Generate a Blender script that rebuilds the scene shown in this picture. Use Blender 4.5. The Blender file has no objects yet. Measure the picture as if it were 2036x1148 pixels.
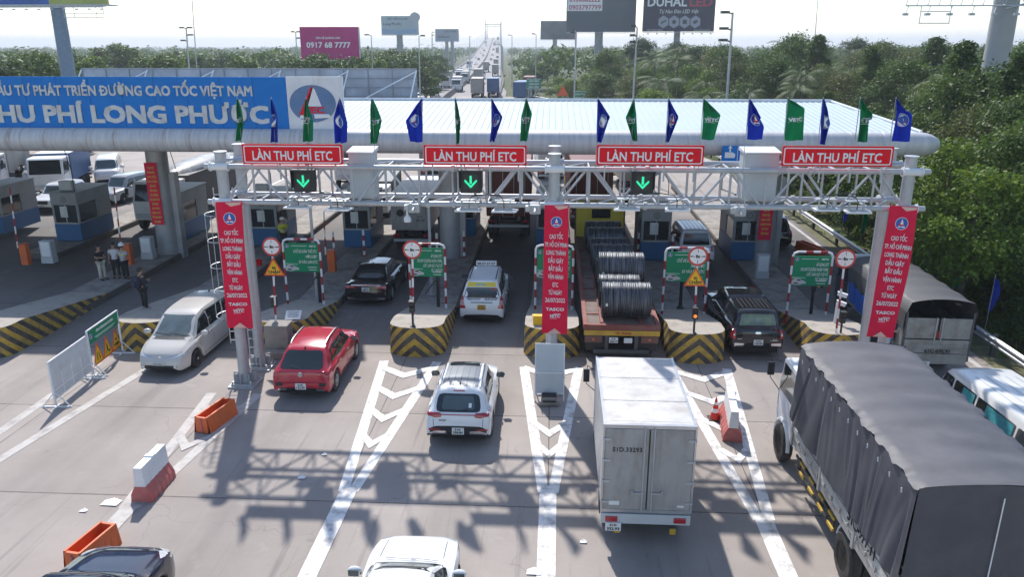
import bpy, math, random
import numpy as np
from mathutils import Vector, Matrix
from mathutils.bvhtree import BVHTree
random.seed(7)
R = math.radians
PI = math.pi
scene = bpy.context.scene
COL = scene.collection
# ---------------------------------------------------------------- camera
CAMH = 10.5; FPX = 1550.0; PITCH = R(17.34); YAW = R(3.0)
cam_d = bpy.data.cameras.new('camera'); cam = bpy.data.objects.new('camera', cam_d); COL.objects.link(cam)
cam.location = (0, 0, CAMH); cam.rotation_euler = (PI/2 - PITCH, 0, YAW)
cam_d.sensor_width = 36; cam_d.lens = FPX/2036*36; cam_d.clip_start = 0.2; cam_d.clip_end = 9000
scene.camera = cam
# ---------------------------------------------------------------- sky, sun, exposure
SUN_EL = R(46.8); SUN_AZ = R(-16.0)          # azimuth from +Y, positive to +X
world = bpy.data.worlds.new('World'); scene.world = world; world.use_nodes = True
nt = world.node_tree; nt.nodes.clear()
sky = nt.nodes.new('ShaderNodeTexSky'); sky.sky_type = 'NISHITA'; sky.sun_disc = False
sky.sun_elevation = SUN_EL; sky.sun_rotation = SUN_AZ; sky.air_density = 1.0; sky.dust_density = 0.5; sky.ozone_density = 1.0
bg = nt.nodes.new('ShaderNodeBackground'); bg.inputs[1].default_value = 0.145
out = nt.nodes.new('ShaderNodeOutputWorld')
nt.links.new(sky.outputs[0], bg.inputs[0]); nt.links.new(bg.outputs[0], out.inputs[0])
sd = bpy.data.lights.new('sun', 'SUN'); sd.energy = 3.9; sd.angle = R(1.0); sd.color = (1.0, 0.955, 0.9)
sun = bpy.data.objects.new('sun', sd); COL.objects.link(sun)
sdir = Vector((math.sin(SUN_AZ)*math.cos(SUN_EL), math.cos(SUN_AZ)*math.cos(SUN_EL), math.sin(SUN_EL)))
sun.rotation_euler = sdir.to_track_quat('Z', 'Y').to_euler()
vs = scene.view_settings; vs.view_transform = 'Standard'; vs.look = 'None'; vs.gamma = 1; vs.exposure = 0.5
scene.display_settings.display_device = 'sRGB'
scene.cycles.max_bounces = 6; scene.cycles.volume_bounces = 0; scene.cycles.transparent_max_bounces = 6

# ---------------------------------------------------------------- placing
_cr = cam.rotation_euler.to_matrix()
def ray(px, py):
    return (_cr @ Vector(((px-1018)/FPX, -(py-574)/FPX, -1.0))).normalized()
def G(px, py, z=0.0):
    d = ray(px, py); t = (z-CAMH)/d.z
    return Vector((d.x*t, d.y*t, z))
def AY(px, py, Y):
    d = ray(px, py); t = Y/d.y
    return Vector((d.x*t, Y, CAMH+d.z*t))
def PX(p):
    v = _cr.transposed() @ (Vector(p)-Vector((0, 0, CAMH)))
    return (1018+FPX*v.x/-v.z, 574-FPX*v.y/-v.z)

# ---------------------------------------------------------------- materials
MATS = {}
def mat(name, col, rough=0.6, metal=0.0, var=0.12, nscale=3.0, bump=0.0, bscale=30.0, dirt=None, dirt_amt=0.0, dscale=1.2, emit=None, estr=0.0, coat=0.0, stretch=None, spec=None):
    if name in MATS: return MATS[name]
    m = bpy.data.materials.new(name); m.use_nodes = True; t = m.node_tree; N = t.nodes; L = t.links
    b = N['Principled BSDF']; b.inputs['Roughness'].default_value = rough; b.inputs['Metallic'].default_value = metal
    if coat: b.inputs['Coat Weight'].default_value = coat; b.inputs['Coat Roughness'].default_value = 0.06
    if spec is not None: b.inputs['Specular IOR Level'].default_value = spec
    tc = N.new('ShaderNodeTexCoord'); mp = N.new('ShaderNodeMapping'); L.new(tc.outputs['Object'], mp.inputs[0])
    if stretch: mp.inputs['Scale'].default_value = stretch
    no = N.new('ShaderNodeTexNoise'); no.inputs['Scale'].default_value = nscale; no.inputs['Detail'].default_value = 5; L.new(mp.outputs[0], no.inputs[0])
    mr = N.new('ShaderNodeMapRange'); mr.inputs[1].default_value = 0.3; mr.inputs[2].default_value = 0.7
    mr.inputs[3].default_value = 1-var; mr.inputs[4].default_value = 1+var*0.6; L.new(no.outputs['Fac'], mr.inputs[0])
    mx = N.new('ShaderNodeVectorMath'); mx.operation = 'SCALE'; mx.inputs[0].default_value = col[:3]; L.new(mr.outputs[0], mx.inputs['Scale'])
    src = mx.outputs[0]
    if dirt:
        n2 = N.new('ShaderNodeTexNoise'); n2.inputs['Scale'].default_value = dscale; n2.inputs['Detail'].default_value = 8; n2.inputs['Roughness'].default_value = 0.65
        L.new(mp.outputs[0], n2.inputs[0])
        r2 = N.new('ShaderNodeMapRange'); r2.inputs[1].default_value = 0.45; r2.inputs[2].default_value = 0.68; r2.inputs[4].default_value = dirt_amt; L.new(n2.outputs['Fac'], r2.inputs[0])
        m2 = N.new('ShaderNodeMix'); m2.data_type = 'RGBA'; L.new(r2.outputs[0], m2.inputs[0]); L.new(src, m2.inputs[6]); m2.inputs[7].default_value = (*dirt, 1)
        src = m2.outputs[2]
    L.new(src, b.inputs['Base Color'])
    if bump:
        n3 = N.new('ShaderNodeTexNoise'); n3.inputs['Scale'].default_value = bscale; n3.inputs['Detail'].default_value = 4; L.new(mp.outputs[0], n3.inputs[0])
        bp = N.new('ShaderNodeBump'); bp.inputs['Strength'].default_value = bump; bp.inputs['Distance'].default_value = 0.02
        L.new(n3.outputs['Fac'], bp.inputs['Height']); L.new(bp.outputs[0], b.inputs['Normal'])
    if emit: b.inputs['Emission Color'].default_value = (*emit, 1); b.inputs['Emission Strength'].default_value = estr
    MATS[name] = m; return m
def cloth(name, col, tr=.4):
    m = mat(name, col, .85, 0, .12, 6, spec=.1); t = m.node_tree; N = t.nodes; tb = N.new('ShaderNodeBsdfTranslucent'); tb.inputs[0].default_value = (*[min(1, c*1.5) for c in col], 1); mx = N.new('ShaderNodeMixShader'); mx.inputs[0].default_value = tr
    t.links.new(N['Principled BSDF'].outputs[0], mx.inputs[1]); t.links.new(tb.outputs[0], mx.inputs[2]); t.links.new(mx.outputs[0], N['Material Output'].inputs[0]); return m
def paint(name, col, rough=0.22, dirt=0.10):
    return mat(name, col, rough, 0, 0.04, 1.5, coat=0.6, dirt=(0.3, 0.27, 0.23), dirt_amt=dirt, dscale=3)
m_galv = mat('galvanised steel', (0.46, 0.48, 0.50), 0.42, 0.35, 0.10, 4, dirt=(0.4, 0.4, 0.4), dirt_amt=0.3)
m_white = mat('white paint', (0.78, 0.79, 0.8), 0.45, 0, 0.06, 2, dirt=(0.45, 0.42, 0.38), dirt_amt=0.25)
m_cab = mat('cabinet paint', (0.5, 0.53, 0.55), 0.5, 0, 0.06, 2, dirt=(0.42, 0.41, 0.38), dirt_amt=0.25)
m_red = mat('sign red', (0.80, 0.008, 0.02), 0.5, 0, 0.05, 2, spec=.2)
m_vinyl = mat('red vinyl', (0.74, 0.008, 0.055), 0.5, 0, 0.08, 3, bump=0.25, bscale=4, spec=.2)
m_vinylb = mat('pale vinyl', (0.75, 0.45, 0.38), 0.4)
m_letter = mat('white lettering', (0.82, 0.82, 0.82), 0.5, 0, 0.03)
m_black = mat('black plastic', (0.022, 0.022, 0.025), 0.5, 0, 0.2)
m_rubber = mat('tyre rubber', (0.028, 0.028, 0.03), 0.85, 0, 0.3, 8, dirt=(0.14, 0.12, 0.1), dirt_amt=0.5)
m_dark = mat('underbody', (0.015, 0.015, 0.017), 0.8)
m_glass = mat('tinted glass', (0.018, 0.024, 0.027), 0.07, 0, 0.05, spec=0.9)
m_glassb = mat('sky tinted glass', (0.07, 0.1, 0.105), 0.06, 0, 0.08, spec=1.0)
m_alloy = mat('wheel alloy', (0.55, 0.56, 0.58), 0.3, 0.7)
m_chrome = mat('chrome', (0.75, 0.75, 0.77), 0.15, 0.95, 0.02)
m_tail = mat('tail lamp red', (0.42, 0.012, 0.02), 0.15, 0, 0.1, 20, coat=1)
m_lampw = mat('lamp lens', (0.65, 0.67, 0.68), 0.12, 0.2, 0.1, 20, coat=1)
m_amber = mat('amber lens', (0.75, 0.2, 0.03), 0.2)
m_plate = mat('number plate', (0.72, 0.73, 0.72), 0.45, 0, 0.03)
m_ink = mat('dark lettering', (0.03, 0.03, 0.035), 0.6)
m_green = mat('panel green', (0.010, 0.24, 0.11), 0.5, 0, 0.08, 2, spec=.2)
m_greenp = mat('panel green reversed', (0.2, 0.5, 0.36), 0.5, 0, 0.1, 2)
m_blue = mat('sign blue', (0.012, 0.19, 0.58), 0.55, 0, 0.08, 1.5, dirt=(0.03, 0.25, 0.58), dirt_amt=0.4, spec=.15)
m_eblue = mat('emblem blue', (0.02, 0.1, 0.42), 0.4)
m_yel = mat('hazard yellow', (0.55, 0.33, 0.03), 0.75, 0, 0.3, 5, dirt=(0.16, 0.12, 0.08), dirt_amt=0.8, dscale=5)
m_hblk = mat('hazard dark', (0.06, 0.045, 0.04), 0.8, 0, 0.3, 5, dirt=(0.2, 0.17, 0.13), dirt_amt=0.4, dscale=6)
m_syel = mat('sign yellow', (0.85, 0.5, 0.01), 0.45)
m_sor = mat('sign orange red', (0.75, 0.1, 0.02), 0.45)
m_orange = mat('barrier orange', (0.72, 0.13, 0.025), 0.5, 0, 0.1, 3, dirt=(0.35, 0.2, 0.12), dirt_amt=0.3, dscale=6)
m_pink = mat('faded red plastic', (0.52, 0.13, 0.12), 0.6, 0, 0.15, 4, dirt=(0.4, 0.25, 0.2), dirt_amt=0.5, dscale=6)
m_conc = mat('island concrete', (0.34, 0.31, 0.28), 0.85, 0, 0.18, 1.5, bump=0.4, bscale=25, dirt=(0.13, 0.11, 0.095), dirt_amt=0.75, dscale=1.6)
m_kerb = mat('kerb concrete', (0.16, 0.145, 0.13), 0.9, 0, 0.3, 3, bump=0.8, bscale=18, dirt=(0.05, 0.042, 0.036), dirt_amt=0.85, dscale=3)
m_rpost = mat('post red', (0.36, 0.02, 0.03), 0.5)
m_steeld = mat('dark painted steel', (0.08, 0.085, 0.09), 0.5, 0.2)
m_bark = mat('bark', (0.16, 0.12, 0.09), 0.9, 0, 0.3, 6, bump=0.6)

# ---------------------------------------------------------------- mesh builder
def basis(loc, right=(1, 0, 0), up=(0, 0, 1)):
    r = Vector(right).normalized(); u = Vector(up).normalized(); n = r.cross(u)
    M = Matrix.Identity(4)
    for i in range(3): M[i][0] = r[i]; M[i][1] = u[i]; M[i][2] = n[i]; M[i][3] = loc[i]
    return M
_tc = {}
def text_geo(s, bold=0.0, ext=0.006):
    k = (s, bold, ext)
    if k not in _tc:
        cu = bpy.data.curves.new('t', 'FONT'); cu.body = s; cu.size = 1; cu.offset = bold; cu.extrude = ext; cu.resolution_u = 2
        o = bpy.data.objects.new('t', cu); COL.objects.link(o)
        dg = bpy.context.evaluated_depsgraph_get(); me = bpy.data.meshes.new_from_object(o.evaluated_get(dg))
        vs_ = [v.co.copy() for v in me.vertices]; fs_ = [tuple(p.vertices) for p in me.polygons]
        bpy.data.objects.remove(o); bpy.data.curves.remove(cu); bpy.data.meshes.remove(me)
        _tc[k] = (vs_, fs_)
    return _tc[k]
_cap = {}
class MB:
    def __init__(s): s.v = []; s.f = []; s.m = []; s.T = None
    def add(s, vs, fs, mi=0, M=None):
        n = len(s.v)
        if M is not None: vs = [M @ Vector(v) for v in vs]
        s.v.extend([tuple(v) for v in vs])
        for f in fs: s.f.append(tuple(i+n for i in f)); s.m.append(mi)
        return s
    def box(s, c, d, mi=0, rz=0.0, M=None, taper=1.0):
        x, y, z = d[0]/2, d[1]/2, d[2]/2; vs = []
        cr, sr = math.cos(rz), math.sin(rz)
        for k in (-1, 1):
            tp = taper if k > 0 else 1.0
            for (i, j) in ((-1, -1), (1, -1), (1, 1), (-1, 1)):
                a, b = i*x*tp, j*y*tp
                vs.append((c[0]+a*cr-b*sr, c[1]+a*sr+b*cr, c[2]+k*z))
        return s.add(vs, [(3, 2, 1, 0), (4, 5, 6, 7), (0, 1, 5, 4), (1, 2, 6, 5), (2, 3, 7, 6), (3, 0, 4, 7)], mi, M)
    def bx(s, x0, x1, y0, y1, z0, z1, mi=0, M=None):
        return s.box(((x0+x1)/2, (y0+y1)/2, (z0+z1)/2), (abs(x1-x0), abs(y1-y0), abs(z1-z0)), mi, 0, M)
    def tube(s, a, b, r, n=8, mi=0, r2=None, cap=True, M=None):
        a = Vector(a); b = Vector(b); d = (b-a)
        if d.length < 1e-6: return s
        q = d.normalized().to_track_quat('Z', 'Y').to_matrix(); r2 = r if r2 is None else r2; vs = []
        for P, rr in ((a, r), (b, r2)):
            for i in range(n):
                t = 2*PI*i/n; vs.append(P+q @ Vector((rr*math.cos(t), rr*math.sin(t), 0)))
        fs = [(i, (i+1) % n, n+(i+1) % n, n+i) for i in range(n)]
        if cap: fs += [tuple(range(n-1, -1, -1)), tuple(range(n, 2*n))]
        return s.add(vs, fs, mi, M)
    def path(s, pts, r, n=6, mi=0, M=None, rr=None):
        pts = [Vector(p) for p in pts]; vs = []; k = len(pts)
        for j, p in enumerate(pts):
            d = (pts[min(j+1, k-1)]-pts[max(j-1, 0)]).normalized(); q = d.to_track_quat('Z', 'Y').to_matrix()
            ra = rr[j] if rr else r
            for i in range(n): t = 2*PI*i/n; vs.append(p+q @ Vector((ra*math.cos(t), ra*math.sin(t), 0)))
        fs = []
        for j in range(k-1):
            for i in range(n): fs.append((j*n+i, j*n+(i+1) % n, (j+1)*n+(i+1) % n, (j+1)*n+i))
        fs += [tuple(range(n-1, -1, -1)), tuple(range((k-1)*n, k*n))]
        return s.add(vs, fs, mi, M)
    def lathe(s, prof, n=16, mi=0, M=None):      # prof [(r,z)] about z
        vs = []; k = len(prof)
        for (r, z) in prof:
            for i in range(n): t = 2*PI*i/n; vs.append((r*math.cos(t), r*math.sin(t), z))
        fs = []
        for j in range(k-1):
            for i in range(n): fs.append((j*n+i, j*n+(i+1) % n, (j+1)*n+(i+1) % n, (j+1)*n+i))
        if prof[0][0] > 1e-4: fs.append(tuple(range(n-1, -1, -1)))
        if prof[-1][0] > 1e-4: fs.append(tuple(range((k-1)*n, k*n)))
        return s.add(vs, fs, mi, M)
    def prism(s, poly, h, mi=0, M=None, z0=0.0):   # polygon in local xy, from z0 to z0+h (M maps)
        n = len(poly); vs = [(x, y, z0) for x, y in poly]+[(x, y, z0+h) for x, y in poly]
        fs = [tuple(range(n-1, -1, -1)), tuple(range(n, 2*n))]+[(i, (i+1) % n, n+(i+1) % n, n+i) for i in range(n)]
        return s.add(vs, fs, mi, M)
    def text(s, body, M, h, w=None, mi=0, bold=0.012, off=0.0, ext=0.006, shear=0.0):
        if bold not in _cap:
            hv, _ = text_geo('H', 0.0, ext); _cap[bold] = (min(v.y for v in hv)-bold*.8, max(v.y for v in hv)+bold*.8)
        lo, hi = _cap[bold]; src = body.replace('Đ', 'D'); vs, fs = text_geo(src, 0.0, ext)
        if src != body:                           # the stroke of each Đ
            vs = list(vs); fs = list(fs); dw = text_geo('D', 0.0, ext)[0]; dx0 = min(v.x for v in dw); dx1 = max(v.x for v in dw); hh = max(v.y for v in dw)
            for i, c in enumerate(body):
                if c != 'Đ': continue
                xr = max(v.x for v in text_geo(src[:i+1], 0.0, ext)[0]); xl = xr-(dx1-dx0); n = len(vs)
                vs += [Vector((x_, y_, ext+.002)) for x_, y_ in ((xl-.09, hh*.45), (xl+.30, hh*.45), (xl+.30, hh*.57), (xl-.09, hh*.57))]; fs.append((n, n+1, n+2, n+3))
        if not vs: return s
        x0 = min(v.x for v in vs)-bold; x1 = max(v.x for v in vs)+bold; sy = h/(hi-lo); sx = sy if w is None else w/(x1-x0)
        for k, (dx, dy) in enumerate(((0, 0), (-1, -1), (1, -1), (-1, 1), (1, 1)) if bold > .006 else ((0, 0),)):
            o = [((v.x+dx*bold*.8-(x0+x1)/2)*sx+shear*(v.y-(hi+lo)/2)*sy, (v.y+dy*bold*.8-(hi+lo)/2)*sy, off+v.z-.0005*k) for v in vs]
            s.add(o, fs, mi, M)
        return s
    def ellipsoid(s, c, r, nu=10, nv=6, mi=0, M=None):
        vs = []; fs = []
        for j in range(nv+1):
            ph = PI*j/nv
            for i in range(nu): t = 2*PI*i/nu; vs.append((c[0]+r[0]*math.sin(ph)*math.cos(t), c[1]+r[1]*math.sin(ph)*math.sin(t), c[2]-r[2]*math.cos(ph)))
        for j in range(nv):
            for i in range(nu): fs.append((j*nu+i, j*nu+(i+1) % nu, (j+1)*nu+(i+1) % nu, (j+1)*nu+i))
        return s.add(vs, fs, mi, M)
    def build(s, name, mats, parent=None, smooth=None, bevel=0.0, seg=2, loc=None, label=None):
        me = bpy.data.meshes.new(name); me.from_pydata(s.v, [], s.f)
        if not isinstance(mats, (list, tuple)): mats = [mats]
        for m in mats: me.materials.append(m)
        if len(mats) > 1: me.polygons.foreach_set('material_index', s.m)
        me.validate(clean_customdata=False)
        if smooth is not None:
            me.polygons.foreach_set('use_smooth', [True]*len(me.polygons)); me.set_sharp_from_angle(angle=R(smooth))
        me.update()
        o = bpy.data.objects.new(name, me); COL.objects.link(o)
        if parent: o.parent = parent
        if loc: o.location = loc
        if bevel:
            b = o.modifiers.new('bevel', 'BEVEL'); b.width = bevel; b.segments = seg; b.limit_method = 'ANGLE'; b.angle_limit = R(35)
        if label: o['label'] = label
        return o
def tag(o, label=None, cat=None, group=None, kind=None):
    if label: o['label'] = label
    if cat: o['category'] = cat
    if group: o['group'] = group
    if kind: o['kind'] = kind
    return o
def thing(name, label, cat, loc=(0, 0, 0), rz=0.0, group=None):
    o = bpy.data.objects.new(name, None); o.empty_display_size = 0.3; COL.objects.link(o)
    o.location = loc; o.rotation_euler = (0, 0, rz); return tag(o, label, cat, group)
def dup(src, loc, rz=0.0, label=None, sc=None, group=None):
    def cp(o, par):
        c = o.copy(); COL.objects.link(c)
        if par: c.parent = par
        for ch in list(o.children): cp(ch, c)
        return c
    c = cp(src, None); c.location = loc; c.rotation_euler = (0, 0, rz)
    if sc is not None: c.scale = sc if hasattr(sc, '__len__') else (sc, sc, sc)
    if label: c['label'] = label
    if group: c['group'] = group
    return c
ORD = ['first', 'second', 'third', 'fourth', 'fifth', 'sixth', 'seventh', 'eighth', 'ninth', 'tenth', 'eleventh', 'twelfth', 'thirteenth', 'fourteenth', 'fifteenth', 'sixteenth', 'seventeenth', 'eighteenth', 'nineteenth', 'twentieth']
def circ(cx, cy, r, n=24, ry=None): return [(cx+r*math.cos(2*PI*i/n), cy+(ry or r)*math.sin(2*PI*i/n)) for i in range(n)]
def rrect(w, h, r, n=4):
    o = []
    for (sx, sy, a0) in ((1, 1, 0), (-1, 1, 90), (-1, -1, 180), (1, -1, 270)):
        for i in range(n+1): a = R(a0+90*i/n); o.append((sx*(w/2-r)+r*math.cos(a), sy*(h/2-r)+r*math.sin(a)))
    return o
EMB = [m_eblue, m_letter, m_red]
def emblem(b, M, r, off=0.0, ks=(0, 1, 2), ry=None):      # round expressway emblem: ring, blue disc, white peak with red flank and road
    ry = ry or r; q = ry/r
    b.prism(circ(0, 0, r, 28, ry), 0.004, ks[1], M, off)
    b.prism(circ(0, 0, r*.92, 28, ry*.92), 0.004, ks[0], M, off+.003)
    S = lambda pts: [(x*r, y*ry) for x, y in pts]
    b.prism(S([(-.5, -.38), (-.3, -.38), (.02, .72), (-.06, .72)]), 0.004, ks[2], M, off+.006)
    b.prism(S([(-.24, -.12), (.28, -.12), (.03, .74), (0, .74)]), 0.004, ks[1], M, off+.006)
    b.prism(S([(-.55, -.62), (-.1, -.62), (-.16, -.42), (-.5, -.42)]), 0.004, ks[1], M, off+.006)
    b.prism(S([(.0, -.62), (.6, -.62), (.48, -.42), (-.02, -.42)]), 0.004, ks[1], M, off+.006)
    b.prism(S([(-.22, -.36), (.4, -.36), (.36, -.16), (-.2, -.16)]), 0.004, ks[2], M, off+.006)
# ================================================================ SETTING
def slab_material():
    m = bpy.data.materials.new('plaza concrete'); m.use_nodes = True; t = m.node_tree; N = t.nodes; L = t.links; b = N['Principled BSDF']
    b.inputs['Roughness'].default_value = 0.82
    geo = N.new('ShaderNodeNewGeometry'); sep = N.new('ShaderNodeSeparateXYZ'); L.new(geo.outputs['Position'], sep.inputs[0])
    def math_(op, a, bb=None, c=None):
        n = N.new('ShaderNodeMath'); n.operation = op
        for i, v in enumerate((a, bb, c)):
            if v is None: continue
            if isinstance(v, (int, float)): n.inputs[i].default_value = v
            else: L.new(v, n.inputs[i])
        return n.outputs[0]
    def noise(scale, sc3, det=6, rough=.6):
        mp = N.new('ShaderNodeMapping'); mp.inputs['Scale'].default_value = sc3; L.new(geo.outputs['Position'], mp.inputs[0])
        n = N.new('ShaderNodeTexNoise'); n.inputs['Scale'].default_value = scale; n.inputs['Detail'].default_value = det; n.inputs['Roughness'].default_value = rough
        L.new(mp.outputs[0], n.inputs[0]); return n.outputs['Fac']
    def ramp(v, a, c, lo=0.0, hi=1.0):
        n = N.new('ShaderNodeMapRange'); n.inputs[1].default_value = a; n.inputs[2].default_value = c; n.inputs[3].default_value = lo; n.inputs[4].default_value = hi; L.new(v, n.inputs[0]); return n.outputs[0]
    def mix(f, a, c):
        n = N.new('ShaderNodeMix'); n.data_type = 'RGBA'
        if isinstance(f, float): n.inputs[0].default_value = f
        else: L.new(f, n.inputs[0])
        for s_, v in ((6, a), (7, c)):
            if isinstance(v, tuple): n.inputs[s_].default_value = (*v, 1)
            else: L.new(v, n.inputs[s_])
        return n.outputs[2]
    col = mix(ramp(noise(.35, (1, 1, 1), 8), .35, .65), (0.30, 0.262, 0.235), (0.37, 0.325, 0.295))
    # slab to slab tone
    fx = math_('FLOOR', math_('DIVIDE', math_('ADD', sep.outputs[0], 0.0), 5.05)); fy = math_('FLOOR', math_('DIVIDE', math_('SUBTRACT', sep.outputs[1], 1.9), 4.75))
    wn = N.new('ShaderNodeTexWhiteNoise'); wn.noise_dimensions = '2D'; cb = N.new('ShaderNodeCombineXYZ'); L.new(fx, cb.inputs[0]); L.new(fy, cb.inputs[1]); L.new(cb.outputs[0], wn.inputs['Vector'])
    hs = N.new('ShaderNodeHueSaturation'); L.new(ramp(wn.outputs[0], 0, 1, .93, 1.06), hs.inputs['Value']); L.new(col, hs.inputs['Color']); col = hs.outputs[0]
    # fine brushed transverse grain, tyre wear along the lanes
    col = mix(ramp(noise(7, (.25, 9, 1), 3), .5, .8, 0, .22), col, (0.22, 0.19, 0.18))
    lane = math_('ABSOLUTE', math_('SUBTRACT', math_('FRACT', math_('DIVIDE', math_('ADD', sep.outputs[0], 0.0), 5.05)), .5))
    wheel = math_('SUBTRACT', 1.0, ramp(lane, .0, .30))
    wear = math_('MULTIPLY', wheel, ramp(noise(1.1, (1, .10, 1), 6), .38, .68, .15, 1))
    near = ramp(sep.outputs[1], 14, 27, .34, .55)
    fade = math_('MULTIPLY', near, ramp(sep.outputs[1], 46, 56, 1.0, .25))
    col = mix(math_('MULTIPLY', wear, fade), col, (0.10, 0.09, 0.09))
    under = math_('MULTIPLY', ramp(math_('ADD', sep.outputs[1], math_('MULTIPLY', noise(.8, (1, 1, 1)), 1.5)), 25.9, 26.7, 0, 1), math_('MULTIPLY', ramp(sep.outputs[1], 26, 37, .25, .85), ramp(sep.outputs[1], 45, 54, 1, .0)))  # lane dirt plus canopy shade, painted into the slab colour beneath the roof
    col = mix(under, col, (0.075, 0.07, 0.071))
    # oil drips and splashes
    col = mix(ramp(noise(2.6, (1, .5, 1), 10, .7), .62, .72, 0, .55), col, (0.13, 0.115, 0.11))
    col = mix(ramp(noise(11, (1, 1, 1), 6, .75), .68, .74, 0, .4), col, (0.10, 0.09, 0.085))
    col = mix(ramp(noise(26, (1, 1, 1), 3, .8), .55, .75, 0, .22), col, (0.12, 0.105, 0.10))
    col = mix(ramp(noise(1.7, (2.2, .07, 1), 5, .6), .60, .72, 0, .5), col, (0.13, 0.118, 0.118))
    col = mix(ramp(noise(5, (1, .8, 1), 12, .8), .66, .70, 0, .7), col, (0.11, 0.095, 0.09))
    # cement dust and pale patches
    col = mix(ramp(noise(.9, (1, 1, 1), 9, .7), .60, .72, 0, .35), col, (0.46, 0.42, 0.39))
    # joints
    jy = math_('ABSOLUTE', math_('SUBTRACT', math_('FRACT', math_('DIVIDE', math_('SUBTRACT', sep.outputs[1], 1.9), 4.75)), .5))
    jx = math_('ABSOLUTE', math_('SUBTRACT', math_('FRACT', math_('DIVIDE', math_('ADD', sep.outputs[0], 2.52), 5.05)), .5))
    wob = math_('MULTIPLY', math_('SUBTRACT', noise(3, (1, 1, 1)), .5), .006)
    j = math_('MAXIMUM', math_('GREATER_THAN', math_('ADD', jy, wob), .4955), math_('GREATER_THAN', math_('ADD', math_('SUBTRACT', .5, jx), wob), .497))
    col = mix(math_('MULTIPLY', j, .75), col, (0.06, 0.052, 0.05))
    # hairline cracks
    vo = N.new('ShaderNodeTexVoronoi'); vo.feature = 'DISTANCE_TO_EDGE'; vo.inputs['Scale'].default_value = .16; mpv = N.new('ShaderNodeMapping'); L.new(geo.outputs['Position'], mpv.inputs[0])
    nn = N.new('ShaderNodeTexNoise'); nn.inputs['Scale'].default_value = 1.3; L.new(geo.outputs['Position'], nn.inputs[0]); va = N.new('ShaderNodeVectorMath'); va.operation = 'ADD'; L.new(mpv.outputs[0], va.inputs[0]); L.new(nn.outputs['Color'], va.inputs[1]); L.new(va.outputs[0], vo.inputs['Vector'])
    cr_ = math_('LESS_THAN', vo.outputs['Distance'], .0016)
    col = mix(math_('MULTIPLY', cr_, .22), col, (0.08, 0.07, 0.07))
    L.new(col, b.inputs['Base Color'])
    bp = N.new('ShaderNodeBump'); bp.inputs['Strength'].default_value = .35; bp.inputs['Distance'].default_value = .01; L.new(noise(14, (.6, 3, 1), 5), bp.inputs['Height']); L.new(bp.outputs[0], b.inputs['Normal'])
    return m
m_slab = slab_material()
m_grass = mat('grass ground', (0.07, 0.09, 0.025), 0.95, 0, 0.5, 0.6, bump=0.8, bscale=6, dirt=(0.12, 0.10, 0.05), dirt_amt=0.6, dscale=0.25)
m_road = mat('highway asphalt', (0.28, 0.26, 0.255), 0.85, 0, 0.1, 0.1, dirt=(0.25, 0.24, 0.23), dirt_amt=0.3, dscale=.05)
m_mark = mat('road marking paint', (0.80, 0.79, 0.77), 0.6, 0, 0.08, 2, dirt=(0.34, 0.31, 0.29), dirt_amt=0.95, dscale=3.4)
m_faded = mat('faded road marking paint', (0.52, 0.49, 0.46), 0.7, 0, 0.1, 2, dirt=(0.28, 0.25, 0.24), dirt_amt=1.0, dscale=2.0)
b = MB(); b.add([(-4500, -60, -.15), (4500, -60, -.15), (4500, 6500, -.15), (-4500, 6500, -.15)], [(0, 1, 2, 3)])
g = b.build('ground', m_grass); tag(g, kind='structure')
b = MB(); pl = [(-75, -25), (15.1, -25), (15.1, 76), (8, 112), (0, 150), (-9.5, 172), (-34, 172), (-42, 140), (-75, 90)]
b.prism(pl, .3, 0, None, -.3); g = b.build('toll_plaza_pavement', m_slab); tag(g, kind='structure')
# highway climbing to the bridge
def Xm(y): return float(np.interp(y, [100, 164, 241, 395, 600, 800, 1240, 1500], [-17.5, -22, -25.8, -36.5, -50, -63.5, -93, -112]))
def Zm(y): return float(np.interp(y, [0, 330, 420, 500, 600, 700, 800, 900, 1000, 1100, 1240, 1350, 1500], [0, 0, .3, 1.1, 3, 5.8, 9, 12, 15, 18, 21.2, 22.4, 22.2]))
ys = list(range(172, 500, 20))+list(range(500, 1501, 40))
b = MB(); n = 0
vs_ = []; fs_ = []
for i, y in enumerate(ys):
    x = Xm(y); z = Zm(y); hl = 11.5 if y < 200 else 10.5; hr = 12 if y < 200 else 10.8
    vs_ += [(x-hl, y, z-1.5), (x-hl, y, z+.004), (x+hr, y, z+.004), (x+hr, y, z-1.5)]
    if i: a = 4*i; fs_ += [(a-4, a-3, a+1, a), (a-3, a-2, a+2, a+1), (a-2, a-1, a+3, a+2), (a-1, a-4, a, a+3)]
b.add(vs_, fs_); g = b.build('highway', m_road); tag(g, kind='structure')
b = MB()
for off in (-10.2, 10.4):                       # parapets
    for y0, y1 in zip(ys[:-1], ys[1:]):
        b.tube((Xm(y0)+off, y0, Zm(y0)+.5), (Xm(y1)+off, y1, Zm(y1)+.5), .45, 4)
b.build('parapet', mat('parapet concrete', (0.30, 0.29, 0.28), .9), None)
tag(bpy.data.objects['parapet'], 'long low concrete parapets along both edges of the bridge road', 'parapet')
b = MB(); yy = [118, 130, 145, 160]+ys[1:]
for y0, y1 in zip(yy[:-1], yy[1:]):
    x0, x1, z0, z1 = Xm(y0), Xm(y1), Zm(y0), Zm(y1)
    b.add([(x0-.35, y0, z0), (x0+.35, y0, z0), (x0+.12, y0, z0+1.2), (x0-.12, y0, z0+1.2), (x1-.35, y1, z1), (x1+.35, y1, z1), (x1+.12, y1, z1+1.2), (x1-.12, y1, z1+1.2)],
          [(0, 3, 7, 4), (1, 5, 6, 2), (3, 2, 6, 7), (0, 1, 2, 3), (5, 4, 7, 6)])
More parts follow.
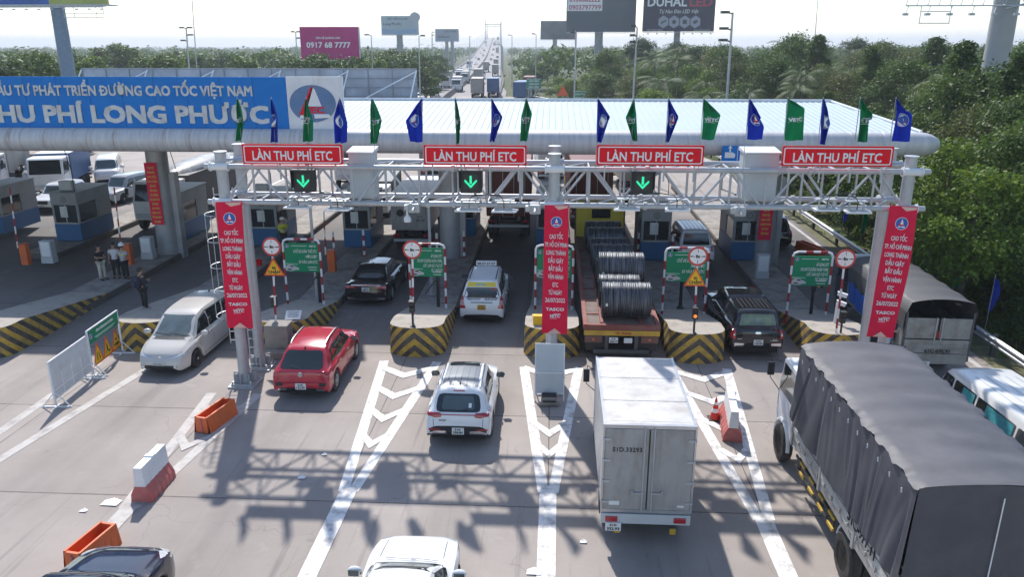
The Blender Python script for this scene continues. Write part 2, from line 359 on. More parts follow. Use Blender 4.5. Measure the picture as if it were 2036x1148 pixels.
tag(b.build('median_barrier', mat('median concrete', (0.20, 0.19, 0.18), .9, 0, .2, .5)), 'dark concrete median barrier splitting the two directions of the highway', 'barrier')
b = MB()
for y in range(60, 172, 9):
    for k in (-1, 1): b.bx(Xm(max(y, 100))+k*4.6-.08, Xm(max(y, 100))+k*4.6+.08, y, y+4, 0, .006)
b.build('lane_dashes', m_mark); tag(bpy.data.objects['lane_dashes'], kind='structure')
# bridge piers
b = MB()
for y in range(560, 1500, 60):
    b.bx(Xm(y)-7, Xm(y)-5, y-1, y+1, -.2, Zm(y)-1.4); b.bx(Xm(y)+5, Xm(y)+7, y-1, y+1, -.2, Zm(y)-1.4)
tag(b.build('bridge_piers', MATS['parapet concrete']), kind='structure')
# ---- markings: gores
def strip(b, p, q, w0, w1, z=.005, mi=0):
    p = Vector((p[0], p[1], 0)); q = Vector((q[0], q[1], 0)); d = (q-p).normalized(); nn_ = Vector((-d.y, d.x, 0))
    b.add([(*(p+nn_*w0/2)[:2], z), (*(p-nn_*w0/2)[:2], z), (*(q-nn_*w1/2)[:2], z), (*(q+nn_*w1/2)[:2], z)], [(0, 1, 2, 3)])
def gore(xc, y0, ytip, hw, ylow, xlow, ysh, name, m, wl=.27, chev=True):
    b = MB(); xt = xc+(xlow-xc)*(y0-ytip)/(y0-ylow)
    def cx(y): return float(np.interp(y, [ylow, ytip, y0], [xlow, xt, xc]))
    def hw_(y): return float(np.interp(y, [ytip, y0], [.13, hw]))
    strip(b, (xc-hw, y0), (xt-.12, ytip), wl*1.15, wl, .005); strip(b, (xc+hw, y0), (xt+.12, ytip), wl*1.15, wl, .009)
    strip(b, (xt, ytip+.3), (xlow, ylow), .42, .34, .013)
    if chev:
        for i, y in enumerate(ysh):
            h = hw_(y+.4); c = cx(y); t = .38
            b.add([(c-h, y+.42, .017), (c, y-.28, .017), (c+h, y+.42, .017), (c+h, y+.42+t, .017), (c, y-.28+t*1.15, .017), (c-h, y+.42+t, .017)], [(0, 1, 4, 5), (1, 2, 3, 4)])
    o = b.build(name, m); tag(o, kind='structure'); return o
gore(-4.83, 24.9, 16.6, .93, 6.5, -5.0, (23.7, 22.1, 20.55, 19.0), 'lane_gore_marking', m_mark)
gore(0.05, 24.6, 16.8, .93, 6.5, -0.05, (23.9, 19.9, 18.7), 'lane_gore_marking', m_mark)
gore(5.05, 24.8, 15.9, .95, 6.5, 4.95, (23.9, 22.2, 20.4, 18.7), 'lane_gore_marking', m_mark)
gore(-9.9, 22.0, 15.6, .75, 6.5, -9.95, (20.5, 18.6), 'lane_gore_marking', m_faded)
gore(-14.6, 24.2, 12.0, 1.0, 4, -16.0, (), 'lane_gore_marking', m_faded)
gore(-20.4, 26.5, 12.0, 1.0, 4, -22.0, (), 'lane_gore_marking', m_faded)
# right verge kerb strip
b = MB(); b.bx(14.55, 14.75, -25, 76, .004, .008); tag(b.build('edge_line', m_faded), kind='structure')
b = MB(); b.bx(15.1, 16.6, -25, 76, -.14, -.02); tag(b.build('verge', mat('dry verge', (0.13, 0.13, 0.055), .95, 0, .5, 2, bump=1, bscale=9, dirt=(0.2, 0.17, 0.12), dirt_amt=.7)), kind='structure')
# ---------------------------------------------------------------- toll islands
def hazard_material():
    m = bpy.data.materials.new('hazard stripes'); m.use_nodes = True; t = m.node_tree; N = t.nodes; L = t.links; bs = N['Principled BSDF']; bs.inputs['Roughness'].default_value = .8
    tc = N.new('ShaderNodeTexCoord'); sp = N.new('ShaderNodeSeparateXYZ'); L.new(tc.outputs['Object'], sp.inputs[0])
    def mm(op, a, c=None):
        n = N.new('ShaderNodeMath'); n.operation = op
        for i, v in enumerate((a, c)):
            if v is None: continue
            if isinstance(v, (int, float)): n.inputs[i].default_value = v
            else: L.new(v, n.inputs[i])
        return n.outputs[0]
    f = mm('ADD', sp.outputs[2], mm('MULTIPLY', mm('ADD', mm('ABSOLUTE', sp.outputs[0]), sp.outputs[1]), .8))
    no = N.new('ShaderNodeTexNoise'); no.inputs['Scale'].default_value = 6; L.new(tc.outputs['Object'], no.inputs[0])
    f = mm('ADD', f, mm('MULTIPLY', no.outputs['Fac'], .03))
    st = mm('LESS_THAN', mm('FRACT', mm('DIVIDE', f, .47)), .5)
    mx = N.new('ShaderNodeMix'); mx.data_type = 'RGBA'; L.new(st, mx.inputs[0]); mx.inputs[6].default_value = (0.06, 0.05, 0.045, 1); mx.inputs[7].default_value = (0.60, 0.38, 0.04, 1)
    n2 = N.new('ShaderNodeTexNoise'); n2.inputs['Scale'].default_value = 3; n2.inputs['Detail'].default_value = 10; n2.inputs['Roughness'].default_value = .75; L.new(tc.outputs['Object'], n2.inputs[0])
    r2 = N.new('ShaderNodeMapRange'); r2.inputs[1].default_value = .42; r2.inputs[2].default_value = .66; r2.inputs[4].default_value = .85; L.new(n2.outputs['Fac'], r2.inputs[0])
    m2 = N.new('ShaderNodeMix'); m2.data_type = 'RGBA'; L.new(r2.outputs[0], m2.inputs[0]); L.new(mx.outputs[2], m2.inputs[6]); m2.inputs[7].default_value = (0.17, 0.14, 0.11, 1)
    L.new(m2.outputs[2], bs.inputs['Base Color'])
    bp = N.new('ShaderNodeBump'); bp.inputs['Strength'].default_value = .6; bp.inputs['Distance'].default_value = .02; L.new(n2.outputs['Fac'], bp.inputs['Height']); L.new(bp.outputs[0], bs.inputs['Normal'])
    return m
m_haz = hazard_material()
ISL = [('A', -20.0, 24.3), ('B', -14.75, 25.3), ('C', -9.75, 25.6), ('D', -4.75, 25.3), ('E', .05, 25.4), ('F', 5.1, 25.2), ('G', 10.0, 25.4)]
ILAB = {'A': 'long toll island with worn striped nose at the left edge', 'B': 'toll island whose striped nose the man with a backpack stands on',
        'C': 'toll island behind the left gantry posts with a concrete pier in its nose', 'D': 'toll island with chevron nose between the red car and the taxi',
        'E': 'toll island with chevron nose under the middle red banner', 'F': 'toll island with chevron nose between coil trailer and black pickup',
        'G': 'rightmost toll island behind the tarpaulin truck cab', 'Z': 'far left toll island with bare kerb'}
for nm, x, y0 in ISL+[('Z', -26.3, 34.0)]:
    t = thing('toll_island', ILAB[nm], 'traffic island', (x, y0, 0))
    hw = .93; y1 = 60-y0
    b = MB(); b.prism([(-hw+.1, 3.5), (hw-.1, 3.5), (hw, 4.5), (hw, y1), (-hw, y1), (-hw, 4.5)], .26, 0)
    # broken kerb lumps
    for k in range(46):
        yy_ = random.uniform(4, min(y1, 18)); sx = random.choice((-1, 1)); b.box((sx*(hw+.005), yy_, random.uniform(.05, .2)), (.05, random.uniform(.1, .5), .12), 0, random.uniform(-.1, .1))
    b.build('kerb', m_kerb, t)
    b = MB(); b.prism([(-hw+.08, 3.6), (hw-.08, 3.6), (hw-.08, y1-.02), (-hw+.08, y1-.02)], .03, 0, None, .255); b.build('paved_top', m_conc, t)
    if nm != 'Z':
        # nose block: rounded plan, falling to the rear
        plan = []
        L_ = 5.0 if nm in 'CDEFG' else 6.8; top = 1.08
        for i in range(13): a = PI+PI*i/12; plan.append((hw*1.03*math.cos(a)*(1 if abs(math.cos(a)) > .9 else 1), .62+.62*math.sin(a)))
        side = [(hw*1.03, 1.3), (hw*1.03, 2.4), (hw, 3.6), (hw*.95, L_)]
        loop = [(-x_, y_) for x_, y_ in side[::-1]]+plan+side
        def hh(y): return float(np.interp(y, [0, 1.3, L_], [top, top-.03, .29]))
        b = MB(); k = len(loop); vs_ = [(x_*1.04, y_-.03 if y_ < 1 else y_, 0) for x_, y_ in loop]+[(x_, y_, hh(y_)) for x_, y_ in loop]
        b.add(vs_, [(i, i+1, k+i+1, k+i) for i in range(k-1)]+[(k-1, 0, k, 2*k-1)], 0)
        tops = [(x_*.985, y_+.01, hh(y_)) for x_, y_ in loop]
        for i in range(k//2): b.add([tops[i], tops[i+1], tops[k-2-i], tops[k-1-i]], [(0, 1, 2, 3)], 1)
        for i in range(k//2): b.add([loop and (loop[i][0], loop[i][1], hh(loop[i][1])), (loop[i+1][0], loop[i+1][1], hh(loop[i+1][1])), tops[i+1], tops[i]], [(0, 1, 2, 3)], 1)
        for i in range(k//2, k-1): b.add([(loop[i][0], loop[i][1], hh(loop[i][1])), (loop[i+1][0], loop[i+1][1], hh(loop[i+1][1])), tops[i+1], tops[i]], [(0, 1, 2, 3)], 1)
        b.build('nose_block', [m_haz, mat('worn nose concrete', (0.42, 0.38, 0.33), .85, 0, .15, 2, bump=.4, bscale=20, dirt=(0.2, 0.17, 0.14), dirt_amt=.7, dscale=2)], t)
# ---------------------------------------------------------------- canopy
m_tube = mat('fascia tube', (0.58, 0.58, 0.59), 0.45, 0.1, 0.08, 2.0, dirt=(0.36, 0.34, 0.32), dirt_amt=0.4, dscale=2.2, stretch=(3, .4, .4))
def rust_mat():
    m = m_tube.copy(); m.name = 'rust streaked tube'; t = m.node_tree; N = t.nodes; L = t.links; b_ = N['Principled BSDF']
    src = b_.inputs['Base Color'].links[0].from_socket
    tc = N.new('ShaderNodeTexCoord'); mp = N.new('ShaderNodeMapping'); mp.inputs['Scale'].default_value = (3.2, .25, .25); L.new(tc.outputs['Object'], mp.inputs[0])
    n = N.new('ShaderNodeTexNoise'); n.inputs['Scale'].default_value = 1.6; n.inputs['Detail'].default_value = 6; n.inputs['Roughness'].default_value = .75; L.new(mp.outputs[0], n.inputs[0])
    r = N.new('ShaderNodeMapRange'); r.inputs[1].default_value = .54; r.inputs[2].default_value = .70; r.inputs[4].default_value = .8; L.new(n.outputs['Fac'], r.inputs[0])
    mx = N.new('ShaderNodeMix'); mx.data_type = 'RGBA'; L.new(r.outputs[0], mx.inputs[0]); L.new(src, mx.inputs[6]); mx.inputs[7].default_value = (0.24, 0.13, 0.075, 1); L.new(mx.outputs[2], b_.inputs['Base Color'])
    return m
m_rust = rust_mat()
can = thing('toll_canopy', 'long silver toll plaza canopy roof with tubular fascia spanning all the lanes', 'canopy', (0, 33, 0))
b = MB(); prof = []; TR = .50; TZ = 6.62; X1 = 15.75
Mx = Matrix(((0, 0, 1, 0), (0, 1, 0, 0), (-1, 0, 0, TZ), (0, 0, 0, 1)))
prof = [(TR, -75)]
x = -74.4
seams = []
while x < X1-1.3:
    for dx, rr in ((-.025, TR), (-.01, TR-.014), (.01, TR-.014), (.025, TR)): prof.append((rr, x+dx))
    seams.append(x); x += 1.31
for i in range(9): a = PI/2*i/8; prof.append((max(.001, TR*math.cos(a)), X1-.9+.9*math.sin(a)))
cut = next(i for i, p in enumerate(prof) if p[1] > -10.9)
b.lathe(prof[:cut+1], 20, 0, Mx); b.build('fascia_tube', m_rust, can, smooth=35)
b = MB(); b.lathe(prof[cut:], 20, 0, Mx); b.build('fascia_tube', m_tube, can, smooth=35)
# ribbed roof: front slope, rear slope, hipped right end
m_roof = mat('roof sheet', (0.40, 0.49, 0.555), 0.6, 0.0, 0.06, .6, dirt=(0.42, 0.46, 0.5), dirt_amt=0.5, dscale=.5)
b = MB(); x = -75.0; yf, yr, yb_ = .35, 8.0, 15.0; zf, zr_, zb_ = 7.06, 7.78, 7.06
def xlim(y): return float(np.interp(y, [yf, yr, yb_], [15.1, 13.9, 15.1]))
while x < 15.1:
    for (dx0, dx1, dz0, dz1) in ((0, .19, 0, 0), (.19, .215, 0, .022), (.215, .265, .022, .022), (.265, .29, .022, 0)):
        xa, xb = x+dx0, x+dx1
        ra, rb = min(xa, 13.9), min(xb, 13.9)
        if xa >= 15.1: continue
        def top(xx): # rear limit of the front slope at this x (hip line)
            return (yr, zr_) if xx <= 13.9 else (yr+(yf-yr)*(xx-13.9)/1.2, zr_+(zf-zr_)*(xx-13.9)/1.2)
        ta, tb = top(xa), top(min(xb, 15.1)); xb = min(xb, 15.1)
        b.add([(xa, yf, zf+dz0), (xb, yf, zf+dz1), (xb, tb[0], tb[1]+dz1), (xa, ta[0], ta[1]+dz0)], [(0, 1, 2, 3)])
        ya, yb2 = 2*yr-ta[0], 2*yr-tb[0]
        b.add([(xa, ya-.6 if xa > 13.9 else ya, ta[1]+dz0), (xb, yb2-.6 if xb > 13.9 else yb2, tb[1]+dz1), (xb, yb_, zb_+dz1), (xa, yb_, zb_+dz0)], [(0, 1, 2, 3)])
    x += .29
b.add([(13.9, yr, zr_+.01), (15.1, yf, zf+.01), (15.15, yb_, zb_+.01)], [(0, 1, 2)])
b.build('roof', m_roof, can)
b = MB(); b.tube((-75, yr, zr_+.05), (13.9, yr, zr_+.05), .09, 6); b.tube((13.9, yr, zr_+.05), (15.1, yf, zf+.05), .06, 6)
b.bx(-75, 15.1, yf-.02, yf+.04, zf-.2, zf+.02); b.build('ridge_cap', m_white, can)
b = MB(); b.add([(-75, .1, 6.75), (15.2, .1, 6.75), (15.2, 15, 6.75), (-75, 15, 6.75)], [(0, 1, 2, 3)]); b.bx(-75, 15.2, 14.9, 15.1, 6.5, 7.05)
b.bx(15.1, 15.25, .2, 15, 6.6, 7.04); b.build('soffit', mat('soffit panel', (0.22, 0.22, 0.23), .7), can)
b = MB()
for x in np.arange(-72, 15, 5.1):
    b.bx(x-.09, x+.09, .4, 14.8, 6.45, 6.74)
b.build('beam', m_steeld, can)
for x in (-51.0, -35.6, -19.7, -5.1, 10.45):
    b = MB(); b.lathe([(.52, 0), (.52, 6.5)], 20, 0); b.lathe([(.56, 0), (.56, .25)], 20, 0); b.box((.62, .2, 2.2), (.3, .5, 4.4), 0); 
    b.build('column', mat('column cladding', (0.42, 0.43, 0.45), .4, .3, .1, 1.5, dirt=(0.25, 0.24, 0.23), dirt_amt=.5), can, smooth=40, loc=(x, 5.0, 0))
# ---- name sign standing on the canopy
YS = 33.15
def SP(px, py): p = AY(px, py, YS); return p.x, p.z
sgn = thing('canopy_name_sign', 'long blue sign with large white station name on the canopy edge', 'sign', (0, YS, 0))
xr_, zt = SP(567, 153); _, zb2 = SP(567, 262); xw, _ = SP(680, 153)
b = MB(); x = xr_; 
while x > -60:
    x2 = x-1.42; b.bx(x2+.012, x-.012, 0, .12, zb2+.02, zt); x = x2
b.bx(-60, xr_, .02, .1, zb2+.03, zt-.01); b.build('blue_panel', m_blue, sgn)
b = MB(); b.bx(xr_+.01, (xr_+xw)/2-.01, 0, .12, zb2+.02, zt+.02); b.bx((xr_+xw)/2+.01, xw, 0, .12, zb2+.02, zt+.02); b.build('white_panel', m_white, sgn)
def stext(s, pxa, pxb, ya, yb2, bold):
    x0, z0 = SP(pxa, ya); x1, z1 = SP(pxb, yb2); b = MB(); b.text(s, basis(((x0+x1)/2, -.005, (z0+z1)/2)), abs(z1-z0), abs(x1-x0), 0, bold, ext=.03)
    b.build('lettering', mat('weathered letter white', (0.66, 0.67, 0.66), .6, 0, .1, 2, dirt=(0.36, 0.33, 0.3), dirt_amt=.6, dscale=2.2), sgn)
stext('ĐẦU TƯ PHÁT TRIỂN ĐƯỜNG CAO TỐC VIỆT NAM', -26, 503, 169, 191, .035)
stext('THU PHÍ LONG PHƯỚC', -42, 537, 208, 246, .05)
b = MB(); ex, ez = SP(622, 206); rx = (SP(669, 206)[0]-SP(577, 206)[0])/2; rz_ = (SP(622, 170)[1]-SP(622, 244)[1])/2
M = basis((ex, -.01, ez)); b.prism(circ(0, 0, rx, 32, rz_), .01, 0, M, 0)
S = lambda pts: [(x_*rx, y_*rz_) for x_, y_ in pts]
b.prism(S([(-.62, -.62), (-.35, -.62), (.06, .86), (-.04, .9)]), .01, 2, M, .012); b.prism(S([(-.32, -.14), (.38, -.14), (.12, .8), (.02, .86)]), .01, 1, M, .012)
b.prism(S([(-.62, -.8), (-.05, -.8), (-.1, -.6), (-.55, -.6)]), .01, 1, M, .012); b.prism(S([(.05, -.8), (.78, -.74), (.66, -.56), (.02, -.56)]), .01, 1, M, .012)
b.text('VEC', basis((ex+.02, -.01, ez-rz_*.34)), rz_*.34, rx*.95, 2, .04, off=.024); b.build('emblem', [mat('faded emblem blue', (0.10, 0.2, 0.38), .5, 0, .1, 2, dirt=(0.2, .26, .36), dirt_amt=.5), m_letter, m_red], sgn)
b = MB()
for x in np.arange(-58, xw, 2.8): b.tube((x, .12, zt-.3), (x, 1.6, 7.1), .035, 6); b.tube((x, .16, 7.05), (x, .16, zt), .04, 6)
b.build('support_frame', m_galv, sgn)
# ---- back of the outbound board behind the canopy
bk = thing('signboard_back', 'back of a grey sheet metal signboard with braces standing behind the blue sign', 'sign', (0, 47.4, 0))
p0 = AY(163, 135, 47.4); p1 = AY(828, 135, 47.4)
b = MB(); b.bx(p0.x, p1.x, 0, .08, 7.0, p0.z); b.build('sheet', mat('weathered sheet', (0.40, 0.41, 0.44), .55, .15, .25, .8, dirt=(0.26, 0.25, 0.27), dirt_amt=.6), bk)
b = MB()
for x in np.arange(p0.x, p1.x+.01, (p1.x-p0.x)/14): b.bx(x-.02, x+.02, -.06, -.002, 7.0, p0.z, 0)
for k in range(5): z = 7.05+k*(p0.z-7.1)/4; b.bx(p0.x, p1.x, -.05, -.012, z-.025, z+.025, 0)
b.build('rail', mat('rail grey', (0.25, 0.26, 0.28), .5), bk)
b = MB()
st = (p1.x-p0.x)/5
for k in range(6):
    x = p0.x+st*k; b.tube((x, -.1, p0.z-.1), (x-.3, -1.6, 6.95), .045, 6)
    if k < 5: b.tube((x+st, -.08, p0.z-.15), (x+.1, -1.2, 7.0), .04, 6)
b.build('brace', m_white, bk)
# ================================================================ GANTRY
GX0, GXM, GX1 = -9.85, .05, 10.15; GYF, GYB = 22.6, 23.9; GZT, GZB = 7.08, 6.02
ga = thing('sign_gantry', 'white galvanised box truss gantry spanning four toll lanes in front of the canopy', 'gantry', (0, 0, 0))
for x, dy in ((GX0, 0), (GXM, 0), (GX1, 0)):
    for y, zt in ((22.75, 7.35), (24.15, 7.4)):
        b = MB(); b.lathe([(.2, 0), (.17, .9), (.165, zt)], 16); b.lathe([(.2, zt), (.2, zt+.04), (.02, zt+.06)], 16)
        for a in range(8): b.box((.27*math.cos(a*PI/4), .27*math.sin(a*PI/4), .16), (.18, .015, .3), 0, a*PI/4)
        b.build('post', m_galv, ga, smooth=40, loc=(x, y, .12))
        b = MB(); b.bx(-.42, .42, -.42, .42, 0, .06); b.bx(-.34, .34, -.34, .34, .06, .12)
        for sx in (-1, 1):
            for sy in (-1, 1): b.tube((sx*.3, sy*.3, .1), (sx*.3, sy*.3, .2), .03, 6)
        b.build('base_plate', m_galv, ga, loc=(x, y, .0))
    for (z, yy_) in ((GZT, 22.7), (GZB, 22.7), (GZT, 24.0), (GZB, 24.0)):
        b = MB(); b.tube((-.24, 0, 0), (.24, 0, 0), .11, 12); 
        for s in (-.26, .26): b.tube((s-.02, 0, 0), (s+.02, 0, 0), .14, 12)
        b.build('clamp', m_white, ga, smooth=40, loc=(x, yy_-.12 if yy_ < 23 else yy_, z))
nodes = [(GX0-.35)]
b = MB()
for y in (GYF, GYB):
    for z in (GZT, GZB): b.tube((GX0-.45, y, z), (GX1+.5, y, z), .082, 12)
for xs in (-7.2, -2.9, 2.7, 7.3):               # flange joints
    for y in (GYF, GYB):
        for z in (GZT, GZB): b.tube((xs-.05, y, z), (xs+.05, y, z), .12, 10)
b.build('chord', m_galv, ga, smooth=40)
for (xa, xb) in ((GX0, GXM), (GXM, GX1)):
    b = MB(); npan = 10; st = (xb-xa)/npan
    for k in range(npan+1):
        x = xa+st*k
        for y in (GYF, GYB):
            if 0 < k < npan: b.tube((x, y, GZB), (x, y, GZT), .036, 8)
        if k < npan:
            for y in (GYF, GYB):
                if k % 2 == 0: b.tube((x+.1, y, GZB), (x+st-.08, y, GZT), .036, 8)
                else: b.tube((x+.08, y, GZT), (x+st-.1, y, GZB), .036, 8)
            for z in (GZT, GZB):
                b.tube((x, GYF, z), (x, GYB, z), .03, 6)
                b.tube((x, GYF, z), (x+st, GYB, z), .026, 6)
    b.build('web_bracing', m_galv, ga, smooth=40)
# rungs and hoops of the left ladder
b = MB()
for sx in (-.16, .16): b.tube((sx, 0, 1.2), (sx, 0, 6.3), .02, 6)
for z in np.arange(1.3, 6.3, .3): b.tube((-.16, 0, z), (.16, 0, z), .014, 6)
for z in np.arange(2.3, 6.0, .82):
    b.path([(.33*math.cos(a)-.0, -.33+.42*math.sin(a), z) for a in np.linspace(R(50), R(-230), 14)], .016, 5)
for a in (R(-20), R(-90), R(-160)): b.tube((.33*math.cos(a), -.33+.42*math.sin(a), 2.3), (.33*math.cos(a), -.33+.42*math.sin(a), 5.6), .012, 5)
b.build('ladder', m_galv, ga, loc=(GX0-.42, 23.3, 0))
b = MB()
for sx in (-.16, .16): b.tube((sx, 0, .2), (sx, 0, 6.3), .02, 6)
for z in np.arange(.4, 6.3, .3): b.tube((-.16, 0, z), (.16, 0, z), .014, 6)
b.build('ladder', m_galv, ga, loc=(GX0+.12, 23.45, 0))
# cables, clamp boxes, small cameras on the lower chord
for k, (x, lab) in enumerate([(-4.05, 0), (-.5, 0), (5.4, 0)]):
    b = MB(); b.bx(-.16, .16, -.12, .12, -.2, .06); b.tube((0, 0, 0), (0, -.35, -.12), .05, 8); b.bx(-.28, -.14, -.2, .12, -.12, .04); b.tube((.12, 0, .05), (.12, 0, .3), .02, 6)
    b.build('clamp_bracket', m_galv, ga, loc=(x, 22.45, 6.0), bevel=.01)
# ---- red lane signs
for i, (pa, pb, ya, yb2) in enumerate([(480, 682, 286, 328), (842, 1047, 288, 329), (1187, 1398, 288, 330), (1557, 1773, 290, 332)]):
    Y = 22.35; A = AY(pa, ya, Y); B = AY(pb, yb2, Y); w = B.x-A.x; h = A.z-B.z; c = ((A.x+B.x)/2, Y, (A.z+B.z)/2)
    t = thing('lane_sign', 'red ETC toll lane sign over the %s' % ['lane left of the first cabinet, leftmost of four', 'second lane beside the middle post', 'coil trailer lane right of the middle post', 'rightmost lane above the tarpaulin truck'][i], 'sign', c, 0, 'red lane signs on the gantry')
    b = MB(); b.prism(rrect(w, h, .03), .03, 0, basis((0, .03, 0))); b.build('panel', m_red, t)
    b = MB(); o = rrect(w-.09, h-.09, .05); q = rrect(w-.15, h-.15, .035); k = len(o)
    b.add([(x_, -.006, z_) for x_, z_ in o]+[(x_, -.006, z_) for x_, z_ in q], [(j, (j+1) % k, k+(j+1) % k, k+j) for j in range(k)]); b.build('border', m_letter, t)
    b = MB(); b.text('LÀN THU PHÍ ETC', basis((0, -.004, -.035)), h*.45, w*.80, 0, .022); b.build('lettering', m_letter, t)
    b = MB()
    for s in (-.42, -.14, .14, .42): b.bx(s*w-.02, s*w+.02, .035, .075, -.75, h/2-.04)
    b.build('bracket', m_galv, t)
# ---- lane signal boxes with green arrows
m_gl = mat('green signal light', (0.02, 0.5, 0.25), .4, emit=(0.02, 0.9, 0.42), estr=.55)
for i, (px, py) in enumerate([(603, 360), (936, 361), (1278, 363)]):
    P = AY(px, py, 22.3)
    t = thing('lane_signal', 'black signal box with lit green down arrow under the %s red sign' % ORD[i], 'traffic signal', P, 0, 'green arrow signals on the gantry')
    b = MB(); b.bx(-.31, .31, 0, .25, -.33, .31); b.build('housing', m_black, t, bevel=.02)
    b = MB(); b.bx(-.34, .34, -.16, .24, .31, .335); b.bx(-.335, -.312, -.12, .2, -.2, .33); b.bx(.312, .335, -.12, .2, -.2, .33); b.build('visor', m_black, t)
    b = MB(); b.bx(-.2, .2, -.012, -.002, -.22, .19); b.build('screen', mat('signal screen', (.03, .035, .035), .3), t)
    b = MB(); F = basis((0, -.014, 0))
    b.prism([(-.035, -.06), (.035, -.06), (.03, .17), (-.03, .17)], .012, 0, F)
    for s in (-1, 1): b.prism([(0, -.19), (s*.18, -.0), (s*.18, .05), (s*.15, .05), (0, -.11)][::s], .012, 0, F)
    b.build('arrow', m_gl, t)
    b = MB(); b.tube((-.2, .27, -.33), (-.2, .27, .75), .02, 6); b.tube((.2, .27, -.33), (.2, .27, .75), .02, 6); b.build('bracket', m_galv, t)
# ---- cabinets on the gantry
for i, (pa, pb, ya, yb2) in enumerate([(692, 745, 303, 395), (1482, 1541, 304, 398)]):
    A = AY(pa, ya, 22.95); B = AY(pb, yb2, 22.95)
    t = thing('gantry_cabinet', ['tall light grey equipment cabinet on the gantry right of the first red sign', 'tall light grey equipment cabinet on the gantry left of the last red sign'][i], 'cabinet', ((A.x+B.x)/2, 23.25, B.z), 0, 'equipment cabinets on the gantry')
    w = B.x-A.x; h = A.z-B.z
    b = MB(); b.bx(-w/2, w/2, -.32, .35, 0, h); b.build('body', m_cab, t, bevel=.015)
    b = MB(); b.add([(-w/2-.03, -.4, h-.01), (w/2+.03, -.4, h-.01), (w/2+.03, .42, h-.01), (-w/2-.03, .42, h-.01), (-w/2-.03, -.4, h+.03), (w/2+.03, -.4, h+.03), (w/2+.03, .42, h+.1), (-w/2-.03, .42, h+.1)], [(3, 2, 1, 0), (4, 5, 6, 7), (0, 1, 5, 4), (1, 2, 6, 5), (2, 3, 7, 6), (3, 0, 4, 7)]); b.build('rain_cover', m_white, t)
    b = MB(); b.bx(-w/2+.04, w/2-.04, -.335, -.322, h*.6, h-.04); b.bx(-w/2+.04, w/2-.04, -.335, -.322, .06, h*.57); b.build('door', m_cab, t, bevel=.005)
    b = MB(); b.path([(w/2+.02, -.3, h*.85), (w/2+.14, -.3, h*.8), (w/2+.14, -.3, -.05)], .02, 6); b.build('conduit', m_galv, t)
# ---- tag reader antennas hanging below
for i, (px, py, tilt) in enumerate([(594, 414, .0), (672, 418, .06), (933, 420, 0), (1002, 421, .1), (1248, 418, 0), (1345, 419, .1), (1643, 419, 0), (1703, 423, .08)]):
    P = AY(px, py, 22.25)
    t = thing('tag_reader', 'flat white tag reader antenna under the gantry, %s from the left' % ORD[i], 'antenna', P, 0, 'tag reader antennas under the gantry')
    b = MB(); b.prism([(-.36, -.2), (.36, -.2), (.42, .22), (-.30, .22)] if i % 2 else [(-.42, -.16), (.34, -.16), (.36, .2), (-.36, .2)], .055, 0); b.build('plate', m_white, t, bevel=.012)
    b = MB(); b.bx(-.28, .24, -.1, .14, .065, .09); b.bx(-.24, -.2, 0, .04, .08, .32); b.bx(.16, .2, 0, .04, .08, .32); b.bx(-.3, .3, .05, .3, .28, .31); b.build('bracket', m_galv, t)
    b = MB(); s = -1 if i % 2 == 0 else 1; b.path([(0, 0, .09), (0, -.03, .3), (-s*.08, .0, .44), (-s*.5, .2, .47), (-s*.9, .3, .42)], .014, 5); b.build('cable', m_black, t)
# bell shaped antenna and a bullet camera
P = AY(810, 433, 22.4); t = thing('dome_antenna', 'white bell shaped antenna hanging from the gantry on a short pipe', 'antenna', P)
b = MB(); b.lathe([(.001, -.12), (.11, -.12), (.11, -.02), (.05, .07), (.03, .09)], 14); b.build('bell', m_white, t, smooth=40)
b = MB(); b.tube((0, 0, .08), (0, 0, .42), .03, 8); b.build('pipe', m_white, t)
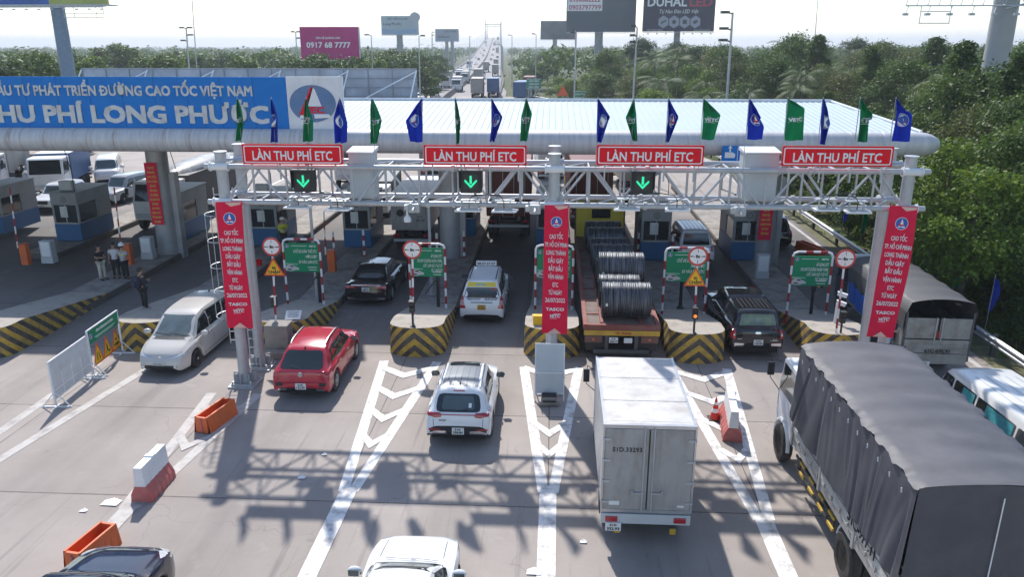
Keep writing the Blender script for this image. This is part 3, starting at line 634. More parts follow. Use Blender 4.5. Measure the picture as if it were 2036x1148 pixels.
# ---- vertical red banners on the gantry posts
BT = [('CAO TỐC', .56), ('TP. HỒ CHÍ MINH', .92), ('LONG THÀNH', .80), ('DẦU GIÂY', .62), ('BẮT ĐẦU', .56), ('VẬN HÀNH', .62), ('ETC', .22), ('TỪ NGÀY', .55), ('26/07/2022', .80)]
def banner(px_tl, px_tr, px_bl, px_br, Y, label, post_x, bend):
    TL, TR_, BL, BR = [AY(p[0], p[1], Y) for p in (px_tl, px_tr, px_bl, px_br)]
    t = thing('vertical_banner', label, 'banner', (0, Y, 0), 0, 'red vertical banners on the gantry posts')
    def S(u, v, off=0):    # u 0..1 left-right, v 0..1 top-bottom
        p = (TL*(1-u)+TR_*u)*(1-v)+(BL*(1-u)+BR*u)*v
        y = -bend*math.sin(PI*v)*(.4+.6*u)-.02*math.sin(9*v+4*u)-.05*(u-.5)*math.sin(5*v)-off
        return (p.x, y, p.z)
    nu, nv = 8, 44; vs_ = []; fs_ = []; 
    for side in (0, .012):
        for j in range(nv+1):
            for i in range(nu+1): vs_.append(S(i/nu, j/nv, -side))
    k = (nu+1)*(nv+1)
    for j in range(nv):
        for i in range(nu):
            a = j*(nu+1)+i; fs_.append((a, a+1, a+nu+2, a+nu+1)); fs_.append((k+a, k+a+nu+1, k+a+nu+2, k+a+1))
    b = MB(); b.add(vs_, fs_); b.build('cloth', m_vinyl, t, smooth=60)
    W = (TR_-TL).length; H = (TL-BL).length
    def mapped(b2):
        b2.v = [S(.5+x/W, -z/H, .012-y) for (x, y, z) in b2.v]
    lt = MB(); v = .235
    for s, w in BT: lt.text(s, basis((0, 0, -v*H)), H*.033, w*W*.98, 0, .012); v += .0615
    lt.text('TASCO', basis((0, 0, -.80*H)), H*.024, W*.72, 0, .03); lt.text('VETC', basis((0, 0, -.855*H)), H*.024, W*.42, 0, .03, shear=.2)
    lt.bx(-.05*W, .22*W, -.004, 0, -.838*H, -.835*H); lt.bx(-.2*W, .08*W, -.004, 0, -.876*H, -.873*H)
    mapped(lt); lt.build('lettering', m_letter, t)
    e = MB(); emblem(e, basis((0, 0, -.125*H)), W*.23); mapped(e); e.build('emblem', EMB, t)
    q = MB(); 
    q.add([(-.28*W, -.004, -.997*H), (.26*W, -.004, -.997*H), (.0, -.004, -.955*H)], [(0, 1, 2)]); q.add([(-.12*W, -.004, -.004*H), (.48*W, -.004, -.004*H), (.44*W, -.004, -.022*H), (.08*W, -.004, -.034*H)], [(0, 3, 2, 1)])
    mapped(q); q.build('pale_print', m_vinylb, t)
    f = MB()
    for z in (TL.z-.05, BL.z+.12): f.tube((post_x-.2, .14, z), (post_x+.2, .14, z), .02, 6); f.tube((post_x, .02, z), (post_x, .2, z), .02, 6)
    f.build('fixing', m_galv, t)
banner((428, 402), (480, 401), (454, 652), (503, 654), 22.42, 'red vertical banner on the left gantry post beside the ladder', GX0, .04)
banner((1083, 408), (1131, 408), (1077, 662), (1128, 666), 22.42, 'red vertical banner on the middle gantry post', GXM, .03)
banner((1770, 408), (1826, 412), (1722, 669), (1776, 673), 22.40, 'twisted red vertical banner on the right gantry post before the trees', GX1, .12)
# ---- flags on the gantry: colour, x top, (left x, y), (right x, y), bottom left, bottom right, bottom y
FL = [('g', 471, (468, 240), (487, 245), 467, 482, 280), ('b', 539, (539, 240), (554, 235), 538, 552, 283), ('g', 608, (603, 238), (622, 240), 603, 620, 281), ('b', 675, (664, 234), (689, 246), 668, 688, 284),
      ('g', 739, (738, 230), (758, 240), 738, 749, 286), ('b', 838, (807, 240), (840, 230), 815, 840, 282), ('g', 905, (904, 230), (917, 240), 906, 914, 286), ('b', 977, (977, 240), (1000, 232), 973, 983, 282),
      ('g', 1046, (1036, 232), (1058, 226), 1034, 1048, 280), ('b', 1189, (1187, 240), (1213, 232), 1187, 1197, 283), ('g', 1260, (1243, 233), (1266, 228), 1258, 1268, 281), ('b', 1329, (1327, 240), (1350, 233), 1323, 1329, 282),
      ('g', 1399, (1398, 240), (1433, 228), 1396, 1421, 278), ('b', 1490, (1488, 240), (1521, 252), 1487, 1517, 278), ('g', 1567, (1563, 240), (1602, 215), 1560, 1597, 279), ('b', 1637, (1632, 240), (1651, 245), 1629, 1640, 287),
      ('g', 1711, (1707, 240), (1733, 223), 1702, 1726, 283), ('b', 1782, (1778, 240), (1811, 228), 1772, 1808, 281)]
m_fg = cloth('green flag cloth', (0.015, 0.26, 0.12)); m_fb = cloth('blue flag cloth', (0.02, 0.06, 0.42))
cg = cb_ = 0
for i, (c, xt, (xl, yl), (xr, yr_), x0, x1, yb2) in enumerate(FL):
    Y = 22.5; T = AY(xt, 197, Y)
    if c == 'g': cg += 1; lab = 'green flag, %s green one from the left on the gantry' % ORD[cg-1]
    else: cb_ += 1; lab = 'blue flag, %s blue one from the left on the gantry' % ORD[cb_-1]
    t = thing('flag', lab, 'flag', (T.x, Y, 7.08), 0, 'green and blue flags along the gantry top')
    def ed(y, pts): return float(np.interp(y, [p[1] for p in pts], [p[0] for p in pts]))
    right_pole = (xt-xl) > 18
    def F(u, v):
        y = 197+(yb2-197)*v; L_ = ed(y, [(xt-1, 197), (xl, yl), (x0, yb2)]); R_ = ed(y, [(xt+2, 197), (xr, yr_), (x1, yb2)])
        if right_pole: L_, R_ = L_, R_
        yy_ = y+(u*(1-u))*3*math.sin(i*2.1+3*v)
        p = AY(L_+(R_-L_)*u, yy_, Y); w = (R_-L_)/69.
        # deep folds: cloth is about .8 m wide whatever width shows
        d = max(.03, .16-.14*w)*math.sin(u*PI*(2.0 if w > .35 else 3.2)+i+v*1.6)*min(1, v*4+.15)
        return (p.x-T.x, d, p.z-7.08)
    nu, nv = 14, 20; vs_ = [F(a/nu, b_/nv) for b_ in range(nv+1) for a in range(nu+1)]
    vs_ += [(x_, y_+.006, z_) for x_, y_, z_ in vs_]; k = (nu+1)*(nv+1); fs_ = []
    for j in range(nv):
        for a in range(nu): q = j*(nu+1)+a; fs_.append((q+nu+1, q+nu+2, q+1, q)); fs_.append((k+q, k+q+1, k+q+nu+2, k+q+nu+1))
    b = MB(); b.add(vs_, fs_); b.build('cloth', m_fg if c == 'g' else m_fb, t, smooth=70)
    # print mapped on the cloth
    e = MB(); vm = .5
    ww = (ed(240, [(xt+2, 197), (xr, yr_), (x1, yb2)])-ed(240, [(xt-1, 197), (xl, yl), (x0, yb2)]))/69.
    if c == 'g':
        e.text('VETC' if ww > .33 else ('ETC' if i % 2 else 'VET'), basis((0, 0, 0)), .105, 1.5, 0, .04); e.bx(-.5, .75, -.004, 0, .075, .085); e.bx(-.75, .4, -.004, 0, -.085, -.075)
    else: emblem(e, basis((0, 0, 0)), .19)
    sc_ = .52 if c == 'g' else (1/.62)
    e.v = [(lambda q, yy_: (q[0], q[1]-.02+4*yy_, q[2]))(F(min(.97, max(.03, .5+x_*sc_)), vm-z_/1.22), y_) for x_, y_, z_ in e.v]
    e.build('print', [m_letter] if c == 'g' else EMB, t)
    b = MB(); b.tube((0, .02, -.1), (0, .02, T.z-7.08+.06), .012, 6); b.build('pole', m_galv, t)
# ================================================================ SIGN FRAMES, ROUND SIGNS, SMALL SIGNALS on the islands
def candy(b, p, q, r, seg=.32, n=8, start=0):
    p = Vector(p); q = Vector(q); L_ = (q-p).length; k = max(1, round(L_/seg))
    for i in range(k): b.tube(p+(q-p)*i/k, p+(q-p)*(i+1)/k, r, n, (i+start) % 2)
def sign_frame(x, y, w, h, z0, label, lines, x_off=0, mirror_=False, rz=0):
    t = thing('info_sign_frame', label, 'sign', (x, y, z0), rz, 'green ETC notice frames on the toll islands')
    b = MB(); r = .045
    for s in (-1, 1): candy(b, (s*w/2, 0, .12), (s*w/2, 0, h-.18), r, .34, start=0 if s < 0 else 1)
    b.path([(-w/2, 0, h-.18), (-w/2+.05, 0, h-.06), (-w/2+.2, 0, h)], r, 8, 1)
    candy(b, (-w/2+.2, 0, h), (w/2-.2, 0, h), r, .3, start=1)
    b.path([(w/2-.2, 0, h), (w/2-.05, 0, h-.06), (w/2, 0, h-.18)], r, 8, 1)
    b.build('tube_frame', [m_rpost, m_white], t, smooth=40)
    b = MB()
    for s in (-1, 1): b.lathe([(.13, 0), (.13, .03), (.05, .16)], 10, 0, Matrix.Translation((s*w/2, 0, 0)))
    b.build('foot', m_rpost, t)
    pw, ph = w-.12, 1.16; zc = h-.16-ph/2
    b = MB(); b.bx(-pw/2, pw/2, -.02, .01, zc-ph/2, zc+ph/2); b.build('panel', m_green if not mirror_ else m_greenp, t)
    b = MB(); sgn_ = -.026
    M0 = lambda xx, zz: basis((xx, sgn_, zz))
    b.bx(-pw*.30, pw*.16, -.028, -.022, zc+ph*.40, zc+ph*.415); b.text('VETC', M0(pw*.34, zc+ph*.40), .07, pw*.2, 0, .03, shear=.15)
    hh_ = ph*.105; zz = zc+ph*.22
    for s, fw in lines:
        b.text(s, M0(pw*(.46-fw/2), zz), hh_, pw*fw, 0, .006, shear=.2); zz -= ph*(.185 if len(lines) < 4 else .165)
    b.bx(pw*.16, pw*.42, -.028, -.022, zc-ph*.345, zc-ph*.325); b.bx(pw*.18, pw*.42, -.028, -.022, zc-ph*.43, zc-ph*.412)
    b.build('lettering', m_letter, t)
    b = MB(); emblem(b, M0(-pw*.42, zc+ph*.40), .07); b.build('emblem', EMB, t)
    # printed white car picture, bottom left
    b = MB(); Q = M0(-pw*.3, zc-ph*.36)
    b.prism([(-.28, -.1), (-.05, -.14), (.1, -.09), (.26, -.08), (.24, .0), (.12, .05), (.0, .12), (-.16, .13), (-.25, .07), (-.29, 0)], .004, 0, Q, .0)
    b.prism([(-.12, .09), (.0, .09), (.08, .04), (-.05, .03)], .004, 1, Q, .006); b.prism([(-.2, -.08), (-.02, -.1), (-.04, -.05), (-.2, -.03)], .004, 1, Q, .006)
    b.prism([(-.30, .13), (.22, .13), (.22, .17), (-.30, .19)], .004, 2, Q, .0)
    b.build('picture', [m_cab, m_ink, mat('pale green print', (.25, .48, .36), .5)], t)
    return t
L3 = [('CHỈ XE DÁN THẺ ETC', .70), ('MỚI ĐƯỢC', .34), ('ĐI VÀO LÀN ETC', .56)]
L4 = [('ÁP DỤNG ETC', .34), ('THU PHÍ TỰ ĐỘNG HOÀN TOÀN,', .76), ('CHỈ 1 LÀN XỬ LÝ SỰ CỐ', .58), ('TỪ 1/8/2022', .34)]
for (pxl, pxr, ytop, ybot, z0, lab, ln) in [(574, 646, 476, 618, .30, 'green notice frame on the island behind the red car', L3), (818, 888, 485, 624, .30, 'green notice frame partly behind the round sign left of the taxi', L4),
        (1064, 1137, 488, 628, .30, 'green notice frame mostly hidden by the middle red banner', L3), (1315, 1398, 493, 640, .30, 'green notice frame right of the steel coils', L3), (1562, 1638, 501, 641, .30, 'green notice frame on the island right of the black pickup', L4)]:
    A = G(pxl, ybot, z0); B = G(pxr, ybot, z0); C_ = AY((pxl+pxr)/2, ytop, A.y)
    sign_frame((A.x+B.x)/2, A.y, B.x-A.x, C_.z-z0, z0, lab, ln)
def round_sign(pxb, pyb, z0, pxt, pyt, tri, label, rr=.33, cam_=False):
    P = G(pxb, pyb, z0); T = AY(pxt, pyt, P.y)
    t = thing('height_limit_sign', label, 'sign', (P.x, P.y, z0), 0, 'round limit signs on striped poles')
    H = T.z-z0; dx = T.x-P.x
    b = MB(); candy(b, (0, 0, 0), (dx*.97, 0, H), .036, .34, 8, 1); b.build('pole', [m_rpost, m_white], t)
    b = MB(); F = basis((dx, -.05, H)); b.prism(circ(0, 0, rr, 32), .012, 0, F); b.prism(circ(0, 0, rr*.80, 32), .004, 1, F, .013)
    b.text('8m', F, rr*.34, rr*.42, 2, .04, off=.022)
    for s in (-1, 1):
        b.prism([(s*rr*.76, rr*.06), (s*rr*.3, rr*.0), (s*rr*.3, -rr*.04), (s*rr*.76, -rr*.08)][::-s], .003, 2, F, .018)
        b.prism([(-.008, s*rr*.75), (.008, s*rr*.75), (.008, s*rr*.4), (-.008, s*rr*.4)][::-s], .003, 2, F, .018)
    b.build('round_plate', [mat('ring red', (.55, .05, .04), .45), m_letter, m_ink], t)
    if tri:
        zc = H-.74; F = basis((dx*.85+tri, -.05, zc)); b = MB(); s3 = .37
        b.prism([(-s3, -.30), (s3, -.30), (0, .36)], .012, 0, F); b.prism([(-s3*.78, -.25), (s3*.78, -.25), (0, .26)], .004, 1, F, .013)
        b.text('ĐI', basis((dx*.85+tri, -.05, zc-.02)), .085, .12, 2, .03, off=.022); b.text('CHẬM', basis((dx*.85+tri, -.05, zc-.17)), .10, .42, 2, .03, off=.022)
        b.build('warning_plate', [m_sor, m_syel, m_ink], t)
round_sign(549, 645, 1.0, 541, 490, .03, 'round limit sign over triangular slow sign behind the left red banner')
round_sign(822, 645, 1.05, 820, 496, .0, 'round limit sign over triangular slow sign left of the taxi', .33)
round_sign(1380, 662, 1.05, 1387, 509, -.04, 'round limit sign over triangular slow sign right of the steel coils')
round_sign(1661, 672, .9, 1680, 514, 0, 'round limit sign without a triangle beside the rightmost notice frame')
def small_signal(px, py, z0, label, lit=False):
    P = G(px, py, z0); t = thing('stop_signal', label, 'traffic signal', P, 0, 'small two lamp signals on the island noses')
    b = MB(); b.lathe([(.1, 0), (.1, .02), (.035, .05), (.035, .6)], 10); b.build('stand', m_black, t, smooth=40)
    b = MB(); b.bx(-.09, .09, -.08, .08, .55, .95); b.bx(-.1, .1, -.16, .08, .95, .97); b.bx(-.08, .08, -.15, -.08, .755, .765); b.build('housing', m_black, t, bevel=.01)
    b = MB(); F = basis((0, -.083, .85)); b.prism(circ(0, 0, .06, 14), .01, 0, F); F = basis((0, -.083, .66)); b.prism(circ(0, 0, .06, 14), .01, 1, F)
    b.build('lens', [mat('dark lens', (.05, .02, .02), .2), mat('amber signal lit', (.6, .15, .02), .3, emit=(1, .25, .03), estr=.8) if lit else mat('dark green lens', (.02, .05, .03), .2)], t)
small_signal(549, 640, 1.02, 'small black signal on the nose behind the left gantry post')
small_signal(821, 650, 1.08, 'small black signal on the chevron nose left of the taxi')
small_signal(1379, 664, 1.08, 'small black signal with lit orange lamp on the nose right of the trailer', True)
small_signal(1670, 672, .9, 'small black signal on the rightmost island nose')
# island C: pier in nose + meter board
P = G(540, 690, 0)
b = MB(); b.bx(-.42, .42, -.35, .35, 0, 1.12); b.bx(-.6, .6, -.75, -.36, 0, .28); tag(b.build('concrete_pier', m_conc, None, bevel=.03, loc=(-9.62, 25.5, 0)), 'pale concrete pier with a step standing in the striped nose behind the left gantry posts', 'pier')
t = thing('notice_board', 'small tilted white notice board lying on the nose behind the red car', 'notice', (-9.25, 26.1, 1.13), .1)
b = MB(); M = Matrix.Rotation(R(32), 4, 'X'); b.box((0, 0, .12), (.55, .4, .02), 0, 0, M); b.build('board', m_white, t); b = MB()
b.bx(-.2, .2, -.16, .16, .0, .06); b.build('stand', m_galv, t); b = MB()
for k in range(4): b.box((0, .12-.07*k, .133), (.4-.06*(k % 2), .018, .003), 0, 0, M)
b.build('lettering', m_ink, t)
# camera pair on island G
P = G(1655, 640, .9)
t = thing('plate_camera', 'white roadside camera pair on a short pole right of the rightmost notice frame', 'camera', (P.x-.1, P.y-.5, .9)); t.scale = (.62, .62, .8)
b = MB(); b.lathe([(.12, 0), (.09, .3), (.07, 1.1)], 10); b.build('pole', m_white, t)
for k, (z, rz) in enumerate(((1.1, .5), (1.5, .35))):
    b = MB(); M = Matrix.Translation((.15, -.05, z)) @ Matrix.Rotation(-rz, 4, 'Z') @ Matrix.Rotation(R(10), 4, 'Y'); b.box((.05, 0, 0), (.5, .2, .15), 0, 0, M); b.box((.05, 0, .09), (.56, .24, .02), 0, 0, M); b.build('camera_housing', m_white, t, bevel=.01)
# yellow meter box on E nose; ETC sticker post in front
b = MB(); b.bx(-.2, .2, -.1, .1, 0, .32); b.bx(-.23, .23, -.13, .1, .32, .35); tag(b.build('meter_box', m_syel, None, bevel=.01, loc=(-.42, 26.0, 1.06)), 'small yellow box on the chevron nose under the middle banner', 'box')
t = thing('sticker_post', 'short white post with green ETC letters below the middle banner', 'bollard', (0.03, 23.25, 0))
b = MB(); b.bx(-.17, .17, -.10, .02, .3, 2.15); b.build('panel', m_white, t, bevel=.01); b = MB()
for s, z in (('T', 1.9), ('C', 1.55), ('E', 2.25)): b.text(s, basis((0, -.105, z)), .24, .2, 0, .05)
b.build('lettering', m_green, t)
t = thing('grey_board', 'grey sheet board on a low trestle standing before the middle chevron nose', 'board', (0.0, 21.95, 0))
b = MB(); M = Matrix.Rotation(R(-12), 4, 'X'); b.box((0, 0, 1.02), (.86, .03, 1.55), 0, 0, M); b.build('sheet', mat('grey sheet', (.52, .55, .57), .45, .1, .08, 2), t)
b = MB()
for s in (-.44, .44): b.box((s, -.0, .92), (.035, .045, 1.8), 0, 0, M); b.tube((s, 0, 1.0), (s, .7, 0), .02, 6)
for z in (.26, .9, 1.8): b.box((0, -.018, z), (.9, .04, .035), 0, 0, M)
b.build('frame', m_white, t)
t = thing('cast_block', 'grey cast weight block at the foot of the grey board', 'block', (0, 21.75, 0)); b = MB(); b.bx(-.25, .25, -.12, .2, 0, .28); b.bx(-.32, .32, -.18, -.1, .02, .14); b.build('body', m_conc, t, bevel=.03); b = MB(); b.bx(-.2, .2, -.2, -.18, .16, .2); b.bx(-.22, .22, -.1, .15, .29, .32); b.build('strap', m_black, t)
# ================================================================ BARRIERS, CONES, CONSTRUCTION FENCE
def trough(x0, y0, x1, y1, label):
    L_ = math.hypot(x1-x0, y1-y0); a = math.atan2(y1-y0, x1-x0)
    t = thing('plastic_barrier', label, 'barrier', ((x0+x1)/2, (y0+y1)/2, 0), a, 'plastic traffic barriers')
    b = MB(); h = .5; w0, w1, wt = .27, .2, .05
    P_ = [(-w0, 0), (-w1, h), (-w1+wt, h), (-w1+wt-.02, .16), (w1-wt+.02, .16), (w1-wt, h), (w1, h), (w0, 0)]
    n_ = 25; vs_ = []
    for i in range(n_):
        x_ = -L_/2+L_*i/(n_-1); rib = .022 if i % 4 == 2 else 0
        for j, (yy_, zz) in enumerate(P_): vs_.append((x_, yy_*(1-(rib/.25 if j in (0, 7) else 0)), zz))
    fs_ = []
    for i in range(n_-1):
        for j in range(8): q = i*8+j; r_ = i*8+(j+1) % 8; fs_.append((q, r_, r_+8, q+8))
    b.add(vs_, fs_); b.bx(-L_/2-.01, -L_/2+.05, -w1+.01, w1-.01, .02, h-.015); b.bx(L_/2-.05, L_/2+.01, -w1+.01, w1-.01, .02, h-.015)
    b.build('shell', m_orange, t)
    b = MB(); 
    for s in (-1, 1): b.tube((s*(L_/2+.012), 0, .02), (s*(L_/2+.012), 0, .42), .035, 8)
    b.build('coupling', m_pink, t)
A = G(403, 862); B = G(458, 822); trough(A.x, A.y, B.x, B.y, 'orange trough barrier on the road below the left gantry post')
A = G(150, 1140); B = G(222, 1078); trough(A.x, A.y, B.x, B.y, 'orange trough barrier beside the dark blue car at the bottom left')
A = G(1582, 474); B = G(1604, 462); trough(13.3, 41.5, 13.9, 39.7, 'orange trough barrier on the road edge beyond the booths')
def jersey(x0, y0, x1, y1, label):
    L_ = math.hypot(x1-x0, y1-y0); a = math.atan2(y1-y0, x1-x0)
    t = thing('water_barrier', label, 'barrier', ((x0+x1)/2, (y0+y1)/2, 0), a, 'red and white water barriers')
    n_ = 25
    for nm, P_, m_ in (('base', [(-.27, 0), (-.25, .2), (-.14, .42), (.14, .42), (.25, .2), (.27, 0)], m_pink), ('top', [(-.135, .425), (-.10, .92), (.10, .92), (.135, .425)], m_white)):
        b = MB(); vs_ = []; k = len(P_)
        for i in range(n_):
            x_ = -L_/2+L_*i/(n_-1); rb = .9 if i % 4 == 2 else 1
            for (yy_, zz) in P_: vs_.append((x_, yy_*rb if zz < .9 else yy_, zz))
        fs_ = [tuple(range(k)), tuple(range((n_-1)*k+k-1, (n_-1)*k-1, -1))]
        for i in range(n_-1):
            for j in range(k): q = i*k+j; r_ = i*k+(j+1) % k; fs_.append((q, r_, r_+k, q+k))
        b.add(vs_, fs_)
        if nm == 'top': b.bx(-.06, .06, -.105, .105, .92, .95)
        b.build(nm, m_, t)
A = G(283, 1000); B = G(330, 948); jersey(A.x, A.y, B.x, B.y, 'red and white water barrier between the two orange troughs')
A = G(1456, 880); B = G(1446, 826); jersey(A.x, A.y, B.x, B.y, 'red and white water barrier beside the traffic cone')
P = G(1421, 834); t = thing('traffic_cone', 'orange traffic cone standing on the painted gore beside the water barrier', 'cone', P)
b = MB(); b.bx(-.2, .2, -.2, .2, 0, .03); b.build('base', m_black, t, bevel=.01)
b = MB(); b.lathe([(.15, .03), (.11, .24)], 16, 0); b.lathe([(.11, .24), (.085, .36)], 16, 1); b.lathe([(.085, .36), (.06, .48)], 16, 0); b.lathe([(.06, .48), (.045, .56)], 16, 1); b.lathe([(.045, .56), (.02, .7), (.001, .7)], 16, 0); b.build('cone', [mat('cone red', (.68, .04, .02), .5), m_letter], t, smooth=30)
# construction fence: two frames in line
def fence_frame(pa, pb, name, label, kind):
    A, B = G(*pa), G(*pb); L_ = (B-A).length; a = math.atan2(B.y-A.y, B.x-A.x)
    t = thing(name, label, 'barrier' if kind == 0 else 'sign', (A.x, A.y, 0), a)
    H = 1.5 if kind == 0 else 1.62
    b = MB()
    for x_ in (0, L_): b.bx(x_-.025, x_+.025, -.025, .025, .1, H)
    for z in ((H-.02, .55) if kind == 0 else (H-.02,)): b.bx(0, L_, -.022, .022, z-.02, z+.02)
    if kind == 0:
        for k in range(1, 4): b.bx(L_*k/4-.02, L_*k/4+.02, -.02, .02, .28, .98)
        b.bx(0, L_, -.02, .02, .26, .3)
    b.build('frame', m_white, t)
    for x_ in (0.05, L_-.05):
        b = MB(); 
        for s in (-1, 1): b.tube((x_, 0, .5), (x_, s*.42, .03), .018, 6)
        b.bx(x_-.025, x_+.025, -.45, .45, 0, .04); b.bx(x_-.2, x_+.2, -.02, .02, 0, .04); b.build('foot', m_white, t)
    if kind == 0:
        b = MB(); b.bx(.02, L_-.02, -.012, .012, 1.0, H-.03); b.bx(.02, L_-.02, -.006, .006, .3, 1.0); b.build('sheet', [mat('pale sheet', (.60, .64, .66), .5, 0, .1, 3, dirt=(.45, .44, .42), dirt_amt=.5)], t)
    else:
        b = MB(); b.bx(.02, L_-.02, -.012, .012, 1.12, H-.03); b.build('header', m_green, t)
        b = MB(); b.text('CÔNG TRƯỜNG ĐANG THI CÔNG', basis((L_*.54, -.016, 1.42)), .085, L_*.56, 0, .03); b.bx(L_*.2, L_*.86, -.018, -.013, 1.24, 1.26); b.bx(L_*.24, L_*.8, -.018, -.013, 1.19, 1.205); b.build('lettering', m_letter, t)
        b = MB(); emblem(b, basis((L_*.09, -.016, 1.36)), .1); b.build('emblem', EMB, t)
        for k in range(3):
            F = basis((L_*(.2+.3*k), -.02, .66)); b = MB(); s3 = .36
            b.prism([(-s3, -.34), (s3, -.34), (0, .42)], .012, 0, F); b.prism([(-s3*.76, -.28), (s3*.76, -.28), (0, .29)], .004, 1, F, .013)
            if k == 0: b.prism([(-.1, -.2), (-.06, -.2), (-.04, .06), (-.07, .06)], .003, 2, F, .019); b.prism([(.08, -.2), (.12, -.2), (.05, .06), (.02, .06)], .003, 2, F, .019)
            if k == 1: b.prism(circ(-.02, .08, .035, 10), .003, 2, F, .019); b.prism([(-.06, .04), (.02, .03), (.03, -.06), (.09, -.2), (.05, -.2), (-.01, -.09), (-.1, -.2), (-.13, -.2), (-.04, -.04)], .003, 2, F, .019); b.prism([(.05, -.2), (.18, -.2), (.12, -.11)], .003, 2, F, .019)
            if k == 2: b.text('ĐI', basis((L_*.8, -.02, .70)), .07, .1, 2, .03, off=.022); b.text('CHẬM', basis((L_*.8, -.02, .52)), .08, .34, 2, .03, off=.022)
            b.build('warning_triangle', [m_sor, m_syel, m_ink], t)
fence_frame((112, 812), (185, 752), 'barrier_frame', 'white sheet barrier frame in the left road works', 0)
fence_frame((187, 750), (245, 702), 'works_sign', 'road works sign with green header and three warning triangles', 1)
# ================================================================ BOOTHS, BOOM GATES, CABINETS
m_booth = mat('booth grey', (0.27, 0.28, 0.29), .5, 0, .06, 2, dirt=(.15, .14, .13), dirt_amt=.3); m_bblue = mat('booth blue', (0.015, 0.11, 0.26), .45, 0, .06, 2)
def booth(x, y, label, num, w=1.45, L_=2.6, H=2.65):
    t = thing('toll_booth', label, 'booth', (x, y, .27), 0, 'toll booths under the canopy')
    b = MB(); b.bx(-w/2, w/2, 0, L_, .05, .98); b.build('base', m_bblue, t, bevel=.03)
    b = MB(); b.bx(-w/2+.01, w/2-.01, .01, L_-.01, .98, 1.06)
    for sx in (-1, 1):
        for yy_ in (.04, L_-.12): b.box((sx*(w/2-.06), yy_+.04, 1.55), (.12, .12, 1.0))
    b.bx(-w/2, w/2, 0, L_, 2.02, H); b.bx(-w/2+.004, w/2-.004, L_*.55, L_-.004, 1.05, 2.04); b.build('frame', m_booth, t, bevel=.02)
    b = MB(); b.bx(-w/2+.12, w/2-.12, .04, .06, 1.06, 2.02); b.build('window', m_glass, t)
    for s in (-1, 1): b = MB(); b.bx(s*(w/2-.05), s*(w/2-.04), .14, L_*.55, 1.06, 2.02); b.build('side_window', m_glass, t)
    b = MB(); b.bx(-w/2+.15, -w/2+.85, .7, 1.1, H+.05, H+.55); b.build('air_conditioner', m_cab, t, bevel=.02); b = MB(); b.bx(-.02, .02, .02, .05, 1.06, 2.02); b.bx(-w/2+.1, w/2-.1, -.06, .04, 1.0, 1.06); b.build('window_bar', m_alloy, t)
    b = MB(); b.path([(w/2-.2, .3, H+.05), (w/2-.2, .3, H+1.2), (w/2-.6, .6, H+2.4)], .02, 5); b.build('cable', m_black, t)
    b = MB(); b.bx(-.3, .1, .025, .035, 1.35, 1.95); b.build('notice', mat('paper', (.6, .62, .6), .7), t)
    b = MB(); b.prism(circ(0, 0, .15, 20), .01, 0, basis((0, -.001, 2.32))); b.prism(circ(0, 0, .12, 20), .004, 1, basis((0, -.012, 2.32))); b.text(num, basis((0, -.018, 2.32)), .12, None, 0, .03); b.build('lane_number', [m_ink, m_booth], t)
    b = MB(); b.bx(-w/2-.05, w/2+.05, -.05, L_+.05, H, H+.05); b.build('roof', m_booth, t)
for x, y, lab, num in [(-10.2, 39.4, 'toll booth with blue base below the first gantry cabinet', '5'), (-5.0, 42.4, 'toll booth in the shade between the box truck and container truck', '4'), (-.1, 40.2, 'toll booth behind the middle red banner', '3'), (5.1, 37.6, 'toll booth with blue base right of the steel coils', '2'),
                       (9.6, 37.8, 'toll booth beside the right canopy column', '1'), (-15.2, 39.5, 'dark toll booth left of the gantry ladder', '6'), (-20.7, 40.5, 'toll booth behind the column with the red text', '7'), (-26.2, 40.0, 'toll booth in the shade at the far left', '9'), (-31.6, 41.5, 'leftmost toll booth cut by the photo edge', '10')]:
    booth(x, y, lab, num, L_=3.2)
def boom(px, py, pxt, pyt, label, rz=0, dx=.22):
    P = G(px, py, .27); T = AY(pxt, pyt, P.y)
    t = thing('boom_gate', label, 'gate', P, rz, 'orange boom gates on the toll islands')
    b = MB(); b.bx(-.18, .18, -.15, .15, 0, 1.02); b.build('housing', m_orange, t, bevel=.02); b = MB(); b.bx(-.2, .2, -.17, .17, 1.02, 1.06); b.build('lid', mat('lid orange', (.5, .1, .02), .5), t, bevel=.01)
    b = MB(); candy(b, (-.24, -.1, .8), (T.x-P.x, -.1, T.z-.27), .035, .4, 8); b.build('boom', [m_letter, m_rpost], t)
    b = MB(); b.tube((-.24, -.14, .8), (-.1, 0, .8), .06, 8); b.build('pivot', m_black, t)
boom(54, 526, 22, 372, 'orange boom gate with raised pole near the left photo edge')
boom(258, 526, 229, 372, 'orange boom gate with raised pole beside the man in the white helmet')
boom(661, 540, 645, 420, 'orange boom gate behind the green notice frame of the red car lane')
for px, py, lab in [(100, 522, 'light grey control cabinet left of the group of men'), (297, 514, 'light grey control cabinet at the foot of the canopy column'), (1513, 552, 'light grey box at the foot of the right canopy column')]:
    P = G(px, py, .27); t = thing('control_cabinet', lab, 'cabinet', P, 0, 'control cabinets on the islands')
    b = MB(); b.bx(-.28, .28, -.2, .2, .3, 1.12); b.bx(-.3, .3, -.22, .22, 0, .3); b.build('body', m_cab, t, bevel=.015); b = MB(); b.bx(-.22, .22, -.212, -.202, .36, 1.06); b.bx(-.12, .05, -.22, -.21, .98, 1.02); b.build('door', m_white, t)
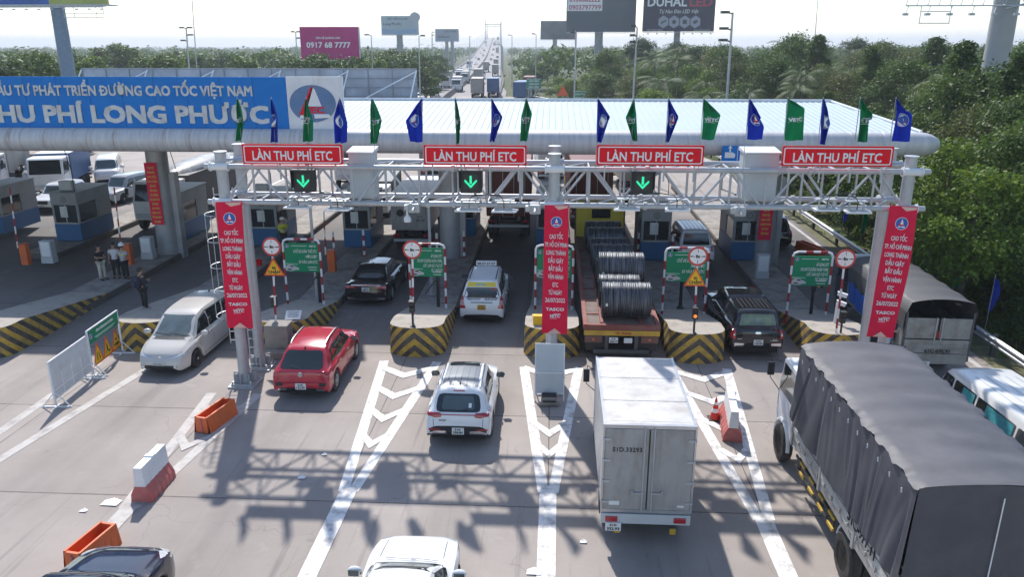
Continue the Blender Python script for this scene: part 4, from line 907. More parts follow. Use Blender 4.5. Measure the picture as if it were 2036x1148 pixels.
# red text banners on the canopy columns
for (x, y, w, z0, z1, lab) in [(-19.75, 37.35, .62, 1.9, 5.0, 'narrow red notice with yellow text on the left canopy column'), (10.25, 37.3, .62, 1.5, 3.2, 'short red notice with yellow text on the right canopy column')]:
    t = thing('column_notice', lab, 'banner', (x, y, 0)); b = MB(); b.bx(-w/2, w/2, 0, .02, z0, z1); b.build('cloth', m_vinyl, t)
    b = MB(); z = z1-.25; k = 0
    WD = ['THU PHÍ', 'KHÔNG DỪNG', 'CAO TỐC', 'LONG THÀNH', 'DẦU GIÂY', 'VẬN HÀNH', 'TỰ ĐỘNG', 'XE DÁN THẺ', 'MỚI ĐƯỢC', 'ĐI VÀO', 'LÀN ETC', 'TỪ NGÀY', '01/08']
    while z > z0+.15: b.text(WD[k % 13], basis((0, -.008, z)), .1, w*(.5+.1*(k % 4)), 0, .04); z -= .225; k += 1
    b.build('lettering', mat('notice yellow', (.8, .55, .1), .5), t)
# striped guard posts around the booths, black ticket arms
k = 0
for x in (-15.8, -10.9, -9.5, -5.7, -4.4, .7, 4.3, 5.9, 9.0):
    for y in ((37.4, 40.2) if k % 2 else (37.9,)):
        t = thing('guard_post', 'red and white striped guard post beside a toll booth', 'post', (x, y, .27), 0, 'striped guard posts beside the booths'); b = MB(); candy(b, (0, 0, .0), (0, 0, 1.35), .06, .27, 8, 1); b.build('tube', [m_rpost, m_letter], t)
        b = MB(); b.lathe([(.12, 0), (.12, .04), (.07, .06)], 10); b.build('flange', m_rpost, t)
    k += 1
for (px, py, s, lab) in [(638, 610, 1, 'folded black arm post behind the notice frame of the red car lane'), (872, 618, 1, 'folded black arm post behind the notice frame left of the taxi'), (1352, 614, -1, 'folded black arm post behind the notice frame right of the coils'), (1610, 638, -1, 'black post with striped yellow arm on the rightmost island')]:
    P = G(px, py, .28); t = thing('arm_post', lab, 'post', P, 0, 'black arm posts on the islands')
    b = MB(); b.lathe([(.16, 0), (.13, .05), (.07, .14), (.06, 1.3)], 10); b.bx(-.07, .07, -.07, .07, 1.2, 1.5); b.build('post', m_black, t)
    b = MB(); b.tube((0, -.05, 1.4), (-s*.5*(-1 if lab.startswith('black') else 1), -.1, .75 if not lab.startswith('black') else 1.65), .035, 6); b.build('arm', m_steeld, t)
    if lab.startswith('black'):
        b = MB(); M = Matrix.Rotation(R(18), 4, 'Y')
        for q in range(7): b.box((-.95+.13*q, -.1, 1.55), (.065, .03, .36), q % 2, 0, M)
        b.build('striped_board', [m_hblk, m_syel], t)
# lamp / camera posts on islands (galvanised)
for (px, py, pyt, lab) in [(632, 610, 395, 'grey camera pole behind the notice frame of the red car lane'), (858, 585, 400, 'grey camera pole between the black sedan and the taxi')]:
    P = G(px, py, .28); T = AY(px, pyt, P.y); t = thing('camera_pole', lab, 'pole', P); b = MB(); b.lathe([(.16, 0), (.07, .05), (.06, T.z-.28)], 10); b.build('pole', m_galv, t); b = MB(); b.bx(-.09, .09, -.2, .15, T.z-.5, T.z-.3); b.build('camera', m_white, t)
# ---- guard rail along the right edge and short flags
t = thing('guard_rail', 'long galvanised guard rail along the right road edge', 'guard rail', (15.55, 0, 0))
b = MB(); prf = [(0, .42), (.05, .47), (.05, .53), (-.01, .58), (.05, .63), (.05, .70), (0, .75)]; vs_ = []; fs_ = []; yy = list(range(10, 79, 4)); k = len(prf)
for i, y in enumerate(yy): vs_ += [(-x_*1.6-.02, y, z_) for x_, z_ in prf]
for i in range(len(yy)-1): fs_ += [(i*k+j, i*k+j+1, i*k+k+j+1, i*k+k+j) for j in range(k-1)]
vs2 = [(x_+.012, y_, z_) for x_, y_, z_ in vs_]; b.add(vs_, fs_); b.add(vs2, [f[::-1] for f in fs_]); b.build('rail', m_galv, t, smooth=30)
for y in yy: b = MB(); b.bx(0, .14, -.06, .06, -.15, .8); b.build('post', m_steeld, t, loc=(0, y+.5, 0))
m_hflag = [m_fb, m_fg]
for i, (px, py, c) in enumerate([(1656, 455, 0), (1694, 465, 1), (1738, 510, 0), (1826, 548, 0), (1893, 585, 1), (1971, 640, 0)]):
    P = G(px, py, .0); x = 16.2; y = {0: 43.5, 1: 40.8, 2: 37.0, 3: 33.6, 4: 30.9, 5: 28.2}[i]
    t = thing('roadside_flag', '%s limp flag by the guard rail, %s from the far end' % (['blue', 'green'][c], ORD[i]), 'flag', (x, y, -.1), 0, 'limp flags behind the guard rail')
    b = MB(); b.tube((0, 0, 0), (0, 0, 2.6), .014, 6); b.build('pole', m_galv, t)
    b = MB(); vs_ = []; nv = 12; nu = 6
    for j in range(nv+1):
        v = j/nv; w = .16+.16*math.sin(PI*min(1, v*1.1))
        for a in range(nu+1): u = a/nu; vs_.append((-.02+w*u, .07*math.sin(u*7+v*2+i), 2.5-1.25*v-.1*u))
    vs_ += [(x_, y_+.008, z_) for x_, y_, z_ in vs_]; q0 = (nu+1)*(nv+1); fs_ = []
    for j in range(nv):
        for a in range(nu): q = j*(nu+1)+a; fs_ += [(q+nu+1, q+nu+2, q+1, q), (q0+q, q0+q+1, q0+q+nu+2, q0+q+nu+1)]
    b.add(vs_, fs_); b.build('cloth', m_hflag[c], t, smooth=70)
# ================================================================ VEHICLES
def pchip(xs, ys_, x):
    xs = np.array(xs, float); ys_ = np.array(ys_, float); h = np.diff(xs); d = np.diff(ys_)/h; n = len(xs); m = np.zeros(n)
    m[0] = d[0]; m[-1] = d[-1]
    for i in range(1, n-1):
        if d[i-1]*d[i] > 0: w1 = 2*h[i]+h[i-1]; w2 = h[i]+2*h[i-1]; m[i] = (w1+w2)/(w1/d[i-1]+w2/d[i])
    i = np.clip(np.searchsorted(xs, x)-1, 0, n-2); t = (x-xs[i])/h[i]
    return (1+2*t)*(1-t)**2*ys_[i]+t*(1-t)**2*h[i]*m[i]+t*t*(3-2*t)*ys_[i+1]+t*t*(t-1)*h[i]*m[i+1]
def car_body(st, wheels, rw_, clad, nsub=72):
    """st rows: y, z bottom, z waist, z top, half width, roof half width. wheels: list of y."""
    st = np.array(st, float); s = np.concatenate([[0], np.cumsum(np.hypot(np.diff(st[:, 0]), np.diff(st[:, 3]))+1e-3)])
    tt = np.unique(np.concatenate([np.linspace(0, s[-1], nsub), s])); F = [pchip(s, st[:, k], tt) for k in range(6)]
    vs_ = []; rings = []
    for y, zb, zw, zt, hw, rw in zip(*F):
        za = zb
        for wy in wheels:
            RR = rw_+.07
            if abs(y-wy) < RR: za = max(za, rw_+math.sqrt(RR*RR-(y-wy)**2)-.015)
        za = min(za, zw-.05); zw = min(zw, zt-.012); g = zt-zw; c = min(.10, .42*g); ze = zt-c
        k = min(1, g/.3)
        pts = [(0, zb+.05), (hw*.86, zb+.03 if za <= zb+.01 else za), (hw*.975, za+.0), (hw*.998, za+(zw-za)*.14), (hw, za+(zw-za)*.45), (hw*.99, za+(zw-za)*.78), (hw*.95, zw),
               (hw*.95*(1-.08*k)+(rw-hw*.95)*.08, zw+g*.12), ((hw*.94)*.5+rw*.5+.01, zw+(ze-zw)*.5), (rw+.012, ze), (rw-.05, zt-min(.035, .15*g)), (rw*.6, zt-min(.012, .05*g)), (0, zt)]
        ring = [(x, y, z) for x, z in pts]+[(-x, y, z) for x, z in pts[-2:0:-1]]
        rings.append(ring)
    n = len(rings[0]); fs_ = []; mi = []
    for r in rings: vs_ += r
    for i in range(len(rings)-1):
        for j in range(n):
            fs_.append((i*n+j, i*n+(j+1) % n, (i+1)*n+(j+1) % n, (i+1)*n+j)); e = min(j, n-1-j); mi.append(1 if e == 0 or (clad and e <= 2) else (2 if e == 1 else 0))
            if mi[-1] == 2: mi[-1] = 1 if clad else 0
    fs_.append(tuple(range(n-1, -1, -1))); mi.append(1 if clad else 0); fs_.append(tuple((len(rings)-1)*n+j for j in range(n))); mi.append(1 if clad else 0)
    return vs_, fs_, mi
AX = {'rear': (Vector((0, 1, 0)), lambda a, b_: Vector((a, -20, b_))), 'front': (Vector((0, -1, 0)), lambda a, b_: Vector((a, 20, b_))),
      'right': (Vector((-1, 0, 0)), lambda a, b_: Vector((20, a, b_))), 'left': (Vector((1, 0, 0)), lambda a, b_: Vector((-20, a, b_))), 'top': (Vector((0, 0, -1)), lambda a, b_: Vector((a, b_, 20)))}
class Skin:
    def __init__(s, vs_, fs_):
        tri = []
        for f in fs_:
            for i in range(1, len(f)-1): tri.append((f[0], f[i], f[i+1]))
        s.t = BVHTree.FromPolygons([Vector(v) for v in vs_], tri)
    def hit(s, side, a, b_):
        d, o = AX[side]; h = s.t.ray_cast(o(a, b_), d)
        if h[0] is None: h = s.t.find_nearest(o(a, b_)+d*19); 
        nrm = h[1]
        if nrm.dot(d) > 0: nrm = -nrm
        return h[0], nrm
    def panel(s, b, side, poly, mi=0, off=.006, rnd=0.0, rings=3, skirt=True):
        # densify + round
        P = [Vector(p) for p in poly]; B = []; n = len(P)
        for i in range(n):
            p, q, r = P[i-1], P[i], P[(i+1) % n]
            if rnd:
                a = q+(p-q).normalized()*min(rnd, (p-q).length*.45); c = q+(r-q).normalized()*min(rnd, (r-q).length*.45)
                B += [a, a*.25+q*.5+c*.25, c]
            else: B.append(q)
        D = []
        for i in range(len(B)):
            p, q = B[i], B[(i+1) % len(B)]; k = max(1, int((q-p).length/.14))
            for j in range(k): D.append(p+(q-p)*j/k)
        c = sum(D, Vector((0, 0)))/len(D); m = len(D); vs_ = []
        h, nn_ = s.hit(side, c.x, c.y); vs_.append(h+nn_*off)
        for k in range(1, rings+1):
            for p in D: q = c+(p-c)*k/rings; h, nn_ = s.hit(side, q.x, q.y); vs_.append(h+nn_*off)
        for p in D: h, nn_ = s.hit(side, p.x, p.y); vs_.append(h-nn_*.01)
        fs_ = [(0, 1+i, 1+(i+1) % m) for i in range(m)]
        for k in range(rings):
            for i in range(m): a = 1+k*m; fs_.append((a+i, a+m+i, a+m+(i+1) % m, a+(i+1) % m))
        if side in ('left', 'front'): pass
        # orient outward
        n0 = (vs_[2]-vs_[0]).cross(vs_[1]-vs_[0]); h, nn_ = s.hit(side, c.x, c.y)
        if (vs_[1]-vs_[0]).cross(vs_[2]-vs_[0]).dot(nn_) < 0: fs_ = [f[::-1] for f in fs_]
        b.add(vs_, fs_, mi)
    def line(s, b, side, pts, w=.014, mi=0, off=.003):
        for p, q in zip(pts[:-1], pts[1:]):
            p = Vector(p); q = Vector(q); k = max(1, int((q-p).length/.12)); d = (q-p).normalized(); e = Vector((-d.y, d.x))*w/2; vs_ = []
            for j in range(k+1):
                c = p+(q-p)*j/k
                for g in (c+e, c-e): h, nn_ = s.hit(side, g.x, g.y); vs_.append(h+nn_*off)
            b.add(vs_, [(2*j, 2*j+1, 2*j+3, 2*j+2) for j in range(k)], mi)
    def text(s, b, side, txt, ca, cb_, h, w, mi=0, flip=1, off=.008, bold=.02):
        t = MB(); t.text(txt, None, h, w, 0, bold)
        vs_ = []
        for (x, y, z) in t.v:
            p, nn_ = s.hit(side, ca+flip*x, cb_+y); vs_.append(p+nn_*(off+z))
        b.add(vs_, t.f, mi)
def wheel(parent, x, y, r, w=.2, style=5, dual=False, rim_m=None):
    sgn_ = 1 if x > 0 else -1
    b = MB(); M = Matrix.Translation((0, 0, 0)) @ Matrix.Rotation(PI/2, 4, 'Y')
    b.lathe([(r*.62, -w/2), (r*.9, -w/2), (r*.985, -w*.36), (r, 0), (r*.985, w*.36), (r*.9, w/2), (r*.62, w/2), (r*.60, w*.3), (r*.60, -w*.3), (r*.62, -w/2)], 28, 0, M)
    o = b.build('wheel', m_rubber, parent, smooth=40, loc=(x, y, r))
    b = MB(); F = basis((sgn_*(w*.34), 0, 0), (0, sgn_, 0), (0, 0, 1)); b.prism(circ(0, 0, r*.61, 28), .01, 1, F, -.03)
    n = 28; a = circ(0, 0, r*.64, n); c = circ(0, 0, r*.54, n); b.add([(*p, w*.12) for p in a]+[(*p, w*.06) for p in c]+[(*p, -.03) for p in c], [(i, (i+1) % n, n+(i+1) % n, n+i) for i in range(n)]+[(n+i, n+(i+1) % n, 2*n+(i+1) % n, 2*n+i) for i in range(n)], 0, F)
    if style:
        for k in range(style):
            t = 2*PI*k/style; rot = F @ Matrix.Rotation(t, 4, 'Z'); b.prism([(-r*.09, 0), (r*.09, 0), (r*.12, r*.57), (r*.02, r*.57), (0, r*.3), (-r*.02, r*.57), (-r*.12, r*.57)], .035, 0, rot, -.01)
        b.prism(circ(0, 0, r*.15, 12), .05, 0, F, -.01)
    else:                                         # pressed truck wheel
        b.lathe([(r*.5, .0), (r*.44, -.05), (r*.28, -.04), (r*.24, .03), (.001, .04)], 18, 0, F)
        for k in range(8): b.tube(F @ Vector((r*.36*math.cos(k*PI/4), r*.36*math.sin(k*PI/4), -.045)), F @ Vector((r*.36*math.cos(k*PI/4), r*.36*math.sin(k*PI/4), -.035)), r*.06, 6, 1)
    b.build('rim', [rim_m or m_alloy, m_black], o, smooth=30); return o
def mirror(parent, x, y, z, m, s=1.0):
    sg = 1 if x > 0 else -1; b = MB(); b.ellipsoid((sg*.12*s, 0, .04), (.125*s, .075*s, .085*s), 12, 8, 0); b.bx(min(0, sg*.04), max(0, sg*.04), -.03, .03, -.02, .03, 1)
    b.prism([(-.09*s, -.06*s), (.09*s, -.06*s), (.09*s, .06*s), (-.09*s, .06*s)], .01, 2, basis((sg*.125*s, -.068*s, .04)))
    b.build('door_mirror', [m, m_black, m_glassb], parent, smooth=50, loc=(x, y, z))
def plate(parent, sk, side, x, z, l1, l2, base=m_plate, w=.33, h=.20):
    b = MB(); p, nn_ = sk.hit(side, x, z); d = -1 if side == 'rear' else 1; F = basis((x, p.y+d*.02, z), (1 if d < 0 else -1, 0, 0)); b.prism(rrect(w, h, .02), .012, 0, F, 0)
    if l2: b.text(l1, basis((x, p.y+d*.033, z+h*.23), (-d, 0, 0)), h*.30, w*.5, 1, .03); b.text(l2, basis((x, p.y+d*.033, z-h*.2), (-d, 0, 0)), h*.32, w*.78, 1, .03)
    else: b.text(l1, basis((x, p.y+d*.033, z), (-d, 0, 0)), h*.5, w*.85, 1, .03)
    b.build('number_plate', [base, m_ink], parent)
def suv_st(L, W, H, hood=1.0, belt=.96, rear_rake=.30, zb=.27, roofdrop=.05, rw=.60, cowl=None, ws=None, nose=.72):
    a = -L/2; f = L/2; w = W/2; cowl = L*.25 if cowl is None else cowl; ws = cowl-.72 if ws is None else ws
    return [(a, zb+.10, .58, .64, w*.86, w*.7), (a+.03, zb+.03, .70, .80, w*.94, w*.76), (a+.07, zb, .86, .96, w*.97, w*.78), (a+.14, zb, belt-.02, belt+.06, w*.985, w*.78),
            (a+.14+rear_rake*.5, zb, belt, belt+.30, w*.99, w*.76), (a+.14+rear_rake, zb, belt, H-roofdrop-.05, w, w*.70), (a+.32+rear_rake, zb, belt, H-roofdrop, w, w*.69), (a+L*.36, zb, belt-.01, H-.005, w, w*rw/.6*.68), (a+L*.5, zb, belt-.02, H, w, w*.68), (ws-.05, zb, belt-.03, H-.04, w, w*.67),
            (cowl, zb, hood-.04, hood+.02, w*.995, w*.76), (cowl+.25, zb, hood-.07, hood-.005, w*.985, w*.74), (f-.42, zb, hood-.14, hood-.07, w*.96, w*.70), (f-.14, zb+.0, hood-.24, hood-.16, w*.88, w*.64), (f-.04, zb+.04, nose-.06, nose, w*.80, w*.6), (f, zb+.10, nose-.22, nose-.14, w*.72, w*.56)]
def start_car(name, label, x, y, rz, body_m, st, wheels, r, clad, W, group=None):
    t = thing(name, label, 'car', (x, y, .004), rz, group)
    vs_, fs_, mi = car_body(st, wheels, r, clad); sk = Skin(vs_, fs_)
    b = MB(); b.v = [tuple(v) for v in vs_]; b.f = fs_; b.m = mi; b.build('body', [body_m, m_black if clad else m_dark], t, smooth=38)
    b = MB(); a, f = st[0][0], st[-1][0]; b.bx(-W/2+.16, W/2-.16, a+.15, f-.2, .2, .5); b.build('underbody', m_dark, t)
    for wy in wheels:
        b = MB(); b.bx(-W/2+.1, W/2-.1, wy-r*.95, wy+r*.95, r*.5, r*1.55); b.build('wheel_well', m_dark, t)
        for s in (-1, 1): wheel(t, s*(W/2-.115), wy, r)
    return t, sk
def rails(t, sk, xs, y0, y1, m, h=.04):
    b = MB()
    for s in (-1, 1):
        pts = []
        for k in range(9):
            y = y0+(y1-y0)*k/8; p, _ = sk.hit('top', s*xs, y); pts.append((s*xs, y, p.z+(h if 0 < k < 8 else .0)))
        b.path(pts, .02, 6)
    b.build('roof_rail', m, t, smooth=50)
def wiper(t, sk, x0, z0, x1, z1):
    b = MB(); sk.line(b, 'rear', [(x0, z0), (x1, z1)], .018, 0, .018); b.build('rear_wiper', m_black, t)
def fin(t, sk, y): p, _ = sk.hit('top', 0, y); b = MB(); b.add([(-.03, y-.07, p.z-.01), (.03, y-.07, p.z-.01), (0, y+.1, p.z-.01), (0, y-.08, p.z+.07)], [(0, 2, 1), (0, 1, 3), (1, 2, 3), (2, 0, 3)]); b.build('fin_antenna', m_black, t)
def side_glass(t, sk, polys, m=m_glass, rnd=.05):
    for s in ('left', 'right'):
        for poly in polys: b = MB(); sk.panel(b, s, poly, 0, .005, rnd, 3); b.build('side_window', m, t, smooth=60)
def door_lines(t, sk, lines, handles):
    b = MB()
    for s in ('left', 'right'):
        for l in lines: sk.line(b, s, l)
    b.build('door_seam', m_dark, t)
    for s in (-1, 1):
        for (y, z) in handles: p, _ = sk.hit('right' if s > 0 else 'left', y, z); b = MB(); b.box((p.x+s*.02, y, z), (.03, .19, .03)); b.build('door_handle', m_chrome, t, bevel=.008)
def both(fn):
    for s in (-1, 1): fn(s)
# ---- 1. white compact SUV, near centre
p_wh = paint('white car paint', (.80, .81, .82), .2, .05); m_spec = mat('rear lamp clear', (.5, .25, .25), .1, coat=1)
st = suv_st(4.02, 1.80, 1.62, 1.0, .98, .34, .30)
t, sk = start_car('compact_suv', 'white compact SUV with dark roof panel and full width tail lamp behind the taxi', -2.46, 20.95, R(0), p_wh, st, (-1.25, 1.27), .335, True, 1.80)
b = MB(); sk.panel(b, 'rear', [(-.62, 1.0), (.62, 1.0), (.56, 1.42), (-.56, 1.42)], 0, .006, .12, 4); b.build('rear_window', m_glass, t, smooth=60)
b = MB(); sk.panel(b, 'rear', [(-.46, 1.05), (.46, 1.05), (.40, 1.37), (-.40, 1.37)], 0, .012, .07, 4); b.build('rear_window_pane', m_glassb, t, smooth=60)
b = MB(); sk.panel(b, 'front', [(-.66, 1.06), (.66, 1.06), (.56, 1.50), (-.56, 1.50)], 0, .006, .06, 4); b.build('windscreen', m_glass, t, smooth=60)
b = MB(); sk.panel(b, 'top', [(-.50, -1.42), (.50, -1.42), (.48, .25), (-.48, .25)], 0, .004, .04, 5); b.build('roof_panel', mat('grey roof film', (.16, .18, .2), .3, .2, .1, 2, coat=.3), t, smooth=60)
b = MB(); sk.panel(b, 'top', [(-.43, -.12), (.43, -.12), (.42, .42), (-.42, .42)], 0, .012, .06, 4); b.build('sunroof', m_glass, t, smooth=60)
b = MB()
for x_ in (-.36, -.18, 0, .18, .36): sk.line(b, 'top', [(x_, -1.38), (x_, -.2)], .025, 0, .012)
b.build('roof_groove', mat('roof groove', (.09, .10, .11), .4), t)
side_glass(t, sk, [[(-1.45, 1.06), (-.98, 1.03), (-.98, 1.42), (-1.2, 1.40)], [(-.92, 1.03), (-.02, 1.01), (-.02, 1.46), (-.92, 1.43)], [(.04, 1.01), (.86, 1.02), (.42, 1.40), (.04, 1.46)]])
for s in (-1, 1):
    b = MB(); sk.panel(b, 'rear', [(s*.84, .90), (s*.60, .86), (s*.44, .88), (s*.46, .98), (s*.84, 1.0)][::s], 0, .012, .04, 3); b.build('tail_lamp', m_tail, t, smooth=60)
    b = MB(); sk.panel(b, 'rear', [(s*.80, .50), (s*.50, .52), (s*.50, .55), (s*.80, .56)][::s], 0, .008, .0, 2); b.build('reflector', m_tail, t)
    b = MB(); sk.panel(b, 'rear', [(s*.78, .40), (s*.30, .40), (s*.33, .49), (s*.60, .50), (s*.80, .44)][::s], 0, .012, .02, 3); b.build('bumper_trim', m_chrome, t)
b = MB(); sk.panel(b, 'rear', [(-.50, .925), (.50, .925), (.50, .955), (-.50, .955)], 0, .01, 0, 2); b.build('lamp_strip', m_tail, t)
b = MB(); sk.panel(b, 'rear', [(-.80, .36), (.80, .36), (.80, .44), (.64, .59), (-.64, .59), (-.80, .44)], 0, .006, .04, 4); b.build('rear_cladding', m_black, t, smooth=60)
plate(t, sk, 'rear', 0, .50, '51K', '358.84'); fin(t, sk, -1.25); rails(t, sk, .56, -1.45, .15, m_chrome); wiper(t, sk, -.02, 1.02, .3, 1.08)
b = MB(); sk.panel(b, 'rear', [(.28, 1.10), (.36, 1.10), (.36, 1.2), (.28, 1.2)], 0, .018, .01, 2); b.build('sticker', m_letter, t)
b = MB(); sk.panel(b, 'rear', [(-.16, 1.475), (.16, 1.475), (.15, 1.495), (-.15, 1.495)], 0, .01, 0, 2); b.build('brake_lamp', m_tail, t)
door_lines(t, sk, [[(-.95, .5), (-.95, .98)], [(.01, .38), (.01, .98)], [(.93, .55), (.9, .98)], [(-.9, .40), (.9, .38)]], [(-.72, .84), (.2, .84)])
for s in (-1, 1): mirror(t, s*.86, .62, 1.0, m_black if s < 0 else m_black, 1.05)
b = MB(); sk.line(b, 'rear', [(-.66, .60), (-.68, .84)], .012); sk.line(b, 'rear', [(.66, .60), (.68, .84)], .012); b.build('tailgate_seam', m_dark, t)
b = MB(); sk.text(b, 'rear', 'SONET', -.42, .79, .035, .2); b.build('badge', m_steeld, t)
for s in (-1, 1): b = MB(); sk.panel(b, 'front', [(s*.82, .72), (s*.45, .74), (s*.45, .83), (s*.80, .86)][::-s], 0, .01, .02, 3); b.build('headlight', m_lampw, t)
# ---- 2. red SUV
p_rd = paint('red car paint', (.46, .018, .045), .18, .04)
st = suv_st(4.3, 1.81, 1.60, 1.0, .95, .62, .30, .07)
t, sk = start_car('red_suv', 'red crossover SUV driving off behind the left gantry post', -7.62, 23.72, R(0), p_rd, st, (-1.28, 1.32), .34, False, 1.81)
b = MB(); sk.panel(b, 'rear', [(-.68, 1.0), (.68, 1.0), (.56, 1.42), (-.56, 1.42)], 0, .006, .09, 4); b.build('rear_window', m_glass, t, smooth=60)
b = MB(); sk.panel(b, 'front', [(-.66, 1.07), (.66, 1.07), (.56, 1.50), (-.56, 1.50)], 0, .006, .06, 4); b.build('windscreen', m_glassb, t, smooth=60)
side_glass(t, sk, [[(-1.40, 1.06), (-1.08, 1.02), (-1.08, 1.38), (-1.2, 1.36)], [(-1.02, 1.02), (-.08, 1.0), (-.08, 1.42), (-1.02, 1.39)], [(-.02, 1.0), (.88, 1.01), (.42, 1.38), (-.02, 1.42)]])
for s in (-1, 1):
    b = MB(); sk.panel(b, 'rear', [(s*.86, .84), (s*.52, .80), (s*.46, .90), (s*.86, 1.0)][::s], 0, .012, .03, 3); b.build('tail_lamp', m_tail, t, smooth=60)
    b = MB(); sk.panel(b, 'rear', [(s*.76, .50), (s*.56, .50), (s*.58, .62), (s*.80, .60)][::s], 0, .008, .03, 2); b.build('bumper_vent', m_black, t)
    b = MB(); sk.panel(b, 'rear', [(s*.74, .35), (s*.46, .35), (s*.46, .41), (s*.72, .41)][::s], 0, .016, .02, 2); b.build('exhaust_trim', m_chrome, t)
    b = MB(); sk.panel(b, 'front', [(s*.82, .74), (s*.45, .74), (s*.45, .84), (s*.80, .88)][::-s], 0, .01, .02, 3); b.build('headlight', m_lampw, t)
b = MB(); sk.panel(b, 'rear', [(-.55, .33), (.55, .33), (.5, .40), (-.5, .40)], 0, .006, .02, 3); b.build('rear_cladding', m_black, t)
plate(t, sk, 'rear', 0, .50, '51K', '132.95'); rails(t, sk, .55, -1.15, .35, m_alloy); wiper(t, sk, -.03, 1.02, -.34, 1.07)
b = MB(); p, _ = sk.hit('rear', 0, .88); b.prism(circ(0, 0, .075, 14), .02, 0, basis((0, p.y-.012, .87))); b.build('badge', m_alloy, t)
door_lines(t, sk, [[(-1.0, .5), (-1.0, .98)], [(-.04, .38), (-.04, .98)], [(.95, .55), (.92, .98)], [(-.95, .40), (.95, .38)]], [(-.78, .86), (.18, .86)])
b = MB(); 
for s in ('left', 'right'): sk.line(b, s, [(-1.5, 1.03), (-.5, 1.0), (.86, 1.0)], .02, 0, .006)
b.build('window_trim', m_chrome, t)
for s in (-1, 1): mirror(t, s*.87, .66, 1.02, p_rd, 1.05)
fin(t, sk, -1.4)
b = MB(); sk.line(b, 'rear', [(-.70, .62), (-.72, .78)], .012); sk.line(b, 'rear', [(.70, .62), (.72, .78)], .012); sk.line(b, 'rear', [(-.7, .62), (.7, .62)], .012); b.build('tailgate_seam', m_dark, t)
# ---- 3. white taxi MPV
st = suv_st(4.55, 1.76, 1.74, 1.02, .98, .26, .28, .04, .63, nose=.78)
t, sk = start_car('taxi', 'white taxi people carrier with yellow roof edge and phone number sign on its roof', -2.70, 31.0, R(0), p_wh, st, (-1.38, 1.37), .32, False, 1.76)
b = MB(); sk.panel(b, 'rear', [(-.70, 1.06), (.70, 1.06), (.60, 1.44), (-.60, 1.44)], 0, .006, .05, 4); b.build('rear_window', m_glass, t, smooth=60)
b = MB(); sk.panel(b, 'rear', [(-.58, 1.47), (.58, 1.47), (.54, 1.63), (-.54, 1.63)], 0, .008, .02, 4); b.build('yellow_band', mat('taxi yellow', (.75, .62, .05), .3), t, smooth=60)
b = MB(); sk.panel(b, 'front', [(-.66, 1.1), (.66, 1.1), (.56, 1.60), (-.56, 1.60)], 0, .006, .06, 4); b.build('windscreen', m_glassb, t, smooth=60)
side_glass(t, sk, [[(-1.95, 1.06), (-1.12, 1.04), (-1.12, 1.50), (-1.85, 1.48)], [(-1.06, 1.04), (-.1, 1.02), (-.1, 1.56), (-1.06, 1.53)], [(-.04, 1.02), (.95, 1.03), (.48, 1.48), (-.04, 1.56)]])
for s in (-1, 1):
    b = MB(); sk.panel(b, 'rear', [(s*.84, .66), (s*.62, .68), (s*.66, .80), (s*.84, .80)][::s], 0, .012, .02, 3); sk.panel(b, 'rear', [(s*.84, .96), (s*.70, .96), (s*.72, 1.1), (s*.82, 1.1)][::s], 0, .012, .02, 3); sk.panel(b, 'rear', [(s*.84, .81), (s*.665, .81), (s*.695, .95), (s*.84, .95)][::s], 1, .012, .02, 3)
    b.build('tail_lamp', [m_tail, m_spec], t, smooth=60)
    b = MB(); sk.panel(b, 'front', [(s*.80, .78), (s*.45, .78), (s*.45, .86), (s*.78, .92)][::-s], 0, .01, .02, 3); b.build('headlight', m_lampw, t)
plate(t, sk, 'rear', 0, .72, '51F', '314.69', mat('yellow number plate', (.7, .38, .03), .5)); rails(t, sk, .52, -1.6, -.0, m_black, .015)
b = MB(); sk.text(b, 'rear', '38.27.27.27', -.3, 1.02, .055, .52); sk.text(b, 'rear', '38.27.27.27', .36, 1.02, .06, .5); sk.line(b, 'rear', [(-.42, .90), (.42, .90)], .035); sk.text(b, 'rear', '14216', .44, 1.39, .05, .18, off=.02); b.build('lettering', m_steeld, t)
b = MB(); sk.panel(b, 'rear', [(.34, 1.35), (.55, 1.35), (.55, 1.43), (.34, 1.43)], 0, .014, .01, 2); b.build('fleet_number', m_pink, t)
b = MB(); sk.panel(b, 'rear', [(-.24, 1.515), (.14, 1.515), (.14, 1.58), (-.24, 1.58)], 0, .014, .01, 2); b.build('brake_lamp', mat('pale blue lettering', (.3, .5, .55), .5), t)
p, _ = sk.hit('top', 0, .2); b = MB(); b.bx(-.42, .42, .12, .26, p.z+.02, p.z+.2, 0); b.text('38.27.27.27', basis((0, .115, p.z+.11)), .1, .74, 1, .03); b.bx(-.5, .5, .16, .22, p.z-.01, p.z+.03, 2); b.build('roof_sign', [m_letter, m_steeld, m_black], t)
door_lines(t, sk, [[(-1.08, .5), (-1.08, .98)], [(-.06, .38), (-.06, .98)], [(1.0, .55), (.98, .98)], [(-1.0, .40), (1.0, .38)]], [(-.84, .88), (.18, .88)])
for s in (-1, 1): mirror(t, s*.86, .78, 1.04, m_black if s < 0 else m_black, 1.1)
